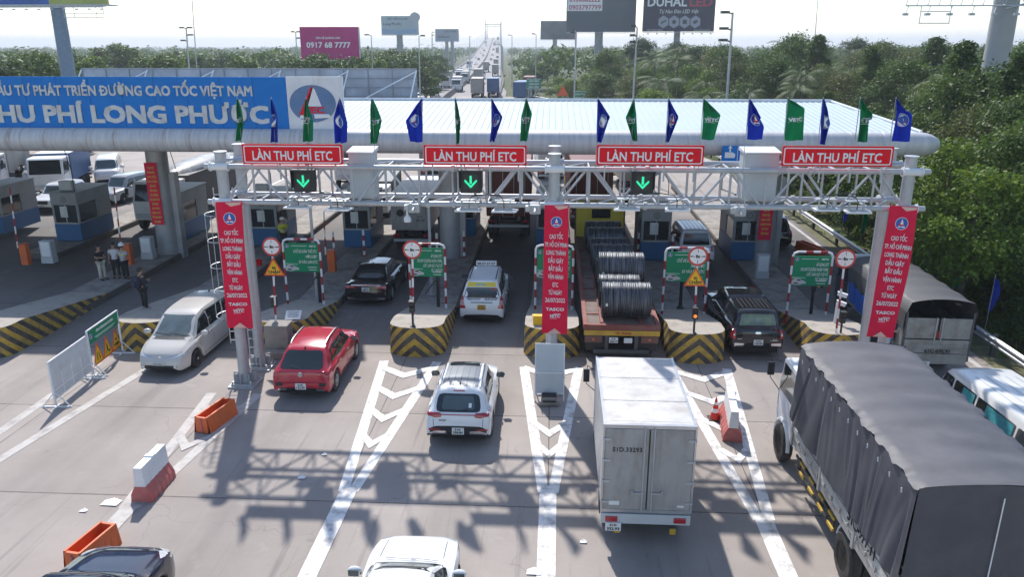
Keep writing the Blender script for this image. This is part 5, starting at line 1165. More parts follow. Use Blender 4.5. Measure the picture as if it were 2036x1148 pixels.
# ---- 4. black sedan
def sedan_st(L, W, H, belt=.92, zb=.24, deck=1.04, rake=.75, decklen=.48, cowl=None, hood=.97):
    a = -L/2; f = L/2; w = W/2; cowl = L*.235 if cowl is None else cowl
    return [(a, zb+.12, .50, .58, w*.84, w*.7), (a+.03, zb+.03, .64, .74, w*.93, w*.76), (a+.06, zb, .82, .92, w*.96, w*.76), (a+.12, zb, deck-.07, deck-.01, w*.97, w*.74),
            (a+decklen, zb, belt, deck+.02, w*.985, w*.76), (a+decklen+rake*.5, zb, belt, deck+.23, w*.99, w*.74), (a+decklen+rake, zb, belt, H-.04, w, w*.66), (a+decklen+rake+.35, zb, belt-.01, H, w, w*.65), (cowl-1.0, zb, belt-.02, H-.01, w, w*.65), (cowl-.78, zb, belt-.02, H-.07, w, w*.66),
            (cowl, zb, hood-.05, hood, w*.995, w*.76), (cowl+.3, zb, hood-.08, hood-.03, w*.985, w*.74), (f-.45, zb, hood-.18, hood-.12, w*.95, w*.70), (f-.13, zb, hood-.30, hood-.23, w*.86, w*.62), (f-.03, zb+.03, .56, .62, w*.78, w*.58), (f, zb+.10, .42, .48, w*.7, w*.52)]
p_bk = paint('black car paint', (.008, .009, .014), .10, .04)
st = sedan_st(4.9, 1.86, 1.48, .95)
t, sk = start_car('black_sedan', 'glossy black saloon car entering the shade left of the taxi', -7.68, 33.1, R(-1), p_bk, st, (-1.45, 1.45), .345, False, 1.86)
b = MB(); sk.panel(b, 'rear', [(-.70, 1.10), (.70, 1.10), (.56, 1.40), (-.56, 1.40)], 0, .006, .06, 4); b.build('rear_window', m_glass, t, smooth=60)
b = MB(); sk.panel(b, 'front', [(-.68, 1.02), (.68, 1.02), (.56, 1.38), (-.56, 1.38)], 0, .006, .06, 4); b.build('windscreen', m_glass, t, smooth=60)
side_glass(t, sk, [[(-1.45, 1.02), (-.25, 1.0), (-.25, 1.36), (-.95, 1.34)], [(-.18, 1.0), (.95, 1.0), (.3, 1.33), (-.18, 1.36)]])
for s in (-1, 1):
    b = MB(); sk.panel(b, 'rear', [(s*.86, .80), (s*.42, .80), (s*.42, .88), (s*.85, .92)][::s], 0, .012, .02, 3); b.build('tail_lamp', m_tail, t, smooth=60)
    b = MB(); sk.panel(b, 'rear', [(s*.80, .36), (s*.5, .36), (s*.5, .40), (s*.80, .42)][::s], 0, .012, .01, 2); b.build('exhaust_trim', m_chrome, t)
    b = MB(); sk.panel(b, 'front', [(s*.8, .66), (s*.4, .66), (s*.4, .74), (s*.76, .78)][::-s], 0, .01, .02, 3); b.build('headlight', m_lampw, t)
b = MB(); sk.panel(b, 'rear', [(-.62, .915), (.62, .915), (.62, .945), (-.62, .945)], 0, .012, 0, 2); sk.panel(b, 'rear', [(-.78, .335), (.78, .335), (.78, .35), (-.78, .35)], 0, .012, 0, 2); b.build('chrome_strip', m_chrome, t)
plate(t, sk, 'rear', 0, .76, '51H', '683.21')
b = MB()
for s in ('left', 'right'): sk.line(b, s, [(-1.5, .99), (-.9, 1.36), (.2, 1.38)], .025, 0, .008)
b.build('window_trim', m_chrome, t)
door_lines(t, sk, [[(-.22, .36), (-.22, .96)], [(-1.2, .6), (-1.15, .96)], [(.98, .5), (.95, .96)]], [(-1.0, .88), (0.02, .88)])
for s in (-1, 1): mirror(t, s*.88, .72, .98, p_bk)
fin(t, sk, -.85)
# ---- 5. white saloon at the bottom, 6. dark blue car bottom left
p_pl = paint('pearl white paint', (.74, .75, .75), .2, .04)
st = sedan_st(4.65, 1.80, 1.47, .94, hood=.99)
t, sk = start_car('white_saloon', 'white saloon car cut by the bottom edge of the photo', -2.62, 11.6, R(0), p_pl, st, (-1.38, 1.38), .33, False, 1.80)
b = MB(); sk.panel(b, 'front', [(-.70, 1.02), (.70, 1.02), (.56, 1.40), (-.56, 1.40)], 0, .006, .06, 4); b.build('windscreen', m_glass, t, smooth=60)
b = MB(); sk.panel(b, 'rear', [(-.66, 1.10), (.66, 1.10), (.56, 1.40), (-.56, 1.40)], 0, .006, .06, 4); b.build('rear_window', m_glass, t, smooth=60)
side_glass(t, sk, [[(-1.35, 1.02), (-.22, 1.0), (-.22, 1.36), (-.85, 1.34)], [(-.15, 1.0), (.9, 1.0), (.3, 1.33), (-.15, 1.36)]])
for s in (-1, 1): mirror(t, s*.86, .66, 1.0, p_pl, 1.1)
for s in (-1, 1): b = MB(); sk.panel(b, 'front', [(s*.8, .66), (s*.4, .66), (s*.4, .74), (s*.76, .78)][::-s], 0, .01, .02, 3); b.build('headlight', m_lampw, t); b = MB(); sk.panel(b, 'rear', [(s*.86, .80), (s*.5, .80), (s*.5, .90), (s*.85, .94)][::s], 0, .012, .02, 3); b.build('tail_lamp', m_tail, t)
plate(t, sk, 'rear', 0, .70, '51G', '206.48')
b = MB(); sk.line(b, 'top', [(-.62, 1.2), (-.60, 1.9)], .012); sk.line(b, 'top', [(.62, 1.2), (.60, 1.9)], .012); sk.line(b, 'top', [(-.5, 1.12), (.1, 1.06)], .02, 0, .03); sk.line(b, 'top', [(0, 1.12), (.55, 1.04)], .02, 0, .03); b.build('bonnet_seam', m_dark, t)
door_lines(t, sk, [[(-.19, .36), (-.19, .96)], [(.95, .5), (.92, .96)]], [(-.9, .88), (0.02, .88)])
p_nv = paint('dark blue paint', (.012, .016, .035), .10, .04)
st = suv_st(4.6, 1.86, 1.62, 1.05, 1.0, .40, .30, nose=.80)
t, sk = start_car('dark_suv', 'dark blue car at the bottom left beside the orange trough barrier', -8.3, 10.8, R(0), p_nv, st, (-1.36, 1.34), .35, True, 1.86)
b = MB(); sk.panel(b, 'front', [(-.72, 1.10), (.72, 1.10), (.58, 1.50), (-.58, 1.50)], 0, .006, .06, 4); b.build('windscreen', m_glassb, t, smooth=60)
b = MB(); sk.panel(b, 'rear', [(-.66, 1.06), (.66, 1.06), (.56, 1.44), (-.56, 1.44)], 0, .006, .06, 4); b.build('rear_window', m_glass, t, smooth=60)
side_glass(t, sk, [[(-1.5, 1.1), (-.1, 1.05), (-.1, 1.45), (-1.3, 1.4)], [(-.04, 1.05), (.9, 1.05), (.45, 1.40), (-.04, 1.45)]])
for s in (-1, 1):
    mirror(t, s*.90, .72, 1.05, p_nv, 1.1); b = MB(); sk.panel(b, 'front', [(s*.86, .78), (s*.5, .76), (s*.5, .86), (s*.82, .92)][::-s], 0, .01, .02, 3); b.build('headlight', m_lampw, t)
    b = MB(); sk.panel(b, 'top', [(s*.80, 1.72), (s*.62, 2.0), (s*.70, 2.06), (s*.84, 1.86)][::s], 0, .01, .02, 3); b.build('headlamp_top', m_lampw, t)
door_lines(t, sk, [[(-.07, .36), (-.07, 1.0)], [(.98, .5), (.95, 1.0)]], [(-.9, .9), (0.1, .9)])
plate(t, sk, 'rear', 0, .70, '51A', '790.16')
# ---- 7. champagne MPV facing the camera
p_ch = paint('champagne paint', (.60, .565, .52), .22, .05)
def mpv_st(L, W, H):
    a = -L/2; f = L/2; w = W/2; zb = .22
    return [(a, zb+.1, .6, .7, w*.86, w*.7), (a+.05, zb, .86, .98, w*.95, w*.76), (a+.14, zb, 1.0, 1.1, w*.98, w*.78), (a+.40, zb, 1.02, H-.08, w, w*.72), (a+.7, zb, 1.02, H-.02, w, w*.72), (a+L*.42, zb, 1.0, H, w, w*.72), (a+L*.56, zb, .98, H-.03, w, w*.70), (a+L*.62, zb, .97, H-.09, w, w*.70),
            (f-.98, zb, .93, 1.09, w*.99, w*.80), (f-.72, zb, .88, .99, w*.96, w*.76), (f-.40, zb, .78, .88, w*.90, w*.70), (f-.16, zb, .66, .74, w*.82, w*.64), (f-.04, zb+.02, .50, .56, w*.72, w*.58), (f, zb+.08, .38, .44, w*.66, w*.52)]
st = mpv_st(4.75, 1.79, 1.75)
t, sk = start_car('people_carrier', 'champagne people carrier facing the camera left of the gantry post', -12.8, 25.5, R(180-1.5), p_ch, st, (-1.45, 1.45), .325, False, 1.79)
b = MB(); sk.panel(b, 'front', [(-.72, 1.08), (.72, 1.08), (.60, 1.60), (-.60, 1.60)], 0, .006, .08, 5); b.build('windscreen', mat('bright windscreen', (.16, .2, .2), .1, spec=1.0, dirt=(.05, .06, .06), dirt_amt=.6), t, smooth=60)
b = MB(); sk.panel(b, 'front', [(-.74, 1.02), (.74, 1.02), (.74, 1.075), (-.74, 1.075)], 0, .008, .02, 3); b.build('cowl', m_black, t)
b = MB(); sk.panel(b, 'rear', [(-.66, 1.12), (.66, 1.12), (.6, 1.6), (-.6, 1.6)], 0, .006, .06, 4); b.build('rear_window', m_glass, t, smooth=60)
side_glass(t, sk, [[(-2.0, 1.10), (-1.0, 1.08), (-1.0, 1.56), (-1.85, 1.54)], [(-.94, 1.07), (.15, 1.05), (.15, 1.58), (-.94, 1.57)], [(.21, 1.05), (1.15, 1.04), (.75, 1.42), (.21, 1.56)]])
for s in (-1, 1):
    mirror(t, s*.88, 1.05, 1.06, p_ch, 1.15); b = MB(); sk.panel(b, 'front', [(s*.80, .76), (s*.36, .66), (s*.40, .60), (s*.74, .66)][::-s], 0, .01, .03, 3); b.build('headlight', m_lampw, t, smooth=60)
    b = MB(); sk.panel(b, 'front', circ(s*.54, .36, .05, 10), 0, .012, 0, 2); b.build('fog_lamp', m_lampw, t); b = MB(); sk.panel(b, 'rear', [(s*.85, .95), (s*.7, .95), (s*.7, 1.3), (s*.8, 1.3)][::s], 0, .01, .02, 2); b.build('tail_lamp', m_tail, t)
b = MB(); sk.panel(b, 'front', [(-.58, .32), (.58, .32), (.62, .41), (-.62, .41)], 0, .006, .04, 4); b.build('lower_grille', m_black, t, smooth=60)
b = MB(); sk.line(b, 'front', [(-.6, .74), (-.2, .63), (.2, .63), (.6, .74)], .022, 0, .012); b.build('grille_chrome', m_chrome, t)
b = MB(); p, _ = sk.hit('front', 0, .64); b.prism(circ(0, 0, .06, 14, .045), .02, 0, basis((0, p.y+.012, .64), (-1, 0, 0))); b.build('badge', m_alloy, t)
plate(t, sk, 'front', 0, .47, '51A-523.11', None, w=.46, h=.11)
b = MB(); sk.line(b, 'front', [(-.55, 1.10), (.1, 1.14)], .02, 0, .02); sk.line(b, 'front', [(0, 1.10), (.62, 1.14)], .02, 0, .02); b.build('wiper', m_black, t)
b = MB(); sk.line(b, 'front', [(-.72, 1.0), (-.66, .78), (-.3, .655)], .012, 0, .003); sk.line(b, 'front', [(.72, 1.0), (.66, .78), (.3, .655)], .012); b.build('bonnet_seam', m_dark, t)
door_lines(t, sk, [[(.18, .34), (.18, 1.02)], [(1.12, .5), (1.2, 1.0)], [(-.97, .34), (-.97, 1.02)], [(-.95, .36), (1.1, .34)]], [(-.75, .92), (.36, .92)])
b = MB()
for s in ('left', 'right'): sk.line(b, s, [(1.12, 1.02), (.7, 1.45), (.2, 1.60), (-1.9, 1.58)], .035, 0, .005)
b.build('window_trim', m_black, t); fin(t, sk, -1.6)
# ---- 8. black pickup with canopy
def pickup_st(L, W, H, can=True):
    a = -L/2; f = L/2; w = W/2; zb = .38; T_ = H-.06 if can else 1.08
    return [(a, zb+.12, .70, .76, w*.88, w*.78), (a+.03, zb+.03, .9, .98, w*.95, w*.8), (a+.08, zb, 1.04, 1.10, w*.97, w*.8), (a+.14, zb, 1.06, 1.16, w*.98, w*.8), (a+.34, zb, 1.06, T_-.06, w*.99, w*.74), (a+.5, zb, 1.06, T_, w, w*.73), (a+1.7, zb, 1.06, T_+.01, w, w*.73), (a+1.82, zb, 1.05, T_-.05 if can else H-.08, w, w*.71), (a+1.95, zb, 1.05, H-.02, w, w*.71), (a+2.6, zb, 1.04, H, w, w*.70), (a+3.1, zb, 1.03, H-.04, w, w*.69),
            (f-1.35, zb, 1.03, 1.11, w, w*.80), (f-1.0, zb, 1.02, 1.08, w*.99, w*.78), (f-.4, zb, .94, 1.0, w*.97, w*.74), (f-.12, zb, .82, .9, w*.9, w*.7), (f-.03, zb+.04, .66, .72, w*.84, w*.66), (f, zb+.1, .5, .56, w*.8, w*.6)]
st = pickup_st(5.2, 1.84, 1.78)
t, sk = start_car('pickup_truck', 'black pickup with canopy over its bed right of the coil trailer', 7.15, 28.3, R(1), p_bk, st, (-1.35, 1.7), .375, False, 1.84)
t['category'] = 'pickup'
b = MB(); sk.panel(b, 'rear', [(-.64, 1.20), (.64, 1.20), (.56, 1.58), (-.56, 1.58)], 0, .006, .05, 4); b.build('rear_window', mat('canopy glass', (.10, .14, .10), .08, spec=.9, dirt=(.18, .30, .03), dirt_amt=.7, dscale=3), t, smooth=60)
b = MB(); sk.panel(b, 'front', [(-.68, 1.14), (.68, 1.14), (.58, 1.62), (-.58, 1.62)], 0, .006, .06, 4); b.build('windscreen', m_glass, t, smooth=60)
side_glass(t, sk, [[(-2.1, 1.16), (-.95, 1.14), (-.95, 1.58), (-2.0, 1.55)], [(-.55, 1.12), (.3, 1.12), (.3, 1.62), (-.55, 1.62)], [(.36, 1.12), (1.2, 1.12), (.8, 1.55), (.36, 1.62)]])
for s in (-1, 1):
    b = MB(); sk.panel(b, 'rear', [(s*.90, .76), (s*.76, .76), (s*.76, 1.08), (s*.88, 1.08)][::s], 0, .012, .03, 3); b.build('tail_lamp', m_tail, t, smooth=60); b = MB(); sk.panel(b, 'rear', [(s*.84, .86), (s*.79, .86), (s*.79, .94), (s*.84, .94)][::s], 0, .02, .01, 2); b.build('reverse_lamp', m_lampw, t)
    b = MB(); sk.panel(b, 'rear', [(s*.80, .50), (s*.48, .50), (s*.46, .60), (s*.80, .62)][::s], 0, .03, .02, 3); b.build('bumper_end', m_chrome, t)
    mirror(t, s*.92, 1.05, 1.1, m_chrome if s > 0 else p_bk, 1.15); b = MB(); sk.panel(b, 'front', [(s*.84, .78), (s*.5, .78), (s*.5, .9), (s*.82, .94)][::-s], 0, .01, .02, 3); b.build('headlight', m_lampw, t)
plate(t, sk, 'rear', .02, .64, '51D', '118.40'); b = MB(); sk.panel(b, 'rear', [(-.09, .93), (.09, .93), (.09, 1.01), (-.09, 1.01)], 0, .02, .02, 2); b.build('tailgate_handle', m_chrome, t)
b = MB(); sk.text(b, 'rear', '4x4', .58, .74, .05, .14); sk.line(b, 'rear', [(.42, .70), (.70, .70)], .02, 0, .01); sk.line(b, 'rear', [(-.70, .76), (-.55, .76)], .02, 0, .01); b.build('badge', m_alloy, t)
b = MB()
for x_ in np.arange(-.45, .46, .15): sk.line(b, 'top', [(x_, -2.05), (x_, -1.0)], .03, 0, .012)
b.build('roof_rib', mat('rib grey', (.05, .05, .055), .3), t); b = MB(); sk.panel(b, 'top', [(-.44, .62), (-.06, .62), (-.06, .74), (-.44, .74)], 0, .012, .01, 2); b.build('roof_sticker', m_alloy, t)
door_lines(t, sk, [[(-.75, .5), (-.75, 1.6)], [(.33, .5), (.33, 1.05)], [(1.3, .6), (1.3, 1.05)]], [(-.45, .98), (.5, .98)])
# ---- shade vehicles under the canopy
def simple_suv(name, label, x, y, rz, pm, L=4.6, W=1.84, H=1.78, front=False, group=None, cat='car'):
    t, sk = start_car(name, label, x, y, rz, pm, suv_st(L, W, H, 1.04, 1.0, .3, .32, nose=.8), (-L*.3, L*.3), .35, False, W, group)
    b = MB(); sk.panel(b, 'rear', [(-.66, 1.08), (.66, 1.08), (.6, H-.2), (-.6, H-.2)], 0, .006, .06, 4); b.build('rear_window', m_glass, t, smooth=60)
    b = MB(); sk.panel(b, 'front', [(-.7, 1.1), (.7, 1.1), (.58, H-.16), (-.58, H-.16)], 0, .006, .06, 4); b.build('windscreen', m_glassb if front else m_glass, t, smooth=60)
    side_glass(t, sk, [[(-L*.42, 1.08), (-.1, 1.05), (-.1, H-.22), (-L*.38, H-.25)], [(-.03, 1.05), (.92, 1.05), (.45, H-.26), (-.03, H-.22)]])
    for s in (-1, 1):
        b = MB(); sk.panel(b, 'rear', [(s*.86, .8), (s*.7, .8), (s*.7, 1.02), (s*.84, 1.05)][::s], 0, .012, .02, 2); b.build('tail_lamp', m_tail, t)
        b = MB(); sk.panel(b, 'front', [(s*.84, .80), (s*.48, .78), (s*.48, .9), (s*.82, .94)][::-s], 0, .012, .02, 2); b.build('headlight', m_lampw, t); mirror(t, s*.9, .76, 1.06, pm, 1.1)
    b = MB(); sk.panel(b, 'front', [(-.42, .62), (.42, .62), (.44, .84), (-.44, .84)], 0, .01, .03, 3); b.build('grille', m_black, t)
    plate(t, sk, 'rear', 0, .66, '51H', '402.77'); plate(t, sk, 'front', 0, .52, '51H-402.77', None, w=.46, h=.11); return t, sk
t, sk = simple_suv('white_suv', 'white SUV with roof ribs in the shade right of the blue based booth', 7.05, 40.0, R(2), p_wh, 4.75, 1.86, 1.84)
b = MB()
for x_ in (-.4, -.2, 0, .2, .4): sk.line(b, 'top', [(x_, -1.8), (x_, .3)], .03, 0, .012)
b.build('roof_groove', m_steeld, t)
simple_suv('dark_suv', 'dark SUV beyond the right canopy column', 12.1, 43.6, R(-4), p_bk, 4.5, 1.84, 1.7)
simple_suv('silver_car', 'silver SUV facing the camera in the shade behind the left red banner', -17.1, 43.2, R(178), paint('silver paint', (.42, .43, .44), .2), 4.6, 1.84, 1.7, True)
simple_suv('grille_guard_suv', 'silver grey SUV with steel bumper facing the camera left of the canopy column', -30.3, 53.5, R(172), MATS['silver paint'], 4.9, 1.85, 1.82, True)
simple_suv('dark_car', 'dark car on the sunlit road seen through the truss left of the third cabinet arrow', 8.3, 69, R(-20), p_bk, 4.4, 1.8, 1.55)
# vans
def van_st(L, W, H):
    a = -L/2; f = L/2; w = W/2; zb = .3
    return [(a, zb+.1, 1.0, 1.1, w*.92, w*.8), (a+.04, zb, 1.1, 1.3, w*.97, w*.84), (a+.12, zb, 1.15, H-.25, w*.99, w*.8), (a+.3, zb, 1.15, H-.03, w, w*.76), (a+L*.4, zb, 1.15, H, w, w*.76), (f-1.5, zb, 1.13, H-.03, w, w*.76), (f-1.2, zb, 1.12, H-.12, w, w*.76), (f-.62, zb, 1.08, 1.22, w*.98, w*.82), (f-.3, zb, .98, 1.08, w*.94, w*.78), (f-.08, zb, .76, .84, w*.88, w*.72), (f, zb+.1, .5, .58, w*.82, w*.68)]
def van(label, x, y, rz, pm, L=5.0, W=1.9, H=2.0, curtain=None):
    t, sk = start_car('van', label, x, y, rz, pm, van_st(L, W, H), (-L*.28, L*.33), .34, False, W, None); t['category'] = 'van'
    b = MB(); sk.panel(b, 'front', [(-.76, 1.22), (.76, 1.22), (.64, H-.18), (-.64, H-.18)], 0, .006, .08, 4); b.build('windscreen', m_glassb, t, smooth=60)
    b = MB(); sk.panel(b, 'rear', [(-.7, 1.25), (.7, 1.25), (.64, H-.22), (-.64, H-.22)], 0, .006, .08, 4); b.build('rear_window', m_glass, t, smooth=60)
    x1 = L/2-.78; ws_ = [(-L/2+.28, -L*.24), (-L*.24+.08, L*.04), (L*.04+.08, L*.22), (L*.22+.08, x1)]
    side_glass(t, sk, [[(a, 1.22), (c, 1.22), (c-(.35 if i == 3 else 0), H-.26), (a, H-.26)] for i, (a, c) in enumerate(ws_)])
    if curtain:
        for s in ('left', 'right'):
            for a, c in ws_[:3]: b = MB(); sk.panel(b, s, [(a+.06, 1.45), (c-.4, 1.45), (c-.4, H-.30), (a+.06, H-.30)], 0, .012, .02, 3); b.build('curtain', curtain, t)
    for s in (-1, 1):
        mirror(t, s*(W/2+.01), L/2-.9, 1.25, pm if not curtain else m_black, 1.5); b = MB(); sk.panel(b, 'front', [(s*.86, .74), (s*.5, .72), (s*.5, .9), (s*.84, .96)][::-s], 0, .012, .02, 2); b.build('headlight', m_lampw, t)
        b = MB(); sk.panel(b, 'rear', [(s*.9, .8), (s*.78, .8), (s*.78, 1.2), (s*.88, 1.2)][::s], 0, .012, .02, 2); b.build('tail_lamp', m_tail, t)
    door_lines(t, sk, [[(L*.22+.04, .4), (L*.22+.04, 1.2)], [(-L*.2, .4), (-L*.2, 1.2)], [(L/2-.75, .6), (L/2-.75, 1.15)]], [(L*.22+.2, 1.08), (L*.1, 1.08)]); return t, sk
p_vw = paint('van white paint', (.72, .72, .70), .28, .1)
t, sk = van('white minibus with teal curtains at the right edge behind the big tarpaulin truck', 11.55, 18.2, R(2), p_vw, 5.9, 2.0, 2.35, mat('teal curtain', (.05, .35, .38), .7, 0, .4, 20))
b = MB()
for x_ in (-.5, -.25, 0, .25, .5): sk.line(b, 'top', [(x_, -2.5), (x_, 1.0)], .05, 0, .015)
b.build('roof_rib', p_vw, t)
van('white minibus on the sunlit road beyond the left booths', -36.0, 61.5, R(205), p_vw, 5.1, 1.9, 2.0)
van('silver van just behind the dark tinted minibus at the far left', -41.0, 60.5, R(200), MATS['silver paint'], 4.9, 1.85, 1.9)
# ---------------------------------------------------------------- TRUCKS
def truck_wheels(t, W, ys_, r=.46, dual=True):
    for i, y in enumerate(ys_):
        for s in (-1, 1):
            wheel(t, s*(W/2-.16), y, r, .26, 0, rim_m=mat('truck rim', (.25, .25, .25), .6, .3, dirt=(.15, .12, .1), dirt_amt=.6))
            if dual and i > 0: wheel(t, s*(W/2-.46), y, r, .26, 0, rim_m=MATS['truck rim'])
        b = MB(); b.tube((-W/2+.2, y, r), (W/2-.2, y, r), .07, 8); b.build('axle', m_dark, t)
def chassis(t, y0, y1, z=.75):
    b = MB()
    for s in (-1, 1): b.bx(s*.42-.05, s*.42+.05, y0, y1, z-.12, z+.12)
    for y in np.arange(y0+.3, y1, 1.1): b.bx(-.42, .42, y-.04, y+.04, z-.08, z+.08)
    b.build('chassis', m_dark, t)
def cab(t, W, y0, y1, z0, z1, m, mirr=True, shade=False, glassm=None):
    w = W/2; gl = glassm or m_glass
    b = MB(); pr = [(y0, z0), (y1-.05, z0), (y1, z0+.25), (y1, z0+(z1-z0)*.48), (y1-.28, z1-.08), (y1-.42, z1), (y0+.05, z1), (y0, z1-.06)]
    b.prism([(a, c) for a, c in pr], W, 0, Matrix(((0, 0, 1, -w), (1, 0, 0, 0), (0, 1, 0, 0), (0, 0, 0, 1)))); b.build('cab', m, t, bevel=.06, seg=3)
    H = z1-z0; zs = z0+H*.50
    b = MB(); b.add([(-w+.12, y1+.008-.02, zs+.02), (w-.12, y1+.008-.02, zs+.02), (w-.16, y1-.268, z1-.12), (-w+.16, y1-.268, z1-.12)], [(0, 3, 2, 1)]); b.add([(-w+.12, y1-.03, zs), (w-.12, y1-.03, zs), (w-.16, y1-.3, z1-.12), (-w+.16, y1-.3, z1-.12)], [(0, 1, 2, 3)]); b.build('windscreen', gl, t)
    for s in (-1, 1):
        b = MB(); M = basis((s*(w+.004), 0, 0), (0, s, 0), (0, 0, 1)); q = [(y0+.35, zs), (y1-.12, zs), (y1-.38, z1-.15), (y0+.35, z1-.15)]; b.prism([(s*a, c) for a, c in q][::s], .006, 0, M); b.build('side_window', gl, t)
        b = MB(); b.bx(s*(w+.003), s*(w+.009), y0+.27, y0+.285, z0+.1, z1-.1); b.bx(s*(w+.003), s*(w+.009), y1-.09, y1-.075, z0+.5, zs-.02); b.build('door_seam', m_dark, t)
        b = MB(); b.box((s*(w+.015), y0+.42, zs-.12), (.03, .16, .04)); b.build('door_handle', m_black, t)
        if mirr:
            b = MB(); b.path([(s*w, y1-.15, z1-.25), (s*(w+.22), y1+.05, z1-.2), (s*(w+.24), y1+.05, z1-.75), (s*w, y1-.1, zs-.1)], .012, 5, 1); b.box((s*(w+.24), y1+.04, z1-.5), (.17, .07, .36), 0); b.build('door_mirror', [m_black, m_black], t)
    b = MB(); b.bx(-w+.1, w-.1, y1-.04, y1+.03, z0+.1, z0+.4); b.build('front_bumper', m_white if m != m_white else m_cab, t, bevel=.02)
    for s in (-1, 1): b = MB(); b.bx(s*(w-.45), s*(w-.12), y1, y1+.04, z0+.18, z0+.34); b.build('headlight', m_lampw, t)
# ---- box truck
W = 1.93; L_ = 3.75; P = G(1291, 1052, .45); yr0 = P.y; xc = P.x
t = thing('box_truck', 'white box truck with closed rear doors in the lane before the steel coil trailer', 'truck', (xc-.1, yr0, .004), R(-.3))
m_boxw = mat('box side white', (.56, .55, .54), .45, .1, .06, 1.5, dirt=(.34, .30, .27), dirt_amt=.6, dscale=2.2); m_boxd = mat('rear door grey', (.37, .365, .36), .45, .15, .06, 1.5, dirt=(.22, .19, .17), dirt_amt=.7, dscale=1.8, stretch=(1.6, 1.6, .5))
zb, zt = .86, 2.92
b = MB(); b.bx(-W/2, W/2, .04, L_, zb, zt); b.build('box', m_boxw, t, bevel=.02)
b = MB()
for s in (-1, 1): b.bx(s*(W/2-.03), s*(W/2+.012), -.004, .09, zb-.02, zt+.01); b.bx(s*(W/2-.03), s*(W/2+.01), L_-.06, L_+.01, zb, zt+.01); b.bx(s*(W/2-.06), s*(W/2+.008), .09, L_-.06, zt-.05, zt+.012)
b.bx(-W/2+.03, W/2-.03, -.002, .09, zt-.07, zt+.01); b.bx(-W/2+.03, W/2-.03, -.002, .09, zb-.03, zb+.05); b.build('edge_trim', m_alloy, t)
for s in (-1, 1):
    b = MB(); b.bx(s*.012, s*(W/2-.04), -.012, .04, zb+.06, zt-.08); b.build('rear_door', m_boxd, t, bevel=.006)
    b = MB()
    for x_ in (.10, ): b.tube((s*x_, -.035, zb+.02), (s*x_, -.035, zt-.04), .02, 6); 
    b.bx(s*.06, s*.34, -.05, -.03, 1.32, 1.35); b.bx(s*.30, s*.34, -.05, -.02, 1.29, 1.4); b.build('lock_rod', m_galv, t)
    for z in (1.1, 1.6, 2.1, 2.6): b = MB(); b.bx(s*(W/2-.16), s*(W/2+.014), -.03, -.01, z-.025, z+.025); b.build('hinge', m_galv, t)
    b = MB(); b.bx(s*(W/2-.36), s*(W/2-.1), -.05, -.005, .62, .74); b.build('tail_lamp', m_tail, t, bevel=.01)
    b = MB(); b.box((s*.6, -.02, .40), (.13, .02, .14)); b.build('mud_flap_badge', mat('yellow flap', (.5, .33, .03), .6), t)
b = MB(); b.bx(-.016, .016, -.016, -.013, zb+.08, zt-.1); b.build('door_gap', m_black, t)
b = MB(); b.text('51D.33293', basis((-.46, -.018, 2.36)), .10, .62, 0, .01); b.build('lettering', m_ink, t)
b = MB(); b.bx(-W/2+.0, W/2, -.02, .1, .56, .80); b.build('rear_bumper', m_cab, t, bevel=.01)
b = MB(); b.bx(-.86, -.52, -.06, -.045, .40, .60); b.text('51D', basis((-.69, -.062, .545)), .055, .15, 1, .03); b.text('332.93', basis((-.69, -.062, .455)), .06, .27, 1, .03); b.build('number_plate', [m_plate, m_ink], t)
b = MB(); b.bx(-.80, -.58, -.018, -.013, 1.02, 1.12); b.bx(.66, .80, -.018, -.013, 1.0, 1.05); b.build('sticker', m_plate, t)
b = MB(); b.bx(-W/2+.1, W/2-.1, .2, L_-.1, zt+.001, zt+.004); [b.bx(-W/2+.03, W/2-.03, y-.008, y+.008, zt+.004, zt+.012) for y in (1.2, 2.45)]; b.bx(-.2, -.17, .1, L_-.1, zt+.004, zt+.01); b.build('roof_seam', m_boxw, t)
cab(t, 1.75, L_+.1, L_+1.65, .55, 2.15, m_white); chassis(t, .1, L_+1.2, .66); truck_wheels(t, 1.85, (L_+1.0, .95), .38)
b = MB(); b.bx(-W/2, -W/2+.02, .5, .9, .45, .8); b.bx(W/2-.02, W/2, .5, .9, .45, .8); b.build('mud_guard', m_black, t)
# ---- big tarpaulin truck (right foreground)
W = 2.38; X0 = 5.98; t = thing('tarpaulin_truck', 'white stake truck under a grey tarpaulin filling the right foreground', 'truck', (X0+W/2, 11.35, .004), R(-.2))
Lb = 6.25; zc, zb1, zt = 1.28, 1.92, 3.68
b = MB()
for s in (-1, 1):
    for k in range(3):
        y0, y1 = k*Lb/3+.02, (k+1)*Lb/3-.02
        for j in range(4): z = zc+.16*j; b.bx(s*(W/2-.03), s*(W/2+.012*(j % 2)+.005), y0, y1, z+.005, z+.15)
b.bx(-W/2+.03, W/2-.03, -.0, .04, zc, zb1)
b.build('sideboard', mat('weathered white board', (.56, .55, .52), .7, 0, .2, 3, dirt=(.25, .21, .17), dirt_amt=.9, dscale=3.5, stretch=(1, .5, 1.5)), t)
b = MB()
for s in (-1, 1):
    for k in range(4): y = k*Lb/3; b.bx(s*(W/2-.05), s*(W/2+.03), y-.05, y+.05, zc-.22, zb1+.08)
    for k in range(13): y = .3+k*.47; b.box((s*(W/2+.03), y, zb1-.16), (.03, .05, .13)); b.box((s*(W/2+.03), y+.2, zc+.1), (.03, .04, .1))
b.bx(-W/2, W/2, -.01, Lb, zc-.16, zc-.02); b.build('stake', m_boxd, t)
m_tarp = mat('grey tarpaulin', (.036, .038, .054), .66, 0, .15, 1.4, bump=.3, bscale=3.5, spec=1.0, dirt=(.12, .115, .12), dirt_amt=.35, dscale=.9)
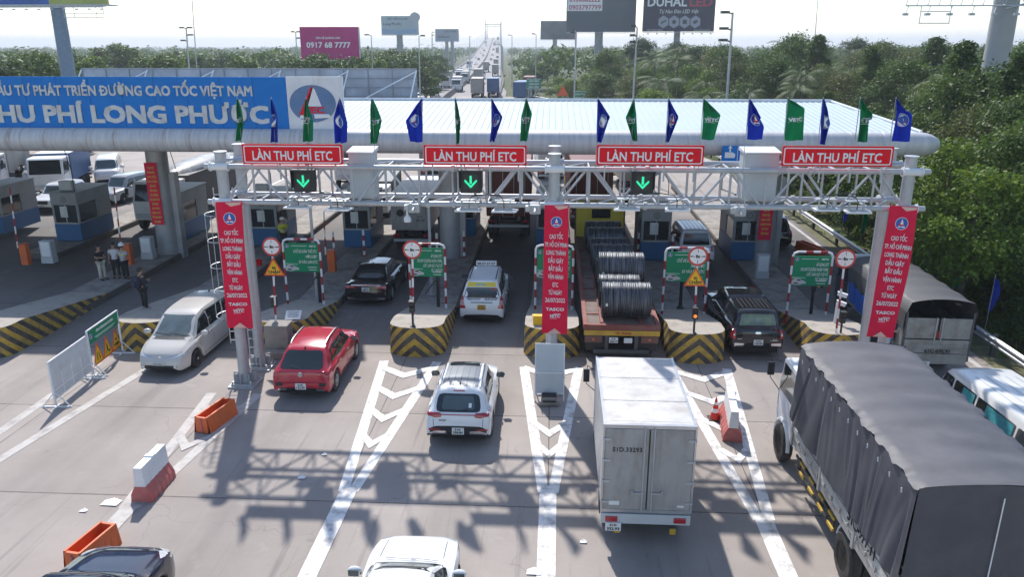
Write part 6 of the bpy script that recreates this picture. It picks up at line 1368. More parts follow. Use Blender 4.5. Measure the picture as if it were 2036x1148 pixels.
# side curtains with falling folds, draped top with ribs, rear sheet
def tarp(t, W, Lb, z0, z1, m, amp=.055, seed=3, ribs=7):
    rnd = random.Random(seed); ph = [rnd.uniform(0, 6.3) for _ in range(12)]
    def fold(s, v):      # s along the length in m, v 0 top .. 1 bottom
        d = 0
        for k, (f, a) in enumerate(((1.9, .9), (3.1, .7), (5.3, .6), (8.7, .45), (13.1, .25))): d += a*math.sin(f*(s+.55*v*math.sin(s*1.3+ph[k]))+ph[k]+1.5*v*math.sin(s*.8))
        ridge = (1-abs(math.sin(.5*d)))**2
        return amp*(d*.55+1.1*ridge)*(.12+.88*v**.6)
    n = int(Lb/.035); nv = 16
    for sd_ in (-1, 1):
        vs_ = []
        for i in range(n+1):
            s_ = -.02+(Lb+.04)*i/n
            for j in range(nv+1):
                v = j/nv; scal = .018*abs(math.sin(s_*PI/ .78))*(1-v)**2
                x_ = W/2+.02+.05*v+abs(fold(s_, v)); z = z1-.02+.02*math.sin(s_*4+ph[3])-(z1-z0)*v-scal
                vs_.append((sd_*x_, s_, z))
        fs_ = []
        for i in range(n):
            for j in range(nv): q = i*(nv+1)+j; f = (q, q+1, q+nv+2, q+nv+1); fs_.append(f if sd_ < 0 else f[::-1])
        b = MB(); b.add(vs_, fs_); b.build('side_curtain', m, t, smooth=80)
    nx = 24; vs_ = []
    for i in range(n+1):
        s_ = -.03+(Lb+.06)*i/n
        for j in range(nx+1):
            u = j/nx*2-1; sag = -.028*(math.sin(s_*PI*ribs/Lb)**2)*(1-abs(u)**3)
            z = z1+.02+.10*(1-u*u)+sag+.010*math.sin(11*s_+3*u+ph[1])*abs(u)+.012*math.sin(3.3*s_+2.5*u)
            if abs(u) > .93: z -= .04+.014*math.sin(5*s_+ph[2])+.012*math.sin(17*s_)+.01*math.sin(31*s_)
            vs_.append((u*(W/2+.05+.03*math.sin(9*s_)*(abs(u) > .9)), s_, z))
    fs_ = []
    for i in range(n):
        for j in range(nx): q = i*(nx+1)+j; fs_.append((q, q+1, q+nx+2, q+nx+1))
    b = MB(); b.add(vs_, fs_); b.build('tarpaulin_top', m, t, smooth=80)
    for yy_, sg in ((-.03, -1), (Lb+.03, 1)):
        vs_ = []; nx2 = 40
        for i in range(nx2+1):
            u = i/nx2*2-1
            for j in range(13):
                v = j/12; bulge = .05*math.sin(u*7+ph[5])*v+.02*math.sin(u*19+v*3)*v; vs_.append((u*(W/2+.03+.05*v), yy_+sg*(.02+abs(bulge)), z1+.02+.1*(1-u*u)-(z1-z0+.05)*v))
        fs_ = []
        for i in range(nx2):
            for j in range(12): q = i*13+j; f = (q, q+13, q+14, q+1); fs_.append(f[::-1] if sg < 0 else f)
        b = MB(); b.add(vs_, fs_); b.build('end_sheet', m, t, smooth=80)
tarp(t, W, Lb, zb1-.12, zt, m_tarp, .06, 3, 8)
b = MB()
for k in range(12):
    y = .35+k*.5
    for s in (-1, 1): b.tube((s*(W/2+.10), y, zt-.3), (s*(W/2+.10), y+.02, zt-.22), .012, 5)
b.tube((.1, -.1, 2.0), (.1, -.11, 3.6), .012, 5); b.build('tie_rope', m_white, t)
cab(t, 2.1, Lb+.12, Lb+1.95, .8, 2.75, m_white); chassis(t, .1, Lb+1.5, .98)
truck_wheels(t, 2.36, (Lb+1.18, 2.6), .50)
b = MB(); b.text('51C-977.11', basis((-W/2-.028, 1.75, zc+.34), (0, -1, 0)), .26, 1.35, 0, .012); b.build('lettering', m_ink, t)
b = MB()
for s in (-1, 1):
    b = MB()
    for z, o in ((.55, 0), (.82, .05)):
        y = 3.35; k = 0
        while y < Lb-.2: b.bx(s*(W/2-.12), s*(W/2-.08), y, y+.34, z, z+.07, k % 2); y += .34; k += 1
    for y in (3.4, 4.6, 5.8): b.bx(s*(W/2-.14), s*(W/2-.12), y, y+.06, .5, 1.2, 1)
    b.build('side_guard', [mat('guard yellow', (.6, .38, .05), .6), m_black], t)
b = MB(); b.tube((-W/2+.35, 4.3, .75), (-W/2+.35, 5.4, .75), .26, 14); b.build('fuel_tank', m_steeld, t, smooth=40)
b = MB(); 
for s in (-1, 1):
    for k in range(9): a0 = PI*k/8; pass
for s in (-1, 1): b.path([(s*(W/2-.14), 2.6+.62*math.cos(a), .5+.62*math.sin(a)) for a in np.linspace(.2, 2.0, 8)], .02, 5); b.path([(s*(W/2-.12), Lb+1.18+.60*math.cos(a), .5+.60*math.sin(a)) for a in np.linspace(0, PI, 12)], .05, 6)
b.build('mud_guard', m_white, t)
b = MB(); b.bx(-W/2+.05, W/2-.05, -.1, .0, .75, .9); b.build('rear_bumper', m_white, t)
for s in (-1, 1): b = MB(); b.bx(s*.7, s*1.05, -.12, -.08, .95, 1.08); b.build('tail_lamp', m_tail, t)
# ---- grey truck with open tarpaulin rear
W = 2.12; t = thing('stake_truck', 'grey truck with steel rear doors and blue sheet on its side by the guard rail', 'truck', (12.5, 24.3, .004), R(-1.5)); Lb = 5.4; z0, z1 = 1.0, 2.62
m_gt = mat('grey steel body', (.30, .30, .29), .55, .2, .1, 2, dirt=(.17, .14, .12), dirt_amt=.8, dscale=2.4)
b = MB(); b.bx(-W/2, W/2, 0.02, Lb, z0-.1, z0+.0)
for s in (-1, 1): b.bx(s*(W/2-.03), s*W/2, .02, Lb, z0, 1.75)
b.build('bed', m_gt, t)
for s in (-1, 1):
    b = MB(); b.bx(s*.03, s*(W/2-.05), -.03, .01, 1.42, 2.12); b.build('rear_door', m_gt, t, bevel=.01)
    b = MB(); b.tube((s*.1, -.05, 1.35), (s*.1, -.05, 2.15), .02, 6); b.tube((s*.02, -.05, 1.45), (s*.02, -.05, 1.7), .02, 6, 1); b.build('lock_rod', [m_galv, m_rpost], t)
    b = MB(); b.bx(s*(W/2-.05), s*(W/2+.01), -.04, .06, z0-.35, 2.35); b.build('corner_post', m_steeld, t)
b = MB(); b.bx(-W/2+.04, W/2-.04, -.03, .02, .92, 1.38); [b.bx(-W/2+.06, W/2-.06, -.045, -.03, z, z+.03) for z in (1.08, 1.2)]; b.build('tailgate', m_gt, t, bevel=.01)
b = MB(); b.text('61C-076.91', basis((.05, -.05, 1.0)), .12, .8, 0, .02); b.build('lettering', m_ink, t)
b = MB(); b.bx(-W/2+.05, W/2-.05, -.04, .0, .55, .9); b.build('rear_valance', m_gt, t)
b = MB(); b.bx(-.45, -.12, -.06, -.05, .45, .64); b.text('61C', basis((-.285, -.063, .585)), .05, .15, 1, .03); b.text('076.91', basis((-.285, -.063, .50)), .055, .27, 1, .03); b.build('number_plate', [m_plate, m_ink], t)
m_tg = mat('olive grey tarpaulin', (.075, .075, .078), .6, 0, .12, 2, bump=.4, bscale=5)
vs_ = []; n = 60; nx = 18
for i in range(n+1):
    s_ = Lb*i/n
    for j in range(nx+1):
        u = j/nx*2-1; z = z1-.0+.16*(1-abs(u)**2.2)-.04*math.sin(s_*PI*5/Lb)**2
        if abs(u) > .9: z -= .38*(abs(u)-.9)/.1*(1 if s_ > .05 else .8)+.03*math.sin(s_*9)
        vs_.append((u*(W/2+.04)*(1 if abs(u) < .9 else 1.0), s_-.08, z))
b = MB(); b.add(vs_, [(i*(nx+1)+j, i*(nx+1)+j+1, (i+1)*(nx+1)+j+1, (i+1)*(nx+1)+j) for i in range(n) for j in range(nx)]); b.build('tarpaulin_top', m_tg, t, smooth=70)
for s in (-1, 1):
    vs_ = []
    for i in range(61):
        s_ = Lb*i/60
        for j in range(7): v = j/6; vs_.append((s*(W/2+.05+.03*math.sin(s_*6+v*2)*v), s_-.05, z1-.3-(z1-.3-1.72)*v))
    b = MB(); b.add(vs_, [((i*7+j, i*7+j+1, i*7+j+8, i*7+j+7) if s < 0 else (i*7+j+7, i*7+j+8, i*7+j+1, i*7+j)) for i in range(60) for j in range(6)]); b.build('side_curtain', m_tg, t, smooth=70)
    vs_ = []
    for i in range(41):
        s_ = .5+(Lb-.9)*i/40
        for j in range(7): v = j/6; vs_.append((s*(W/2+.09+.03*math.sin(s_*9+v*3)), s_, 1.78-.72*v+.05*math.sin(s_*3)))
    b = MB(); b.add(vs_, [((i*7+j, i*7+j+1, i*7+j+8, i*7+j+7) if s < 0 else (i*7+j+7, i*7+j+8, i*7+j+1, i*7+j)) for i in range(40) for j in range(6)]); b.build('blue_sheet', mat('blue sheet', (.02, .10, .42), .5, 0, .2, 6, bump=.5, bscale=7), t, smooth=70)
cab(t, 1.95, Lb+.1, Lb+1.7, .6, 2.5, mat('dark cab paint', (.05, .06, .08), .3), True); chassis(t, .1, Lb+1.3, .72); truck_wheels(t, 2.1, (Lb+1.0, 1.3), .42)
b = MB(); b.bx(-W/2+.02, W/2-.02, Lb+.05, Lb+.08, 1.0, 2.75); b.add([(-.98, Lb+.05, 2.6), (.98, Lb+.05, 2.6), (.9, Lb+1.2, 2.5), (-.9, Lb+1.2, 2.5)], [(0, 1, 2, 3)]); b.build('wind_deflector', mat('pale deflector', (.5, .52, .55), .4), t)
# ---- flatbed trailer with steel coils, yellow tractor
W = 2.6; t = thing('coil_trailer', 'flatbed trailer with red deck rails and yellow tail beam behind a yellow tractor cab', 'truck', (2.42, 24.95, .004)); Ld = 13.0; zd = 1.42
m_deck = mat('red oxide steel', (.26, .07, .055), .7, .1, .2, 2, dirt=(.17, .12, .10), dirt_amt=.8, dscale=2); m_dfloor = mat('deck floor', (.20, .15, .13), .85, 0, .3, 2, dirt=(.1, .08, .07), dirt_amt=.8)
b = MB(); b.bx(-W/2+.14, W/2-.14, .15, Ld, zd-.14, zd-.02); b.build('deck', m_dfloor, t)
b = MB()
for s in (-1, 1): b.bx(s*(W/2-.14), s*W/2, 0, Ld, zd-.16, zd+.04); b.bx(s*.62, s*.72, .2, Ld-1, zd-.02, zd+.06)
b.bx(-W/2+.14, W/2-.14, 0, .16, zd-.16, zd+.03)
for y in np.arange(1.2, Ld, 1.5): b.bx(-W/2+.14, W/2-.14, y, y+.1, zd-.0195, zd+.012)
b.build('deck_rail', m_deck, t)
b = MB(); b.bx(-W/2+.02, W/2-.02, -.03, .0, zd-.34, zd-.165); b.text('TẢI TRỌNG', basis((.05, -.034, zd-.25)), .09, .55, 1, .03); b.build('tail_beam', [mat('tail beam yellow', (.6, .36, .04), .6, dirt=(.3, .18, .06), dirt_amt=.6), m_rpost], t)
for s in (-1, 1):
    b = MB(); b.bx(s*.66, s*(W/2-.06), -.02, .04, zd-.60, zd-.36, 0); b.bx(s*.92, s*.99, -.03, -.02, zd-.52, zd-.45, 1); b.build('tail_lamp', [mat('dusty lamp', (.16, .07, .06), .4), m_amber], t)
    b = MB(); b.bx(s*.44, s*.56, -.02, .02, zd-.85, zd-.34); b.build('bumper_bracket', m_steeld, t)
b = MB(); b.bx(-.42, -.12, -.04, -.03, zd-.60, zd-.40); b.bx(.08, .36, -.04, -.03, zd-.60, zd-.42); b.text('51R', basis((-.27, -.044, zd-.455)), .05, .14, 1, .03); b.text('048.17', basis((-.27, -.044, zd-.545)), .055, .25, 1, .03); b.build('number_plate', [m_plate, m_ink], t)
b = MB(); b.bx(-.95, .95, -.06, .04, zd-.98, zd-.84); b.build('rear_bumper', m_steeld, t, bevel=.01); chassis(t, .1, Ld, zd-.38)
for y in (1.3, 2.6, 3.9): truck_wheels(t, 2.5, (99, y)[1:], .5)
for o in [c for c in t.children if c.name.startswith('wheel')][:]: pass
for y in (1.3, 2.6, 3.9):
    for s in (-1, 1): wheel(t, s*.80, y, .5, .26, 0, rim_m=MATS['truck rim'])
b = MB(); 
for y in (.1, 1.95, 3.25): b.bx(-W/2+.1, -.55, y-.02, y+.02, .5, zd-.2); b.bx(.55, W/2-.1, y-.02, y+.02, .5, zd-.2)
b.build('mud_flap', m_black, t)
m_yc = mat('yellow cab paint', (.50, .40, .03), .4, 0, .08, 1.5, dirt=(.3, .24, .08), dirt_amt=.4)
b = MB(); b.bx(-1.22, 1.22, Ld+.9, Ld+3.0, .9, 2.92); b.build('cab', m_yc, t, bevel=.08, seg=3)
b = MB(); b.bx(-.42, .52, Ld+.875, Ld+.9, 2.15, 2.62); b.build('rear_window', m_glass, t, bevel=.01)
b = MB(); b.add([(-1.15, Ld+.95, 2.93), (1.15, Ld+.95, 2.93), (1.15, Ld+2.0, 3.15), (-1.15, Ld+2.0, 3.15), (1.15, Ld+2.9, 2.95), (-1.15, Ld+2.9, 2.95)], [(0, 1, 2, 3), (3, 2, 4, 5), (0, 3, 5), (1, 4, 2)]); b.build('roof_fairing', m_yc, t)
for s in (-1, 1): b = MB(); b.path([(s*1.22, Ld+2.9, 3.0), (s*1.5, Ld+3.0, 3.0), (s*1.5, Ld+3.0, 2.2), (s*1.22, Ld+2.9, 2.1)], .015, 5); b.box((s*1.5, Ld+2.98, 2.6), (.2, .08, .6)); b.build('door_mirror', m_black, t); b = MB(); b.bx(s*1.23, s*1.26, Ld+.9, Ld+1.6, 1.2, 2.8); b.build('side_panel', m_black, t)
truck_wheels(t, 2.45, (Ld+2.3, Ld-.3), .5)
b = MB(); b.bx(-.5, .5, Ld+.2, Ld+2.5, .75, .95); b.build('tractor_frame', m_dark, t)
# coils
def coil_mat():
    m = bpy.data.materials.new('steel wire coil'); m.use_nodes = True; tt_ = m.node_tree; N = tt_.nodes; L = tt_.links; bs = N['Principled BSDF']; bs.inputs['Metallic'].default_value = .65; bs.inputs['Roughness'].default_value = .5
    tc = N.new('ShaderNodeTexCoord'); mp = N.new('ShaderNodeMapping'); mp.inputs['Scale'].default_value = (34, 1.2, 1.2); L.new(tc.outputs['Object'], mp.inputs[0]); no = N.new('ShaderNodeTexNoise'); no.inputs['Scale'].default_value = 1; no.inputs['Detail'].default_value = 5; L.new(mp.outputs[0], no.inputs[0])
    cr_ = N.new('ShaderNodeValToRGB'); cr_.color_ramp.elements[0].position = .35; cr_.color_ramp.elements[0].color = (.02, .023, .03, 1); cr_.color_ramp.elements[1].position = .7; cr_.color_ramp.elements[1].color = (.20, .215, .24, 1); L.new(no.outputs['Fac'], cr_.inputs[0]); L.new(cr_.outputs[0], bs.inputs['Base Color'])
    bp = N.new('ShaderNodeBump'); bp.inputs['Strength'].default_value = .9; bp.inputs['Distance'].default_value = .02; L.new(no.outputs['Fac'], bp.inputs['Height']); L.new(bp.outputs[0], bs.inputs['Normal']); return m
m_coil = coil_mat()
def coil(x, y, r, w, label, seed, dz=0):
    rnd = random.Random(seed); t = thing('steel_coil', label, 'steel coil', (x, y, zd+r+.03+dz), 0, 'coils of steel wire on the flatbed trailer')
    prof = [(r*.52, -w/2), (r*.93, -w/2+.02)]; k = 46
    for i in range(k+1): z = -w/2+.03+(w-.06)*i/k; prof.append((r*(.985+.022*(i % 2)+rnd.uniform(-.012, .012)), z))
    prof += [(r*.93, w/2-.02), (r*.52, w/2), (r*.5, w/2-.1), (r*.5, -w/2+.1), (r*.52, -w/2)]
    b = MB(); b.lathe(prof, 30, 0, Matrix.Rotation(PI/2, 4, 'Y')); b.build('windings', m_coil, t, smooth=25)
    b = MB()
    for q in (.0, .26, -.25): b.path([(q*w, (r*1.03)*math.cos(a), (r*1.03)*math.sin(a)) for a in np.linspace(0, 2*PI, 25)], .013, 5)
    for a in (.2, 2.1, 4.2): b.tube((-w/2, r*1.03*math.cos(a), r*1.03*math.sin(a)), (w/2, r*1.03*math.cos(a), r*1.03*math.sin(a)), .013, 5)
    b.build('band', m_steeld, t); b = MB(); b.box((-w*.40, -r*1.0, -.02), (.07, .02, .1)); b.build('label_tag', m_letter, t)
for x, y, r, w, lab, s in [(2.6, 25.98, .60, 1.72, 'steel wire coil nearest the tail beam of the trailer', 1), (2.45, 27.2, .56, 1.5, 'smaller steel wire coil second from the tail beam', 2), (2.6, 28.34, .62, 1.72, 'raised steel wire coil third from the tail beam with a bright top', 3), (2.45, 29.45, .56, 1.5, 'steel wire coil fourth from the tail beam', 4), (2.5, 31.4, .60, 1.66, 'steel wire coil fifth from the tail beam', 5), (2.45, 32.7, .58, 1.6, 'steel wire coil sixth from the tail beam', 6), (2.42, 34.6, .60, 1.66, 'steel wire coil seventh from the tail beam', 7), (2.38, 35.9, .60, 1.7, 'steel wire coil nearest the yellow cab', 8)]: coil(x, y, r, w, lab, s, .42 if s == 3 else 0)
# ---- trucks in the shade and beyond
def ctruck(label, x, y, rz, W, Lb, z0, z1, mbox, cabm, ribs=True, group=None, parts=True, gap=.0, open_=False, faces=False):
    t = thing('container_truck', label, 'truck', (x, y, .004), rz, group)
    b = MB(); b.bx(-W/2, W/2, 0, Lb, z0, z1); b.build('box', mbox, t, bevel=.015)
    if ribs:
        b = MB()
        for s in (-1, 1):
            for yy_ in np.arange(.3, Lb-.1, .32): b.bx(s*(W/2), s*(W/2+.03), yy_, yy_+.16, z0+.12, z1-.12)
        for x_ in np.arange(-W/2+.12, W/2-.1, .24): b.bx(x_, x_+.12, Lb, Lb+.03, z0+.1, z1-.1)
        b.build('side_rib', mbox, t)
    for s in (-1, 1):
        b = MB(); b.bx(s*.015, s*(W/2-.05), -.035, -.002, z0+.06, z1-.08); b.build('rear_door', mbox, t)
        b = MB()
        for q in (.25, .75): b.tube((s*W/2*q, -.06, z0), (s*W/2*q, -.06, z1-.05), .02, 6)
        b.build('lock_rod', m_galv, t)
        b = MB(); b.bx(s*(W/2-.4), s*(W/2-.08), -.06, -.0, z0-.34, z0-.2); b.build('tail_lamp', m_tail, t)
    b = MB(); b.bx(-W/2+.08, W/2-.08, -.05, .05, z0-.62, z0-.48); b.build('rear_bumper', m_cab, t)
    cab(t, min(W, 2.4), Lb+.35, Lb+2.2, .7, min(z1, 3.0)-.1, cabm); chassis(t, .1, Lb+1.6, z0-.24); truck_wheels(t, W, (Lb+1.5, 1.2, 2.4) if Lb > 5 else (Lb+1.3, 1.1), .48 if W > 2.2 else .4, True); return t
m_cred = mat('container red', (.14, .025, .022), .55, .1, .1, 1, dirt=(.10, .05, .04), dirt_amt=.6); m_cblue = mat('container blue', (.03, .10, .24), .5, .1, .1, 1, dirt=(.1, .12, .16), dirt_amt=.5)
m_cgrey = mat('container grey', (.36, .34, .31), .6, .1, .1, 1, dirt=(.24, .2, .17), dirt_amt=.6)
ctruck('tall dark red container truck in the shade ahead of the taxi', -2.45, 42.8, R(1), 2.44, 11.5, 1.35, 4.0, m_cred, m_white)
t = ctruck('grey white box truck in the shade left of the grey pillar', -7.55, 40.6, R(1.5), 2.1, 4.6, 1.0, 3.0, m_boxd, m_white, False)
b = MB(); b.text('51C', basis((.5, -.045, 1.75)), .12, .3, 0, .02); b.text('947.39', basis((.5, -.045, 1.55)), .12, .5, 0, .02); b.prism(circ(-.55, 0, .2, 20), .004, 0, basis((0, -.04, 1.95))); b.build('lettering', m_ink, t)
ctruck('dark red container truck ahead of the yellow tractor cab', 2.3, 45.5, R(1), 2.44, 11.5, 1.35, 4.0, m_cred, m_yc)
ctruck('white box truck with small red lamps beyond the middle gantry post', -.1, 63, R(4), 2.2, 5.0, 1.0, 3.3, m_boxw, m_white, False)
ctruck('brown container truck parked beyond the white SUV lane', 6.0, 56, R(3), 2.3, 6.0, 1.2, 3.6, mat('sand box', (.42, .36, .28), .6), m_white, False)
# trucks facing the camera on the left
def ftruck(label, x, y, rz, W, Lb, z0, z1, mb, cabm, **k): return ctruck(label, x, y, rz, W, Lb, z0, z1, mb, cabm, **k)
t = ftruck('truck with black sheet over white load facing the camera beside the left column', -23.2, 55.0, R(180), 2.4, 9.2, 1.1, 3.0, mat('black sheet', (.03, .03, .032), .5, 0, .3, 3, bump=.6, bscale=5), m_white, ribs=False)
b = MB(); b.ellipsoid((0, 4.6, 3.0), (1.2, 4.8, .5), 24, 8); b.build('load_sheet', mat('glossy load sheet', (.34, .34, .35), .35, 0, .5, 1.2, bump=.7, bscale=4, dirt=(.05, .05, .05), dirt_amt=.6, dscale=.8), t, smooth=60)
simple_suv('white_car', 'white SUV facing the camera beyond the leftmost booths', -33.2, 50.5, R(182), p_wh, 4.5, 1.84, 1.72, True)
t = ftruck('blue box truck with white roof behind the leftmost booths', -37.8, 60.0, R(197), 2.3, 5.2, 1.0, 3.0, m_cblue, m_white, ribs=False)
b = MB(); b.bx(-1.16, 1.16, -.02, 5.22, 3.0, 3.03); b.build('roof', m_white, t)
ftruck('white cab truck at the far left edge beyond the booths', -44.5, 62.5, R(200), 2.4, 6, 1.2, 2.9, m_cgrey, m_white, ribs=False)
t = thing('tanker_truck', 'grey tanker with red emblem crossing behind the minibuses at the far left', 'truck', (-46.5, 78, .004), R(100))
b = MB(); b.lathe([(.001, 0), (.9, .12), (1.12, .4), (1.12, 7.6), (.9, 7.9), (.001, 8)], 20, 0, Matrix.Translation((0, 0, 2.2)) @ Matrix.Rotation(-PI/2, 4, 'X')); b.build('tank', mat('tank grey', (.55, .55, .55), .35, .3, .08, 1), t, smooth=40); cab(t, 2.4, 8.3, 10.2, .8, 3.0, m_white); chassis(t, 0, 9.5, 1.0); truck_wheels(t, 2.4, (9.2, 1.2, 2.5), .5)
ctruck('low red and grey lorry queueing behind the second red sign', -9.5, 62, R(8), 2.3, 5.5, 1.1, 2.4, m_gt, mat('red cab paint', (.4, .02, .03), .35), False)
ctruck('white lorry with tan sheet beyond the first arrow signal', -16.2, 66, R(186), 2.3, 5.5, 1.1, 3.0, mat('tan sheet', (.38, .28, .2), .7, 0, .3, 2, bump=.5, bscale=4), m_white, False)
ctruck('white lorry with dark ribbed bed beyond the first cabinet', -11.6, 53.5, R(184), 2.2, 5, 1.1, 2.3, m_steeld, m_white, True)
# ---------------------------------------------------------------- far traffic on the highway
def far_car(pm, label):
    t = thing('distant_car', label, 'car', (0, 0, 0), 0, 'distant cars on the highway'); vs_, fs_, mi = car_body(suv_st(4.4, 1.8, 1.55, 1.0, .96, .4, .25), (-1.3, 1.3), .33, False, 26); sk = Skin(vs_, fs_)
    b = MB(); b.v = [tuple(v) for v in vs_]; b.f = fs_; b.m = mi; b.build('body', [pm, m_dark], t, smooth=40)
    b = MB(); sk.panel(b, 'rear', [(-.66, 1.0), (.66, 1.0), (.56, 1.36), (-.56, 1.36)], 0, .01, 0, 2); sk.panel(b, 'front', [(-.66, 1.04), (.66, 1.04), (.56, 1.4), (-.56, 1.4)], 0, .01, 0, 2)
    for s in ('left', 'right'): sk.panel(b, s, [(-1.5, 1.02), (.85, 1.02), (.4, 1.36), (-1.3, 1.34)], 0, .01, 0, 3)
    b.build('glazing', m_glass, t); b = MB()
    for y in (-1.3, 1.3):
        for s in (-1, 1): b.tube((s*.7, y, .33), (s*.9, y, .33), .33, 12)
    b.build('tyre_set', m_rubber, t); return t
def far_truck(mb, label, W=2.4, Lb=7, z1=3.8, cabm=m_white):
    t = thing('distant_truck', label, 'truck', (0, 0, 0), 0, 'distant trucks on the highway')
    b = MB(); b.bx(-W/2, W/2, 0, Lb, 1.2, z1); b.build('box', mb, t, bevel=.02); b = MB(); pr = [(Lb+.3, .6), (Lb+2.2, .6), (Lb+2.2, 1.7), (Lb+1.9, 2.9), (Lb+.3, 2.9)]; b.prism(pr, W, 0, Matrix(((0, 0, 1, -W/2), (1, 0, 0, 0), (0, 1, 0, 0), (0, 0, 0, 1)))); b.build('cab', cabm, t, bevel=.04)
    b = MB(); b.add([(-1, Lb+2.19, 1.8), (1, Lb+2.19, 1.8), (.95, Lb+1.95, 2.7), (-.95, Lb+1.95, 2.7)], [(0, 3, 2, 1)]); b.add([(-1, Lb+2.215, 1.8), (1, Lb+2.215, 1.8), (.95, Lb+1.975, 2.7), (-.95, Lb+1.975, 2.7)], [(0, 1, 2, 3)]); b.build('windscreen', m_glass, t)
    b = MB(); 
    for y in (1.2, 2.4, Lb+1.3):
        for s in (-1, 1): b.tube((s*.8, y, .5), (s*1.15, y, .5), .5, 12)
    b.bx(-.5, .5, .2, Lb+2, .7, 1.2); b.build('running_gear', m_dark, t)
    b = MB(); b.bx(-W/2+.1, -.03, -.02, 0, 1.3, z1-.1); b.bx(.03, W/2-.1, -.02, 0, 1.3, z1-.1); b.build('rear_door', mb, t); return t
def road_at(y, off): return (Xm(y)+off, y, Zm(y)+.01)
def hd(y): return math.atan2(-(Xm(y+10)-Xm(y-10)), 20)
C_ = [far_car(p_wh, 'distant white car climbing the bridge road'), far_car(MATS['silver paint'], 'distant silver car on the bridge road'), far_car(p_bk, 'distant dark car on the bridge road')]
T_ = [far_truck(m_cgrey, 'grey container truck driving away beyond the canopy, left of the blue one', 2.45, 9, 4.1), far_truck(m_cblue, 'blue container truck driving away beyond the canopy', 2.45, 9, 4.0), far_truck(m_boxw, 'distant white box truck on the highway', 2.3, 6, 3.4), far_truck(m_cred, 'red brown container truck on the slip road by the green signs', 2.45, 9, 4.1)]
used = {}
def put(src, loc, rz, lab=None):
    if id(src) not in used: used[id(src)] = 1; src.location = loc; src.rotation_euler = (0, 0, rz); 
    else: src = dup(src, loc, rz)
    if lab: src['label'] = lab
P = G(948, 197); put(T_[0], (P.x, P.y, 0), hd(170)); P = G(980, 195); put(T_[1], (P.x, P.y, 0), hd(170))
P = G(1034, 196); put(T_[3], (P.x+1.5, P.y+6, 0), R(-2)); P = G(1021, 204)
put(T_[1], (P.x+1.2, P.y-2, -.05), R(-4), 'blue container truck in front of the red brown one by the green signs')
for px, py, k, lab in [(921, 166, 2, 'white box truck coming toward the plaza, nearest of the oncoming trucks'), (904, 183, 2, 'small white truck coming toward the plaza beside the median'), (884, 174, 0, 'grey truck coming toward the plaza on the outer lane')]:
    P = G(px, py); put(T_[k], (P.x, P.y+8, Zm(P.y)), PI+hd(P.y), lab)
for px, py, k, lab in [(838, 190, 0, 'white car in the far queue left of the oncoming trucks'), (843, 182, 1, 'silver car in the far queue behind the white one'), (867, 196, 0, 'white car nearest the median wall in the far queue'), (868, 177, 1, 'silver car in the far queue beside the verge'), (834, 200, 0, 'white car just above the canopy edge in the far queue')]:
    P = G(px, py); put(C_[k], (P.x, P.y, 0), PI+hd(P.y)+.15, lab)
rnd = random.Random(5)
n_ = 0
for y, off, k in [(255, -3, 'T2'), (262, -7.5, 'C0'), (300, -4.5, 'C2'), (345, -7, 'C1'), (350, -3, 'C0'), (395, -5, 'T2'), (440, -3.5, 'C0'), (470, -7, 'C1'), (520, -4, 'C2'), (560, -7, 'C0'), (600, -3, 'C1'), (650, -6, 'C0'), (700, -4, 'C2'), (760, -7, 'C0'), (820, -4, 'C1'), (900, -6, 'T2'),
                  (228, 3.5, 'T0'), (232, 7, 'C1'), (262, 4, 'C0'), (285, 8, 'T0'), (300, 3.4, 'C2'), (330, 4, 'T0'), (385, 8, 'T0'), (420, 4, 'C2'), (470, 8, 'C0'), (520, 4, 'C1'), (560, 8, 'C2'), (610, 4, 'C0'), (660, 7.5, 'T0'), (720, 4, 'C2'), (780, 8, 'C0'), (850, 4, 'T2'), (930, 7, 'C0'), (1000, 5, 'C1'), (1080, 7, 'T0'), (195, 4.6, 'C2'), (205, 8.5, 'C0')]:
    src = (C_ if k[0] == 'C' else T_)[int(k[1])]; nm = {'C0': 'white car', 'C1': 'silver car', 'C2': 'dark car', 'T2': 'white box truck', 'T0': 'grey box truck'}[k]
    lab = 'distant %s %s the bridge, about %d metres past the canopy' % (nm, 'coming down' if off < 0 else 'driving up', round(y/10)*10)
    put(src, road_at(y, off), hd(y)+(PI if off < 0 else 0), lab)
# ================================================================ PEOPLE
m_skin = mat('skin', (.42, .24, .16), .6, 0, .05); m_hair = mat('hair', (.015, .012, .012), .6)
def skin_obj(name, chains, m, parent, root=0, sub=1):
    vs_, es, rs = [], [], []; idx = {}
    for ch in chains:
        prev = None
        for (p, r) in ch:
            k = tuple(round(c, 4) for c in p)
            if k not in idx: idx[k] = len(vs_); vs_.append(p); rs.append(r)
            if prev is not None and prev != idx[k]: es.append((prev, idx[k]))
            prev = idx[k]
    me = bpy.data.meshes.new(name); me.from_pydata(vs_, es, []); me.materials.append(m); o = bpy.data.objects.new(name, me); COL.objects.link(o); o.parent = parent
    sk = o.modifiers.new('skin', 'SKIN'); sk.use_smooth_shade = True; sk.branch_smoothing = .6
    for i, r in enumerate(rs): r = r if isinstance(r, tuple) else (r, r); me.skin_vertices[0].data[i].radius = r
    me.skin_vertices[0].data[root].use_root = True
    ss = o.modifiers.new('subdivision', 'SUBSURF'); ss.levels = sub; ss.render_levels = sub; return o
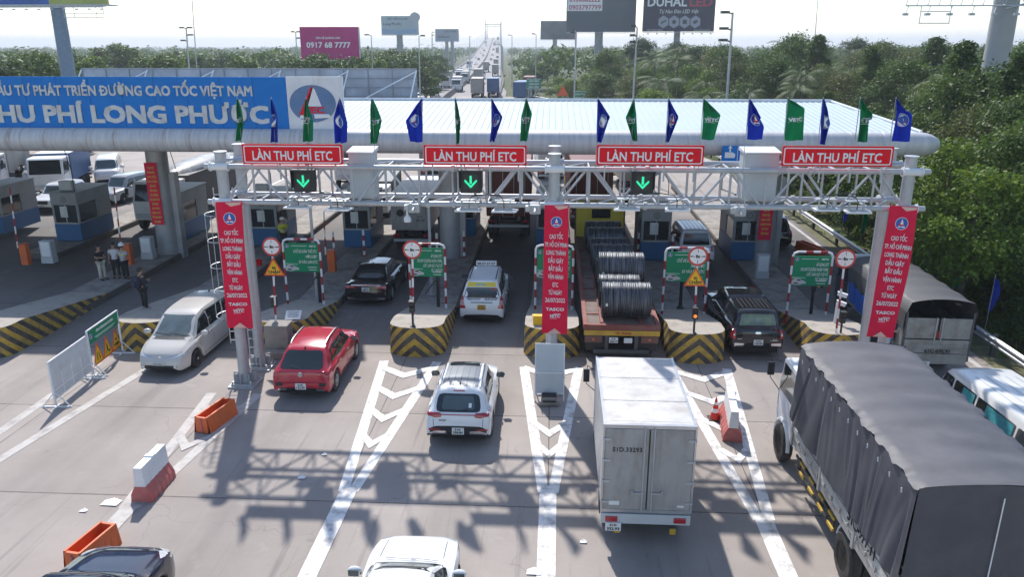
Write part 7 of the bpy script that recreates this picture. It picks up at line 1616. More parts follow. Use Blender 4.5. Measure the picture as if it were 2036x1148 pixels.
def person(label, loc, rz, shirt, trousers, arms, hat=None, vest=None, pack=None, h=1.0, legs=((.10, .0), (.11, -.04)), band=None, group=None):
    """arms: for left(-x) and right(+x): elbow xyz, wrist xyz. facing -Y."""
    t = thing('person', label, 'person', loc, rz, group); t.scale = (h, h, h)
    pel = ((0, 0, .92), (.145, .10)); sp = ((0, .0, 1.08), (.135, .095)); ch = ((0, .01, 1.27), (.165, .11)); nk = ((0, 0, 1.42), .058); hb = ((0, -.015, 1.50), .07); hm = ((0, -.02, 1.57), (.083, .098)); ht = ((0, -.01, 1.65), (.06, .07))
    body = [[pel, sp, ch, nk, hb, hm, ht]]; shc = [[((0, 0, .86), (.158, .118)), ((0, 0, .93), (.162, .118)), (sp[0], (.152, .112)), (ch[0], (.182, .126)), ((0, 0, 1.385), (.10, .08))]]; trc = []
    for s, (k, yo) in zip((-1, 1), legs):
        hip = ((s*.09, 0, .86), .095); kn = ((s*k, yo*.6-.015, .48), .058); an = ((s*k*1.08, yo, .09), .04); toe = ((s*k*1.15, yo-.15, .035), .032)
        body.append([pel, hip, kn, an, toe]); trc.append([((0, 0, .93), (.155, .113)), ((s*.095, 0, .84), .112), ((s*k, yo*.6-.015, .48), .078), ((s*k*1.08, yo, .10), .062)])
    for s, (el, wr) in zip((-1, 1), arms):
        sh = ((s*.185, .0, 1.345), .056); e_, w_ = Vector(el), Vector(wr); d = (w_-e_).normalized(); sd_ = d.cross(Vector((0, 1, 0))).normalized() if abs(d.y) < .9 else Vector((1, 0, 0))
        pal = w_+d*.045; body.append([ch, sh, (tuple(e_), .042), (tuple(w_), .03), (tuple(pal), (.036, .018))])
        for f, L_ in zip((-.03, -.01, .01, .03), (.06, .075, .07, .055)): body.append([(tuple(pal), (.036, .018)), (tuple(pal+d*.035+Vector((f, 0, 0))), .010), (tuple(pal+d*(.035+L_*.6)+Vector((f, -.012, 0))), .008), (tuple(pal+d*(.03+L_)+Vector((f, -.03, 0))), .007)])
        body.append([(tuple(pal), (.036, .018)), (tuple(w_+d*.06+Vector((-s*.03, -.03, 0))), .010), (tuple(w_+d*.09+Vector((-s*.035, -.05, 0))), .008)])
        shc.append([(ch[0], (.182, .126)), (sh[0], .072), (tuple(Vector(sh[0])*.25+e_*.75), .06)] if shirt[1] == 's' else [(ch[0], (.182, .126)), (sh[0], .072), (tuple(e_), .058), (tuple(e_*.12+w_*.88), .046)])
    skin_obj('body', body, m_skin, t, 0, 1); skin_obj('shirt', shc, shirt[0], t, 2, 1); skin_obj('trousers', trc, trousers, t, 0, 1)
    b = MB()
    for s, (k, yo) in zip((-1, 1), legs): b.ellipsoid((s*k*1.12, yo-.07, .045), (.05, .14, .05), 10, 6)
    b.build('shoes', m_black, t, smooth=60)
    b = MB()
    for s in (-1, 1): b.ellipsoid((s*.03, -.106, 1.585), (.012, .008, .007), 8, 5, 0); b.ellipsoid((s*.086, -.01, 1.57), (.012, .02, .03), 8, 5, 1)
    b.ellipsoid((0, -.12, 1.555), (.013, .02, .024), 8, 5, 1); b.ellipsoid((0, -.108, 1.515), (.025, .008, .006), 8, 5, 2); b.build('face', [m_ink, m_skin, mat('lips', (.3, .12, .1), .5)], t, smooth=60)
    b = MB(); b.ellipsoid((0, .012, 1.60), (.094, .108, .095), 14, 8); b.build('hair', m_hair, t, smooth=60)
    if hat: b = MB(); b.lathe([(.135, 1.605), (.13, 1.62), (.118, 1.63), (.11, 1.68), (.085, 1.72), (.001, 1.735)], 18); b.ellipsoid((0, -.10, 1.615), (.07, .06, .012), 10, 4); b.build('helmet', hat, t, smooth=50)
    if vest:
        skin_obj('vest', [[((0, 0, .95), (.168, .126)), (sp[0], (.162, .122)), (ch[0], (.19, .134)), ((0, 0, 1.37), (.12, .09))], [(ch[0], (.19, .134)), ((.17, 0, 1.34), .07)], [(ch[0], (.19, .134)), ((-.17, 0, 1.34), .07)]], vest, t, 1, 1)
        b = MB(); b.lathe([(1, 0), (1, .05)], 20, 0, Matrix.Translation((0, 0, 1.02)) @ Matrix.Diagonal((.178, .136, 1, 1))); b.build('reflective_band', mat('reflective band', (.7, .72, .7), .3), t, smooth=50)
    if band: b = MB(); b.lathe([(1, 0), (1, .045)], 20, 0, Matrix.Translation((0, 0, 1.16)) @ Matrix.Diagonal((.175, .128, 1, 1))); b.build('shirt_band', band, t, smooth=50)
    if pack:
        b = MB(); b.bx(-.17, .17, .11, .31, .93, 1.38); b.build('backpack', pack, t, bevel=.07, seg=3); b = MB(); b.bx(-.12, .12, .305, .36, .97, 1.2); b.build('backpack_pocket', pack, t, bevel=.03)
        b = MB()
        for s in (-1, 1): b.path([(s*.1, .13, 1.36), (s*.11, .0, 1.425), (s*.11, -.12, 1.33), (s*.13, -.10, 1.1), (s*.15, .12, 1.0)], .018, 6)
        b.build('strap', m_black, t)
    return t
DN = (((-.23, .02, 1.09), (-.24, -.03, .84)), ((.23, .02, 1.09), (.24, -.03, .84))); HOLD = (((-.23, .02, 1.10), (-.07, -.22, 1.10)), ((.23, .02, 1.10), (.07, -.22, 1.14))); PH = (((-.23, .02, 1.09), (-.24, -.03, .84)), ((.23, -.06, 1.12), (.08, -.2, 1.38)))
m_navy = mat('navy cloth', (.02, .025, .05), .85); m_dk = mat('dark trousers', (.018, .018, .025), .85); m_wsh = mat('white shirt', (.62, .62, .63), .8); m_khk = mat('brown trousers', (.16, .10, .05), .85); m_gsh = mat('grey blue shirt', (.40, .43, .50), .8)
m_vest = mat('yellow safety vest', (.62, .60, .05), .6); m_cream = mat('cream trousers', (.55, .50, .42), .85); m_bsh = mat('black shirt', (.02, .018, .02), .85)
person('man in dark navy clothes with a backpack standing on the striped nose', (-15.4, 27.3, .88), R(150), (m_navy, 'l'), m_dk, HOLD, pack=m_navy, h=1.0)
P = G(205, 557, .28); person('person in a black top and cream trousers standing at the left of the group', P, R(75), (m_bsh, 's'), m_cream, HOLD, h=.99)
P = G(234, 553, .28); person('man in a white shirt and dark trousers between his two companions', P, R(15), (m_wsh, 's'), m_dk, DN)
P = G(251, 556, .28); person('man in white helmet and grey shirt with a yellow band seen from behind', P, R(170), (m_gsh, 's'), m_dk, HOLD, hat=m_letter, band=mat('yellow green band', (.6, .6, .08), .5))
P = G(350, 493, .28); person('worker in white cap and yellow vest standing with brown trousers', P, R(20), (m_vest, 's'), m_khk, HOLD, hat=m_letter, vest=m_vest)
P = G(337, 492, .28); person('worker in dark cap and yellow vest at the foot of the canopy column', (P.x, P.y, .28), R(-20), (m_vest, 's'), m_khk, DN, vest=m_vest)
P = G(566, 496, .28); person('worker in white helmet and green yellow jacket beside the silver SUV', P, R(40), (m_vest, 'l'), m_dk, HOLD, hat=m_letter, vest=mat('olive vest', (.3, .36, .05), .7))
P = G(516, 528, .28); t = thing('bucket', 'small red bucket on the island behind the round sign', 'bucket', P); b = MB(); b.lathe([(.11, 0), (.15, .28), (.14, .28), (.10, .02), (.001, .02)], 16); b.build('body', m_red, t); b = MB(); b.path([(.15*math.cos(a), 0, .28+.14*math.sin(a)) for a in np.linspace(0, PI, 9)], .008, 5); b.build('handle', m_galv, t)
for i, (px, py, w_) in enumerate([(221, 1002, .22), (166, 1018, .09), (600, 952, .1), (645, 906, .07), (1160, 1080, .08), (1062, 1140, .16)]):
    b = MB(); b.add([(-w_, -w_*.5, .02), (w_*.9, -w_*.6, .03), (w_, w_*.5, .02), (0, w_*.7, .06), (-w_*.9, w_*.5, .022)], [(0, 1, 2, 3, 4)]); P = G(px, py); tag(b.build('paper_scrap', m_letter, None, loc=P), 'white paper scrap on the road, %s' % ['largest, above the lower orange trough', 'tiny, left of the water barrier shadow', 'small, right of the left banner shadow', 'small, under the gantry shadow', 'small, right of the middle lane line', 'at the bottom edge by the middle lane line'][i], 'paper scrap')
# ================================================================ BILLBOARDS, MASTS, ROAD SIGNS
def board(pa, pb, ya, yb2, Y, mface, label, poles, pr=.6, zbot=0, extra=None, lit=True, depth=1.2):
    A = AY(pa, ya, Y); B = AY(pb, yb2, Y); cx = (A.x+B.x)/2
    t = thing('billboard', label, 'billboard', (cx, Y, 0)); w = B.x-A.x; z0, z1 = B.z, A.z
    b = MB(); b.bx(-w/2, w/2, 0, .15, z0, z1); b.bx(-w/2, w/2, depth, depth+.1, z0, z1); b.build('panel', mface, t)
    b = MB(); 
    for s in (-1, 1): b.bx(s*(w/2-.1), s*w/2, .15, depth, z0, z1)
    b.bx(-w/2, w/2, .15, depth, z0, z0+.2); b.bx(-w/2, w/2, -.9, 0, z0-.25, z0-.15)
    for k in range(12): b.tube((-w/2+w*k/11, -.9, z0-.2), (-w/2+w*k/11, 0, z0-.2), .05, 4)
    b.build('frame', m_cab, t)
    for pp in poles:
        px_ = AY(pp, 100, Y).x-cx; b = MB(); b.lathe([(pr*1.1, 0), (pr*1.05, z0*.75), (pr*1.25, z0*.75), (pr*1.25, z0*.78), (pr, z0*.78), (pr, z0)], 14, 0, Matrix.Translation((px_, depth/2, 0))); b.build('pole', mat('pole grey', (.34, .35, .36), .5), t, smooth=40)
    if lit:
        b = MB()
        for k in range(8): x = -w/2+w*(k+.5)/8; b.tube((x, -.9, z0-.2), (x, -1.8, z0-.5), .04, 4); b.box((x, -1.85, z0-.5), (.35, .2, .25))
        b.build('floodlight_arm', m_cab, t)
    def at(px, py): p = AY(px, py, Y-.02); return basis((p.x-cx, -.02, p.z))
    if extra: extra(t, at, w, Y)
    return t
sc_ = lambda Y: FPX/(Y*.955)
def tx(t, at, Y, items, m=m_letter, bold=.03, sh=0):
    b = MB()
    for s, px, py, h, w in items: b.text(s, at(px, py), h/sc_(Y), w/sc_(Y), 0, bold, ext=.02, shear=sh)
    b.build('lettering', m, t)
board(595, 715, 53, 118, 150, mat('billboard magenta', (.50, .035, .19), .6, 0, .12, .15, dirt=(.5, .08, .26), dirt_amt=.5, dscale=.2, spec=.1), 'magenta billboard with a white phone number behind two round trees', (660,), .7,
      extra=lambda t, at, w, Y: tx(t, at, Y, [('0917 68 7777', 653, 89, 11, 90), ('LIÊN HỆ QUẢNG CÁO', 652, 75, 3.6, 50)]))
def ex_balloon(t, at, w, Y):
    k = 1/sc_(Y); b = MB(); b.prism([(-36*k, -8*k), (36*k, -8*k), (36*k, 2*k), (-8*k, -2*k), (-36*k, 3*k)], .02, 0, at(794, 58)); b.build('printed_band', mat('print blue', (.30, .45, .62), .5), t)
    b = MB(); b.text('ĐẤT NỀN DỰ ÁN', at(790, 37), 3.5*k, 40*k, 0, .02); b.text('Long Phước', at(780, 47), 5*k, 36*k, 0, .01); b.build('lettering', m_steeld, t)
    p = AY(825, 33, Y); M = at(825, 33); b = MB(); b.prism(circ(0, 0, 10*k, 24, 9*k), 1.2, 0, M, -.8); b.prism([(-6*k, -7*k), (6*k, -7*k), (1.5*k, -15*k), (-1.5*k, -15*k)], .8, 0, M, -.6); b.build('balloon_cutout', m_cab, t)
board(757, 832, 31, 69, 260, mat('billboard pale blue', (.45, .54, .60), .5, 0, .15, .1), 'pale billboard with a balloon cut-out on its corner', (795,), 1.0, extra=ex_balloon, lit=False)
board(865, 912, 57, 82, 330, mat('billboard faded grey', (.36, .41, .48), .5, 0, .15, .1), 'small faded billboard on two poles left of the bridge', (888, 899), .7, extra=lambda t, at, w, Y: tx(t, at, Y, [('CHO THUÊ', 895, 62, 3, 24), ('090 388 1679', 882, 73, 3, 22)], m_steeld), lit=False)
board(1075, 1146, 41, 78, 300, mat('billboard dark scene', (.16, .18, .20), .6, 0, .6, .12, dirt=(.2, .04, .06), dirt_amt=.5, dscale=.1), 'dim picture billboard behind the big grey one', (1103,), .8, lit=False)
def ex_grey(t, at, w, Y):
    k = 1/sc_(Y); b = MB(); b.prism([(-34*k, -16*k), (34*k, -16*k), (34*k, 16*k), (-34*k, 16*k)], .03, 0, at(1163, 4)); b.build('sticker', m_letter, t)
    tx(t, lambda px, py: at(px, py) @ Matrix.Translation((0, 0, .05)), Y, [('0903797799', 1163, 14, 9, 62), ('0900882222', 1163, -2, 9, 60)], mat('phone number red', (.45, .03, .12), .5), .012)
board(1127, 1263, -14, 63, 190, mat('billboard slate', (.11, .13, .155), .6, 0, .08, .3), 'large blank slate grey billboard with a white phone number sticker', (1190,), .95, extra=ex_grey, lit=False)
def ex_led(t, at, w, Y):
    tx(t, at, Y, [('DUHAL', 1327, 3, 17, 76)], m_letter, .03); tx(t, at, Y, [('LED', 1394, 3, 17, 44)], mat('led red', (.5, .03, .07), .5), .03); tx(t, at, Y, [('Tự Hào Đèn LED Việt', 1350, 22, 7, 76), ('ISO 9001:2015', 1302, 59, 2.4, 30), ('www.duhal.com.vn', 1395, 59, 2.2, 32)], m_letter, .0, .2)
    k = 1/sc_(Y); b = MB(); c = MB()
    for i in range(4):
        M = at(1319+21.2*i, 43); b.prism([(11*k*math.sin(a), 12*k*math.cos(a)) for a in np.linspace(0, 2*PI, 7)[:-1]][::-1], .02, 0, M)
        M2 = M @ Matrix.Translation((0, 0, .03)); c.prism([rrect(11*k, 3*k, k), circ(0, 0, 4*k, 12), rrect(8*k, 8*k, k), circ(0, 0, 5*k, 14, 3*k)][i], .02, 0, M2 @ Matrix.Rotation(.5 if i in (0, 3) else 0, 4, 'Z'))
    b.build('hexagon', mat('hexagon grey', (.38, .38, .44), .5), t); c.build('hexagon_icon', m_steeld, t)
board(1282, 1419, -26, 62, 185, mat('billboard indigo', (.032, .03, .065), .5, 0, .1, .3), 'dark indigo billboard with white and red lettering over four hexagons', (1345,), .7, extra=ex_led)
# the board on the blue pole, top left; the big grey mast, top right
A = AY(218, 8, 78); t = thing('billboard', 'billboard bottom edge on a tall blue grey pole at the top left', 'billboard', (A.x, 78, 0))
z0 = A.z; w = 26; xs = AY(98, 8, 78).x-A.x
b = MB(); b.bx(-w, xs, 0, .3, z0, z0+7); b.build('printed_panel', mat('board print blue', (.05, .14, .45), .5, 0, .5, .3), t); b = MB(); b.bx(xs, -.2, 0, .3, z0, z0+7); b.build('printed_panel', mat('board print olive', (.42, .45, .12), .5, 0, .2, .3), t)
b = MB(); b.bx(-w, 0, -.2, 1.5, z0-.12, z0); b.bx(-w, 0, -1.4, -1.3, z0-.35, z0-.25)
for k in range(22): x = -w+w*k/21; b.tube((x, 0, z0-.1), (x, -1.35, z0-.3), .03, 4); b.box((x, -1.5, z0-.5), (.25, .18, .12))
for x in (-3.9, -2.9, -.7, 0): b.tube((x, -1.3, z0-.3), (x, -1.3, z0-1.25), .03, 4)
for z in (z0-1.25, z0-.9): b.tube((-3.9, -1.3, z), (0, -1.3, z), .03, 4)
b.build('catwalk', m_cab, t)
P0 = AY(106, 10, 78); P1 = AY(122, 150, 78); xp = (P0.x+P1.x)/2-A.x
b = MB(); b.lathe([(.75, 0), (.72, 7), (.80, 7), (.80, 7.2), (.68, 7.2), (.64, z0)], 18, 0, Matrix.Translation((xp, .9, 0))); b.build('pole', mat('pole slate blue', (.16, .24, .33), .5), t, smooth=40)
Ym = 62; P0 = AY(1998, 0, Ym); P1 = AY(1970, 180, Ym); xp = P1.x
t = thing('billboard_mast', 'thick grey billboard mast with a bare lighting catwalk at the top right', 'mast', (xp, Ym, 0))
b = MB(); zc = P0.z; b.lathe([(1.05, 0), (.98, 7.4), (1.12, 7.5), (1.16, 7.7), (1.16, 8.1), (1.0, 8.3), (.88, 8.4), (.80, zc+6)], 24); 
for k in range(20): b.box((1.13*math.cos(k*PI/10), 1.13*math.sin(k*PI/10), 7.6), (.07, .07, .25))
b.build('pole', mat('mast grey', (.36, .365, .375), .5, 0, .08, .5, dirt=(.25, .25, .25), dirt_amt=.3), t, smooth=40)
zl = AY(1790, 12, Ym).z; xl = AY(1790, 10, Ym).x-xp; b = MB(); b.tube((xl, -1, zl), (4, -1, zl), .05, 5); b.tube((xl, 0, zl+.6), (4, 0, zl+.6), .05, 5)
for k in range(16):
    x = xl+(4-xl)*k/15; b.tube((x, -1, zl), (x, 0, zl+.6), .03, 4); b.tube((x, -1, zl), (x+.2, -1, zl+.9), .025, 4)
    if k % 2 == 0: b.tube((x+.2, -1, zl), (x-.3, -1.8, zl-.6), .03, 4); b.box((x-.32, -1.85, zl-.62), (.35, .25, .16))
for x in (xl+1.1, xl+3.2): b.tube((x, -1, zl), (x, -1, zl-1.25), .03, 4)
for z in (zl-.4, zl-1.2): b.tube((xl+1.1, -1, z), (xl+3.2, -1, z), .03, 4)
for k in range(3): b.tube((-.5, -1, zl+.6*k-.2), (1.5, -1, zl+.6*k+.3), .06, 5)
b.build('catwalk', m_cab, t)
def lamp(pxt, pyt, Y, label, heads, r=.11, pxb=None):
    T = AY(pxt, pyt, Y); B = AY(pxb, 150, Y) if pxb else T; x0 = T.x+(B.x-T.x)*1.0
    t = thing('light_pole', label, 'light pole', (x0, Y, 0)); b = MB(); b.tube((0, 0, 0), (T.x-x0, 0, T.z), r, 8, 0, r*.6); b.build('pole', m_galv, t, smooth=40)
    b = MB()
    for (dz, dx) in heads: b.tube((T.x-x0, 0, T.z+dz), (T.x-x0+dx, -.2, T.z+dz+.1), r*.4, 5); b.box((T.x-x0+dx*1.2, -.25, T.z+dz+.1), (abs(dx)*.8+.2, .4, .18), 0)
    b.build('lamp_head', m_steeld, t)
for pxt, pyt, Y, lab, hd_, r, pxb in [(1457, 24, 60, 'grey floodlight pole with three lamps right of the indigo billboard', [(-.1, -.5), (-1.2, -.5), (-2.0, -.5)], .13, 1451), (370, 56, 105, 'floodlight pole with three lamp pairs above the blue sign', [(0, -.4), (0, .5), (-.9, .5), (-1.6, -.4)], .14, 373), (588, 64, 120, 'floodlight pole with two lamps left of the magenta billboard', [(0, .4), (-.9, .4), (0, -.3)], .12, 589),
        (738, 70, 120, 'single lamp pole right of the magenta billboard', [(0, -.5)], .11, 740), (833, 72, 105, 'single lamp pole under the balloon billboard', [(0, .45)], .10, 833), (1146, 66, 90, 'street lamp pole left of the slate grey billboard pole', [(0, -.35)], .10, 1142), (1267, 54, 66, 'lamp pole with twin heads between the two big billboards', [(0, -.3), (-.7, -.3), (-1.2, -.3)], .10, 1259),
        (1018, 70, 210, 'street lamp just right of the highway', [(0, -.6)], .13, 1018), (859, 64, 230, 'lamp pole left of the small faded billboard', [(0, .4), (-.8, .4)], .2, 859), (934, 72, 330, 'tall bare pole left of the bridge ramp', [(0, .2)], .25, 934), (1144, 60, 120, 'thin lamp pole before the dim billboard', [(0, -.3)], .08, 1144), (1066, 68, 150, 'street lamp before the green road signs', [(0, -.4)], .10, 1065)]: lamp(pxt, pyt, Y, lab, hd_, r, pxb)
lamp(379, -40, 110, 'very tall thin mast leaning above the blue sign', [], .09, 388); lamp(1629, -40, 200, 'thin mast rising above the palms at the right', [], .13, 1616)
t0 = None
for i, y in enumerate(list(range(200, 620, 30))+list(range(650, 1260, 50))):
    for s in (-1, 1):
        if t0 is None:
            t0 = thing('bridge_lamp', 'slim street lamp on the edge of the highway and bridge', 'light pole', (0, 0, 0), 0, 'street lamps along the highway and bridge'); b = MB(); b.tube((0, 0, 0), (0, 0, 10), .10, 6, 0, .07); b.build('pole', m_galv, t0); b = MB(); b.path([(0, 0, 10), (.3, 0, 10.6), (1.6, 0, 10.8)], .05, 5); b.bx(1.3, 2.0, -.12, .12, 10.74, 10.86); b.build('lamp_arm', m_galv, t0); q = t0
        else: q = dup(t0, (0, 0, 0))
        q.location = (Xm(y)+s*10.6, y, Zm(y)); q.rotation_euler = (0, 0, hd(y)+(PI if s > 0 else 0))
for px0, px1, y0, y1, Y, lab, n in [(1047, 1076, 156, 177, 150, 'green road direction sign with white frame left of the lamp', 3), (1140, 1168, 181, 200, 120, 'green road direction sign just above the canopy ridge', 2)]:
    A = AY(px0, y0, Y); B = AY(px1, y1, Y); t = thing('road_sign', lab, 'sign', ((A.x+B.x)/2, Y, 0)); w = B.x-A.x; b = MB(); b.bx(-w/2, w/2, 0, .08, B.z, A.z); b.build('panel', mat('road sign green', (.02, .25, .14), .5), t)
    b = MB(); [b.bx(-w/2+.05, w/2-.05, -.01, -.002, z, z+.06) for z in (A.z-.1, B.z+.04)]
    for k in range(n):
        z = A.z-(A.z-B.z)*(k+.8)/(n+.5); b.text(['LONG THÀNH', 'VŨNG TÀU', 'DẦU GIÂY'][k], basis((0, -.01, z)), .26, w*.7, 0, .03)
    b.build('lettering', m_letter, t); b = MB(); [b.tube((s*w*.35, .12, 0), (s*w*.35, .12, A.z), .09, 6) for s in (-1, 1)]; b.build('post', m_galv, t)
P = AY(1119, 190, 125); t = thing('works_triangle', 'orange triangular warning sign between the two green road signs', 'sign', (P.x, 125, 0)); b = MB(); b.prism([(-.9, 0), (.9, 0), (0, 1.6)], .05, 0, basis((0, 0, P.z))); b.prism([(-.5, .2), (.5, .2), (0, 1.15)], .02, 1, basis((0, -.06, P.z))); b.build('plate', [m_sor, m_orange], t); b = MB(); b.tube((0, .05, 0), (0, .05, P.z+.5), .05, 6); b.build('post', m_galv, t)
b = MB(); b.tube((-8.5, 172, .8), (.5, 148, .8), .12, 5); b.tube((.5, 148, .8), (15.4, 79, .7), .10, 5)
for k in range(14): a = k/13; b.tube((.5+14.9*a, 148-69*a, 0), (.5+14.9*a, 148-69*a, .75), .06, 5)
tag(b.build('guard_rail', m_white), 'white guard rail curving in from the highway beyond the canopy', 'guard rail')
# blue lane sign hung from the tube, right
A = AY(1437, 290, 32.3); B = AY(1496, 321, 32.3); t = thing('lane_use_sign', 'blue truck and car lane sign with white arrows hanging under the canopy tube', 'sign', ((A.x+B.x)/2, 32.3, B.z)); w = B.x-A.x; h = A.z-B.z
b = MB(); b.bx(-w/2, w/2, 0, .04, 0, h); b.build('panel', m_blue, t); b = MB()
for s in (-1, 1): F = basis((s*w*.25, -.004, h*.62)); b.prism([(-.03, 0), (.03, 0), (.03, .14), (.09, .14), (0, .26), (-.09, .14), (-.03, .14)], .005, 0, F); b.prism([(-.2, -.25), (.2, -.25), (.22, -.1), (.1, -.02), (-.2, -.02)], .005, 0, F)
b.bx(-.01, .01, -.008, -.001, .02, h-.02); b.build('pictogram', m_letter, t); b = MB(); b.tube((0, .05, h), (0, .3, h+.3), .03, 6); b.build('hanger', m_galv, t)
for k, (yp, dx) in enumerate([(1180, 0), (1420, 0)]):
    t = thing('bridge_pylon', ['nearer', 'farther'][k]+' slim stay cable pylon of the distant bridge', 'pylon', (Xm(yp), yp, Zm(yp))); b = MB()
    for s in (-1, 1): b.tube((s*11.5, 0, -Zm(yp)), (s*11.5, 0, 26), 1.0, 6, 0, .7)
    b.bx(-11, 11, -.6, .6, 19, 20.2); b.build('tower', m_cab, t); b = MB()
    for s in (-1, 1):
        for q in (-1, 1):
            for i in range(1, 6): b.tube((s*11.2, 0, 25-i*.8), (s*11.2-.073*q*i*18, q*i*18, .6-q*i*.35), .10, 4)
    b.build('stay_cable', m_cab, t)
# house roof among the trees
P = G(1875, 132, 3.0); t = thing('house', 'small house with a grey roof half hidden among the right hand trees', 'house', (AY(1878, 120, 150).x, 150, 0)); b = MB(); b.bx(-6, 6, -3, 3, 0, 5.2); b.build('wall', mat('house wall', (.5, .48, .44), .8), t)
b = MB(); b.add([(-7, -4, 5.1), (7, -4, 5.1), (7, 4, 5.1), (-7, 4, 5.1), (-5, 0, 8), (5, 0, 8)], [(0, 1, 5, 4), (2, 3, 4, 5), (0, 4, 3), (1, 2, 5), (3, 2, 1, 0)]); b.build('roof', mat('roof tiles grey', (.14, .15, .18), .7), t); b = MB(); b.bx(-3, -1.5, -3.04, -2.98, 1.5, 3); b.bx(1.5, 3, -3.04, -2.98, 1.5, 3); b.build('window', m_glass, t)
# ================================================================ VEGETATION
def leaf_mat(name, c0, c1, c2):
    m = bpy.data.materials.new(name); m.use_nodes = True; t = m.node_tree; N = t.nodes; L = t.links; bs = N['Principled BSDF']; bs.inputs['Roughness'].default_value = .55; bs.inputs['Specular IOR Level'].default_value = .3
    g_ = N.new('ShaderNodeNewGeometry'); oi = N.new('ShaderNodeObjectInfo'); cr_ = N.new('ShaderNodeValToRGB'); e = cr_.color_ramp.elements; e[0].color = (*c0, 1); e[1].color = (*c2, 1); k = e.new(.5); k.color = (*c1, 1)
    tc = N.new('ShaderNodeTexCoord'); no = N.new('ShaderNodeTexNoise'); no.inputs['Scale'].default_value = .55; no.inputs['Detail'].default_value = 3; L.new(tc.outputs['Object'], no.inputs[0])
    a = N.new('ShaderNodeMath'); a.operation = 'MULTIPLY_ADD'; L.new(g_.outputs['Random Per Island'], a.inputs[0]); a.inputs[1].default_value = .5; L.new(no.outputs['Fac'], a.inputs[2])
    a2 = N.new('ShaderNodeMath'); a2.operation = 'MULTIPLY_ADD'; L.new(oi.outputs['Random'], a2.inputs[0]); a2.inputs[1].default_value = .5; L.new(a.outputs[0], a2.inputs[2]); a3 = N.new('ShaderNodeMath'); a3.operation = 'SUBTRACT'; L.new(a2.outputs[0], a3.inputs[0]); a3.inputs[1].default_value = .5; L.new(a3.outputs[0], cr_.inputs[0])
    L.new(cr_.outputs[0], bs.inputs['Base Color']); tr = N.new('ShaderNodeBsdfTranslucent'); L.new(cr_.outputs[0], tr.inputs[0]); mx = N.new('ShaderNodeMixShader'); mx.inputs[0].default_value = .38; o = N['Material Output']; L.new(bs.outputs[0], mx.inputs[1]); L.new(tr.outputs[0], mx.inputs[2]); L.new(mx.outputs[0], o.inputs[0]); return m
m_lf = leaf_mat('leaves deep green', (.03, .06, .012), (.06, .115, .02), (.13, .19, .035)); m_lb = leaf_mat('leaves bright green', (.05, .10, .012), (.11, .19, .02), (.19, .27, .035)); m_lp = leaf_mat('palm fronds', (.035, .07, .018), (.07, .125, .03), (.14, .19, .055)); m_lo = leaf_mat('leaves olive', (.05, .07, .02), (.11, .135, .035), (.19, .2, .06))
def leaves(name, blobs, n, size, m, parent, seed, flat=.35, aspect=.55):
    g_ = np.random.default_rng(seed); c = np.array([x[0] for x in blobs]); r = np.array([x[1] for x in blobs]); pr = (r**2); k = g_.choice(len(blobs), n, p=pr/pr.sum())
    d = g_.normal(size=(n, 3)); d /= np.linalg.norm(d, axis=1)[:, None]; d[:, 2] = np.where(d[:, 2] < -.35, -d[:, 2], d[:, 2]); rr = r[k]*(1-.45*g_.random(n)**2)*(1+.20*np.abs(g_.normal(size=n))**1.5*np.sin(d[:, 0]*9+d[:, 2]*7+k)+.08*g_.normal(size=n)); p = c[k]+d*rr[:, None]*np.array([1, 1, .85])
    nn_ = d*flat+g_.normal(size=(n, 3))*.5; nn_[:, 2] += .35; nn_ /= np.linalg.norm(nn_, axis=1)[:, None]; a = np.cross(nn_, g_.normal(size=(n, 3))); a /= np.linalg.norm(a, axis=1)[:, None]; b_ = np.cross(nn_, a)
    s = (size*(.6+.8*g_.random(n)))[:, None]; V = np.stack([p-a*s, p+b_*s*aspect, p+a*s, p-b_*s*aspect], 1).reshape(-1, 3)
    me = bpy.data.meshes.new(name); me.vertices.add(4*n); me.vertices.foreach_set('co', V.ravel()); me.loops.add(4*n); me.loops.foreach_set('vertex_index', np.arange(4*n)); me.polygons.add(n); me.polygons.foreach_set('loop_start', np.arange(n)*4); me.update(calc_edges=True); me.materials.append(m)
    o = bpy.data.objects.new(name, me); COL.objects.link(o)
    if parent: o.parent = parent
    return o
def tree(label, H, Rr, n, size, m, seed, group, name='broadleaf_tree', kind='round'):
    rnd = random.Random(seed); t = thing(name, label, 'tree', (0, 0, 0), 0, group); blobs = []
    for i in range(24 if kind == 'round' else 16):
        a = rnd.uniform(0, 6.3); q = math.sqrt(rnd.random())*1.1; z = H*rnd.uniform(.3, .95); env = math.sin(PI*min(1, max(.12, (z/H-.15)/.85)))**.6 if kind == 'round' else (1.08-z/H)*.9; blobs.append(((Rr*.75*q*env*math.cos(a), Rr*.75*q*env*math.sin(a), z), Rr*rnd.uniform(.18, .44)*(1 if kind == 'round' else .75)))
    blobs.append(((0, 0, H*.85), Rr*.35)); b = MB(); b.path([(0, 0, -.2), (.1, .05, H*.2), (-.05, .1, H*.45), (0, 0, H*.8)], .1, 7, 0, rr=[.035*H, .026*H, .018*H, .006*H])
    for bl in blobs[:9]: c = bl[0]; b.path([(0, .05, H*.28), (c[0]*.5, c[1]*.5, (c[2]+H*.28)/2-.1), c], .04, 5, 0, rr=[.013*H, .008*H, .003*H])
    b.build('trunk', m_bark, t, smooth=60); leaves('crown', blobs, n, size, m, t, seed); return t
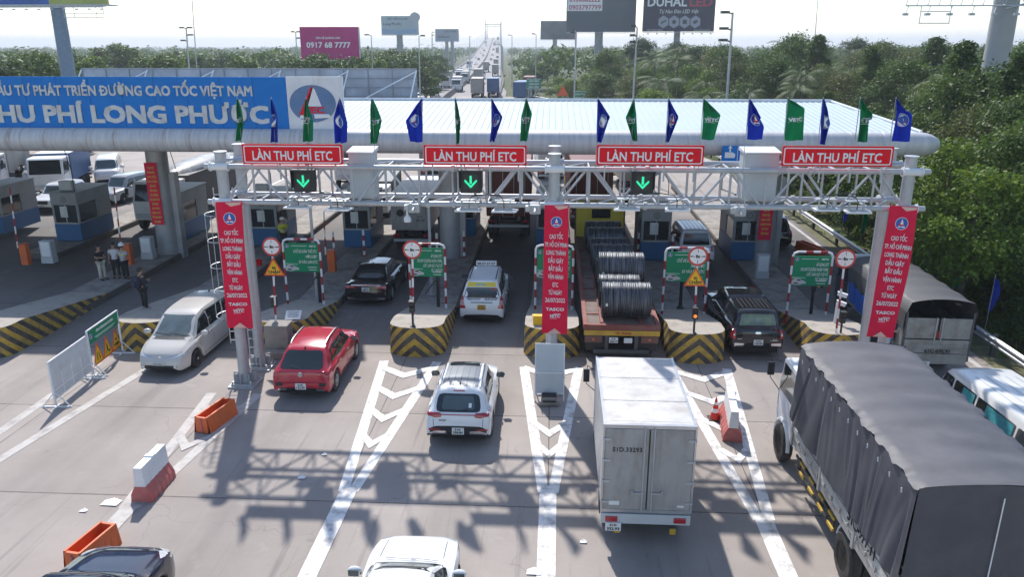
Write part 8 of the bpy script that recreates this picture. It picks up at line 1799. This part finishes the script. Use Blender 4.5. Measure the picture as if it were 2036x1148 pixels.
def frond(b, base, az, L_, lift, droop, n=15, wl=.42, mi=0, ww=.035):
    P = []; d = Vector((math.cos(az), math.sin(az), 0))
    for i in range(n+1): s = i/n; P.append(Vector(base)+d*L_*s*(1-.15*s)+Vector((0, 0, lift*L_*s-droop*L_*s*s)))
    b.path(P[::3]+[P[-1]], .02, 4, mi)
    for i in range(1, n+1):
        s = i/n; ll = wl*L_*(math.sin(PI*min(1, s*.85+.12))**.7)*.5; T = (P[i]-P[i-1]).normalized(); sd_ = T.cross(Vector((0, 0, 1))).normalized()
        for q in (-1, 1): tip = P[i]+sd_*q*ll+T*ll*.5+Vector((0, 0, -ll*.55)); b.add([P[i]-T*ww*L_*.35, P[i]+T*ww*L_*.35, tip], [(0, 1, 2)], mi)
def palm(label, H, L_, nf, seed, group, name='coconut_palm', low=False):
    rnd = random.Random(seed); t = thing(name, label, 'palm', (0, 0, 0), 0, group)
    if not low: b = MB(); lx = rnd.uniform(-.8, .8); b.path([(0, 0, -.2), (lx*.3, 0, H*.35), (lx*.7, 0, H*.7), (lx, 0, H)], .1, 7, 0, rr=[.2, .15, .12, .1]); b.build('trunk', m_bark, t, smooth=60); top = (lx, 0, H)
    b = MB()
    for i in range(nf):
        az = 2*PI*i/nf*2.4+rnd.uniform(-.2, .2); base = (rnd.uniform(-.6, .6), rnd.uniform(-.6, .6), 0) if low else top
        frond(b, base, az, L_*rnd.uniform(.8, 1.1), rnd.uniform(1.1, 2.2) if low else rnd.uniform(-.1, .75), rnd.uniform(.5, 1.0) if low else rnd.uniform(.5, .75), 16)
    b.build('fronds', m_lp, t); return t
GR = 'trees of the forest right of the road'; GL = 'trees beyond the blue sign on the left'
BT_ = [tree('dense deep green tree in the forest beside the right guard rail', 8.5, 3.6, 11000, .105, m_lf, 11, GR), tree('bright yellow green tree in the right forest', 7.0, 3.2, 9500, .10, m_lb, 12, GR), tree('olive green tree in the right forest', 8.0, 3.4, 9500, .105, m_lo, 13, GR), tree('tall narrow dark tree in the right forest', 10.5, 2.8, 9000, .11, m_lf, 14, GR, kind='tall')]
PB = [palm('coconut palm among the trees of the right forest', 8.0, 3.4, 22, 21, 'palms of the right forest'), palm('leaning coconut palm among the trees of the right forest', 6.2, 3.2, 20, 22, 'palms of the right forest'), palm('low nipa palm clump with upright fronds in the right forest', 0, 4.4, 20, 23, 'palms of the right forest', 'nipa_palm', True)]
BU = [tree('leafy bush overgrowing the guard rail verge', 2.2, 1.5, 4200, .07, m_lb, 31, 'bushes behind the guard rail', 'bush'), tree('dark leafy bush overgrowing the guard rail verge', 2.6, 1.6, 4600, .075, m_lf, 32, 'bushes behind the guard rail', 'bush'), tree('pale leafy bush overgrowing the guard rail verge', 1.5, 1.3, 3600, .06, m_lo, 33, 'bushes behind the guard rail', 'bush')]
for o in BU: o['category'] = 'bush'
seen = set()
def plant(src, x, y, s, sz=None, label=None, group=None):
    sc3 = (s, s, sz or s)
    if id(src) in seen: q = dup(src, (x, y, -.12), rnd.uniform(0, 6.28), None, sc3, group)
    else: seen.add(id(src)); q = src; q.location = (x, y, -.12); q.rotation_euler = (0, 0, rnd.uniform(0, 6)); q.scale = sc3
    if label: q['label'] = label
    return q
rnd = random.Random(99)
y = 17.0
while y < 92:                                    # verge bushes
    for x0, x1, s0, s1 in ((17.0, 17.9, .45, .8), (18.3, 20.0, .9, 1.35), (20.2, 22.5, 1.5, 2.2)):
        x = rnd.uniform(x0, x1)+(0 if y < 78 else -(y-78)*.15)
        if x < .60*(y*.955+2.8)+2.5: plant(BU[rnd.choice((0, 0, 1, 2, 1))], x, y+rnd.uniform(-.7, .7), rnd.uniform(s0, s1))
    y += 1.9 if y < 50 else 3.0
y = 30.0; row = 0                                 # the forest behind
while y < 190:
    st_ = 3.4 if y < 70 else (5.0 if y < 120 else 7.2); x = (22.5 if y < 76 else max(6, 22.5-(y-76)*.22))+rnd.uniform(0, st_)
    while x < .66*y*.955+6:
        pxy = PX((x, y, 5)); r_ = rnd.random(); far = min(1.25, .8+y/260.)
        if 1080 < pxy[0] < 2120:
            if r_ < (.42 if pxy[0] < 1560 else .26) and 45 < y: plant(PB[rnd.choice((0, 1, 2, 2))] , x, y, rnd.uniform(.9, 1.15))
            else:
                k = rnd.choices((0, 1, 2, 3), (2.6, 3.2, 3.0, .35))[0]; hs_ = rnd.uniform(.78, 1.1)*(far if k != 1 else far*.95)
                if pxy[0] < 1800 and y < 80: hs_ *= .68
                plant(BT_[k], x, y+rnd.uniform(-1, 1), hs_, hs_*rnd.uniform(.88, 1.06))
        x += st_*rnd.uniform(.8, 1.3)
    y += st_*.95
for px, pyt, Y in [(1572, 72, 150), (1362, 78, 150), (1235, 100, 190), (1935, 92, 100), (2024, 75, 80), (1690, 88, 165), (1450, 92, 170), (1520, 95, 130), (1400, 150, 95), (1330, 155, 100), (1480, 150, 90)]:
    T = AY(px, pyt, Y); plant(PB[rnd.choice((0, 1))], T.x, Y, 1.2, max(.8, (T.z-.8)/8.6))
for px, pyt, Y, k in [(1135, 150, 140, 1), (1110, 160, 150, 1), (1165, 140, 150, 1), (1195, 160, 120, 0), (1060, 150, 200, 0), (1090, 105, 230, 0), (1290, 165, 90, 1), (1265, 150, 110, 2)]:
    T = AY(px, pyt, Y); s_ = max(.75, T.z/[8.9, 7.4, 8.4, 10.9][k]); plant(BT_[k], T.x, Y, max(1.1, s_), s_)
for (px, pyt, Y, k) in [(1905, 245, 34, 1), (1960, 300, 31, 1), (2030, 240, 33, 0), (1880, 330, 38, 1), (1990, 130, 52, 0), (1900, 170, 58, 0), (1860, 220, 50, 0), (2020, 190, 45, 0), (1950, 210, 44, 2)]:
    T = AY(px, pyt, Y); s_ = T.z/[8.9, 7.4, 8.4, 10.9][k]; plant(BT_[k], T.x, Y, max(.8, s_), s_)
# banana plant by the gantry's right post
P = AY(1872, 400, 40); t = thing('banana_plant', 'banana plant with broad drooping leaves behind the right gantry post', 'plant', (P.x, 40, 0)); b = MB(); b.path([(0, 0, 0), (0, 0, 2.6), (.05, 0, 4.0)], .1, 8, 0, rr=[.16, .12, .06]); b.build('stem', mat('banana stem', (.12, .14, .05), .7), t, smooth=50); b = MB()
for i, az in enumerate((.3, 1.4, 2.7, 3.6, 4.6, 5.5, 2.1)):
    d = Vector((math.cos(az), math.sin(az), 0)); sd_ = Vector((-d.y, d.x, 0)); vs_ = []; up = 1.3 if i < 5 else 2.2; n_ = 12
    for j in range(n_+1):
        s = j/n_; c = Vector((0, 0, 3.7))+d*2.0*s+Vector((0, 0, up*s*1.2-2.0*s*s)); w_ = .34*math.sin(PI*min(1, s*.9+.07))**.6*(1-.25*(j % 2)); vs_ += [c-sd_*w_+Vector((0, 0, -.1*w_)), c+Vector((0, 0, .05)), c+sd_*w_+Vector((0, 0, -.1*w_))]
    b.add(vs_, [(3*j+q, 3*j+q+1, 3*j+q+4, 3*j+q+3) for j in range(n_) for q in (0, 1)])
b.build('leaf_fan', mat('banana leaf', (.17, .24, .04), .5, 0, .3, 3), t)
# left side trees
LT = [tree('round dark tree rising above the blue sign on the left', 9, 4.0, 4200, .24, m_lf, 41, GL), tree('bushy green tree rising above the blue sign on the left', 8.5, 4.2, 4200, .25, m_lb, 42, GL), tree('tall slim tree rising above the blue sign on the left', 11, 3.2, 3600, .24, m_lo, 43, GL, kind='tall')]
for px, pyt, Y, k in [(30, 96, 100, 0), (75, 110, 105, 1), (5, 120, 95, 0), (165, 105, 125, 0), (185, 112, 115, 1), (315, 98, 120, 0), (340, 110, 125, 1), (225, 80, 170, 0), (245, 88, 175, 1), (196, 94, 160, 2), (480, 112, 140, 1), (620, 98, 112, 0), (642, 112, 110, 0), (676, 106, 118, 0), (590, 118, 150, 1), (560, 108, 180, 0), (430, 105, 180, 0), (390, 108, 175, 1), (280, 104, 180, 0), (120, 108, 150, 0), (145, 102, 190, 2), (735, 115, 150, 1), (765, 100, 170, 0), (780, 92, 180, 0), (805, 96, 175, 0), (838, 104, 190, 0), (860, 106, 220, 0), (720, 122, 140, 1), (750, 118, 145, 1), (700, 108, 200, 0), (815, 110, 150, 0), (845, 118, 165, 2), (870, 120, 200, 1), (855, 150, 150, 1), (880, 112, 260, 0), (525, 100, 200, 0), (60, 100, 200, 0), (350, 98, 220, 2), (455, 100, 230, 0), (505, 102, 240, 2)]:
    T = AY(px, pyt, Y); s_ = max(.55, T.z/[9.4, 9, 11.4][k]); plant(LT[k], T.x, Y, s_*1.05, s_)
# the far wood that reads as one mass
bl = []; g_ = np.random.default_rng(3)
for i in range(1500):
    Y = 190+1100*g_.random()**1.35; px = g_.uniform(-60, 2120); x = AY(px, 96, Y).x
    if Xm(min(1500, Y))-16 < x < Xm(min(1500, Y))+17: continue
    if x > Xm(min(1500, Y)) and Y < 195: continue
    h_ = g_.uniform(5.5, 9.6)*(1.0+.12*(x > 0)); r_ = g_.uniform(3.2, 6.5)
    bl += [((x, Y, h_-r_*.55), r_*.62), ((x+r_*.5, Y+1, h_*.55), r_*.55), ((x-r_*.5, Y-1, h_*.5), r_*.55)]
o = leaves('distant_forest', bl, 170000, .62, m_lf, None, 9); tag(o, 'far wood reading as one dark green band along the horizon', 'forest', kind='stuff')
# verge grass
bl = []
g_ = np.random.default_rng(4)
for i in range(900): Y = g_.uniform(16, 78); bl.append(((g_.uniform(15.75, 17.6), Y, -.05), g_.uniform(.08, .3)))
for i in range(900): Y = g_.uniform(20, 100); bl.append(((g_.uniform(17.5, 24), Y, .1), g_.uniform(.2, .7)))
o = leaves('verge_grass', bl, 26000, .10, m_lb, None, 10, aspect=.25); tag(o, 'rough grass and weeds along the guard rail', 'grass', kind='stuff')
# ================================================================ HAZE
b = MB(); b.bx(-4600, 4600, -80, 6600, -1.2, 60); m = bpy.data.materials.new('haze'); m.use_nodes = True; N = m.node_tree.nodes; N.remove(N['Principled BSDF']); pv = N.new('ShaderNodeVolumePrincipled'); pv.inputs['Color'].default_value = (.86, .92, 1.0, 1); pv.inputs['Density'].default_value = .00042; pv.inputs['Anisotropy'].default_value = .2
m.node_tree.links.new(pv.outputs[0], N['Material Output'].inputs['Volume']); tag(b.build('haze', m), 'pale morning haze over the whole place', 'haze', kind='stuff')
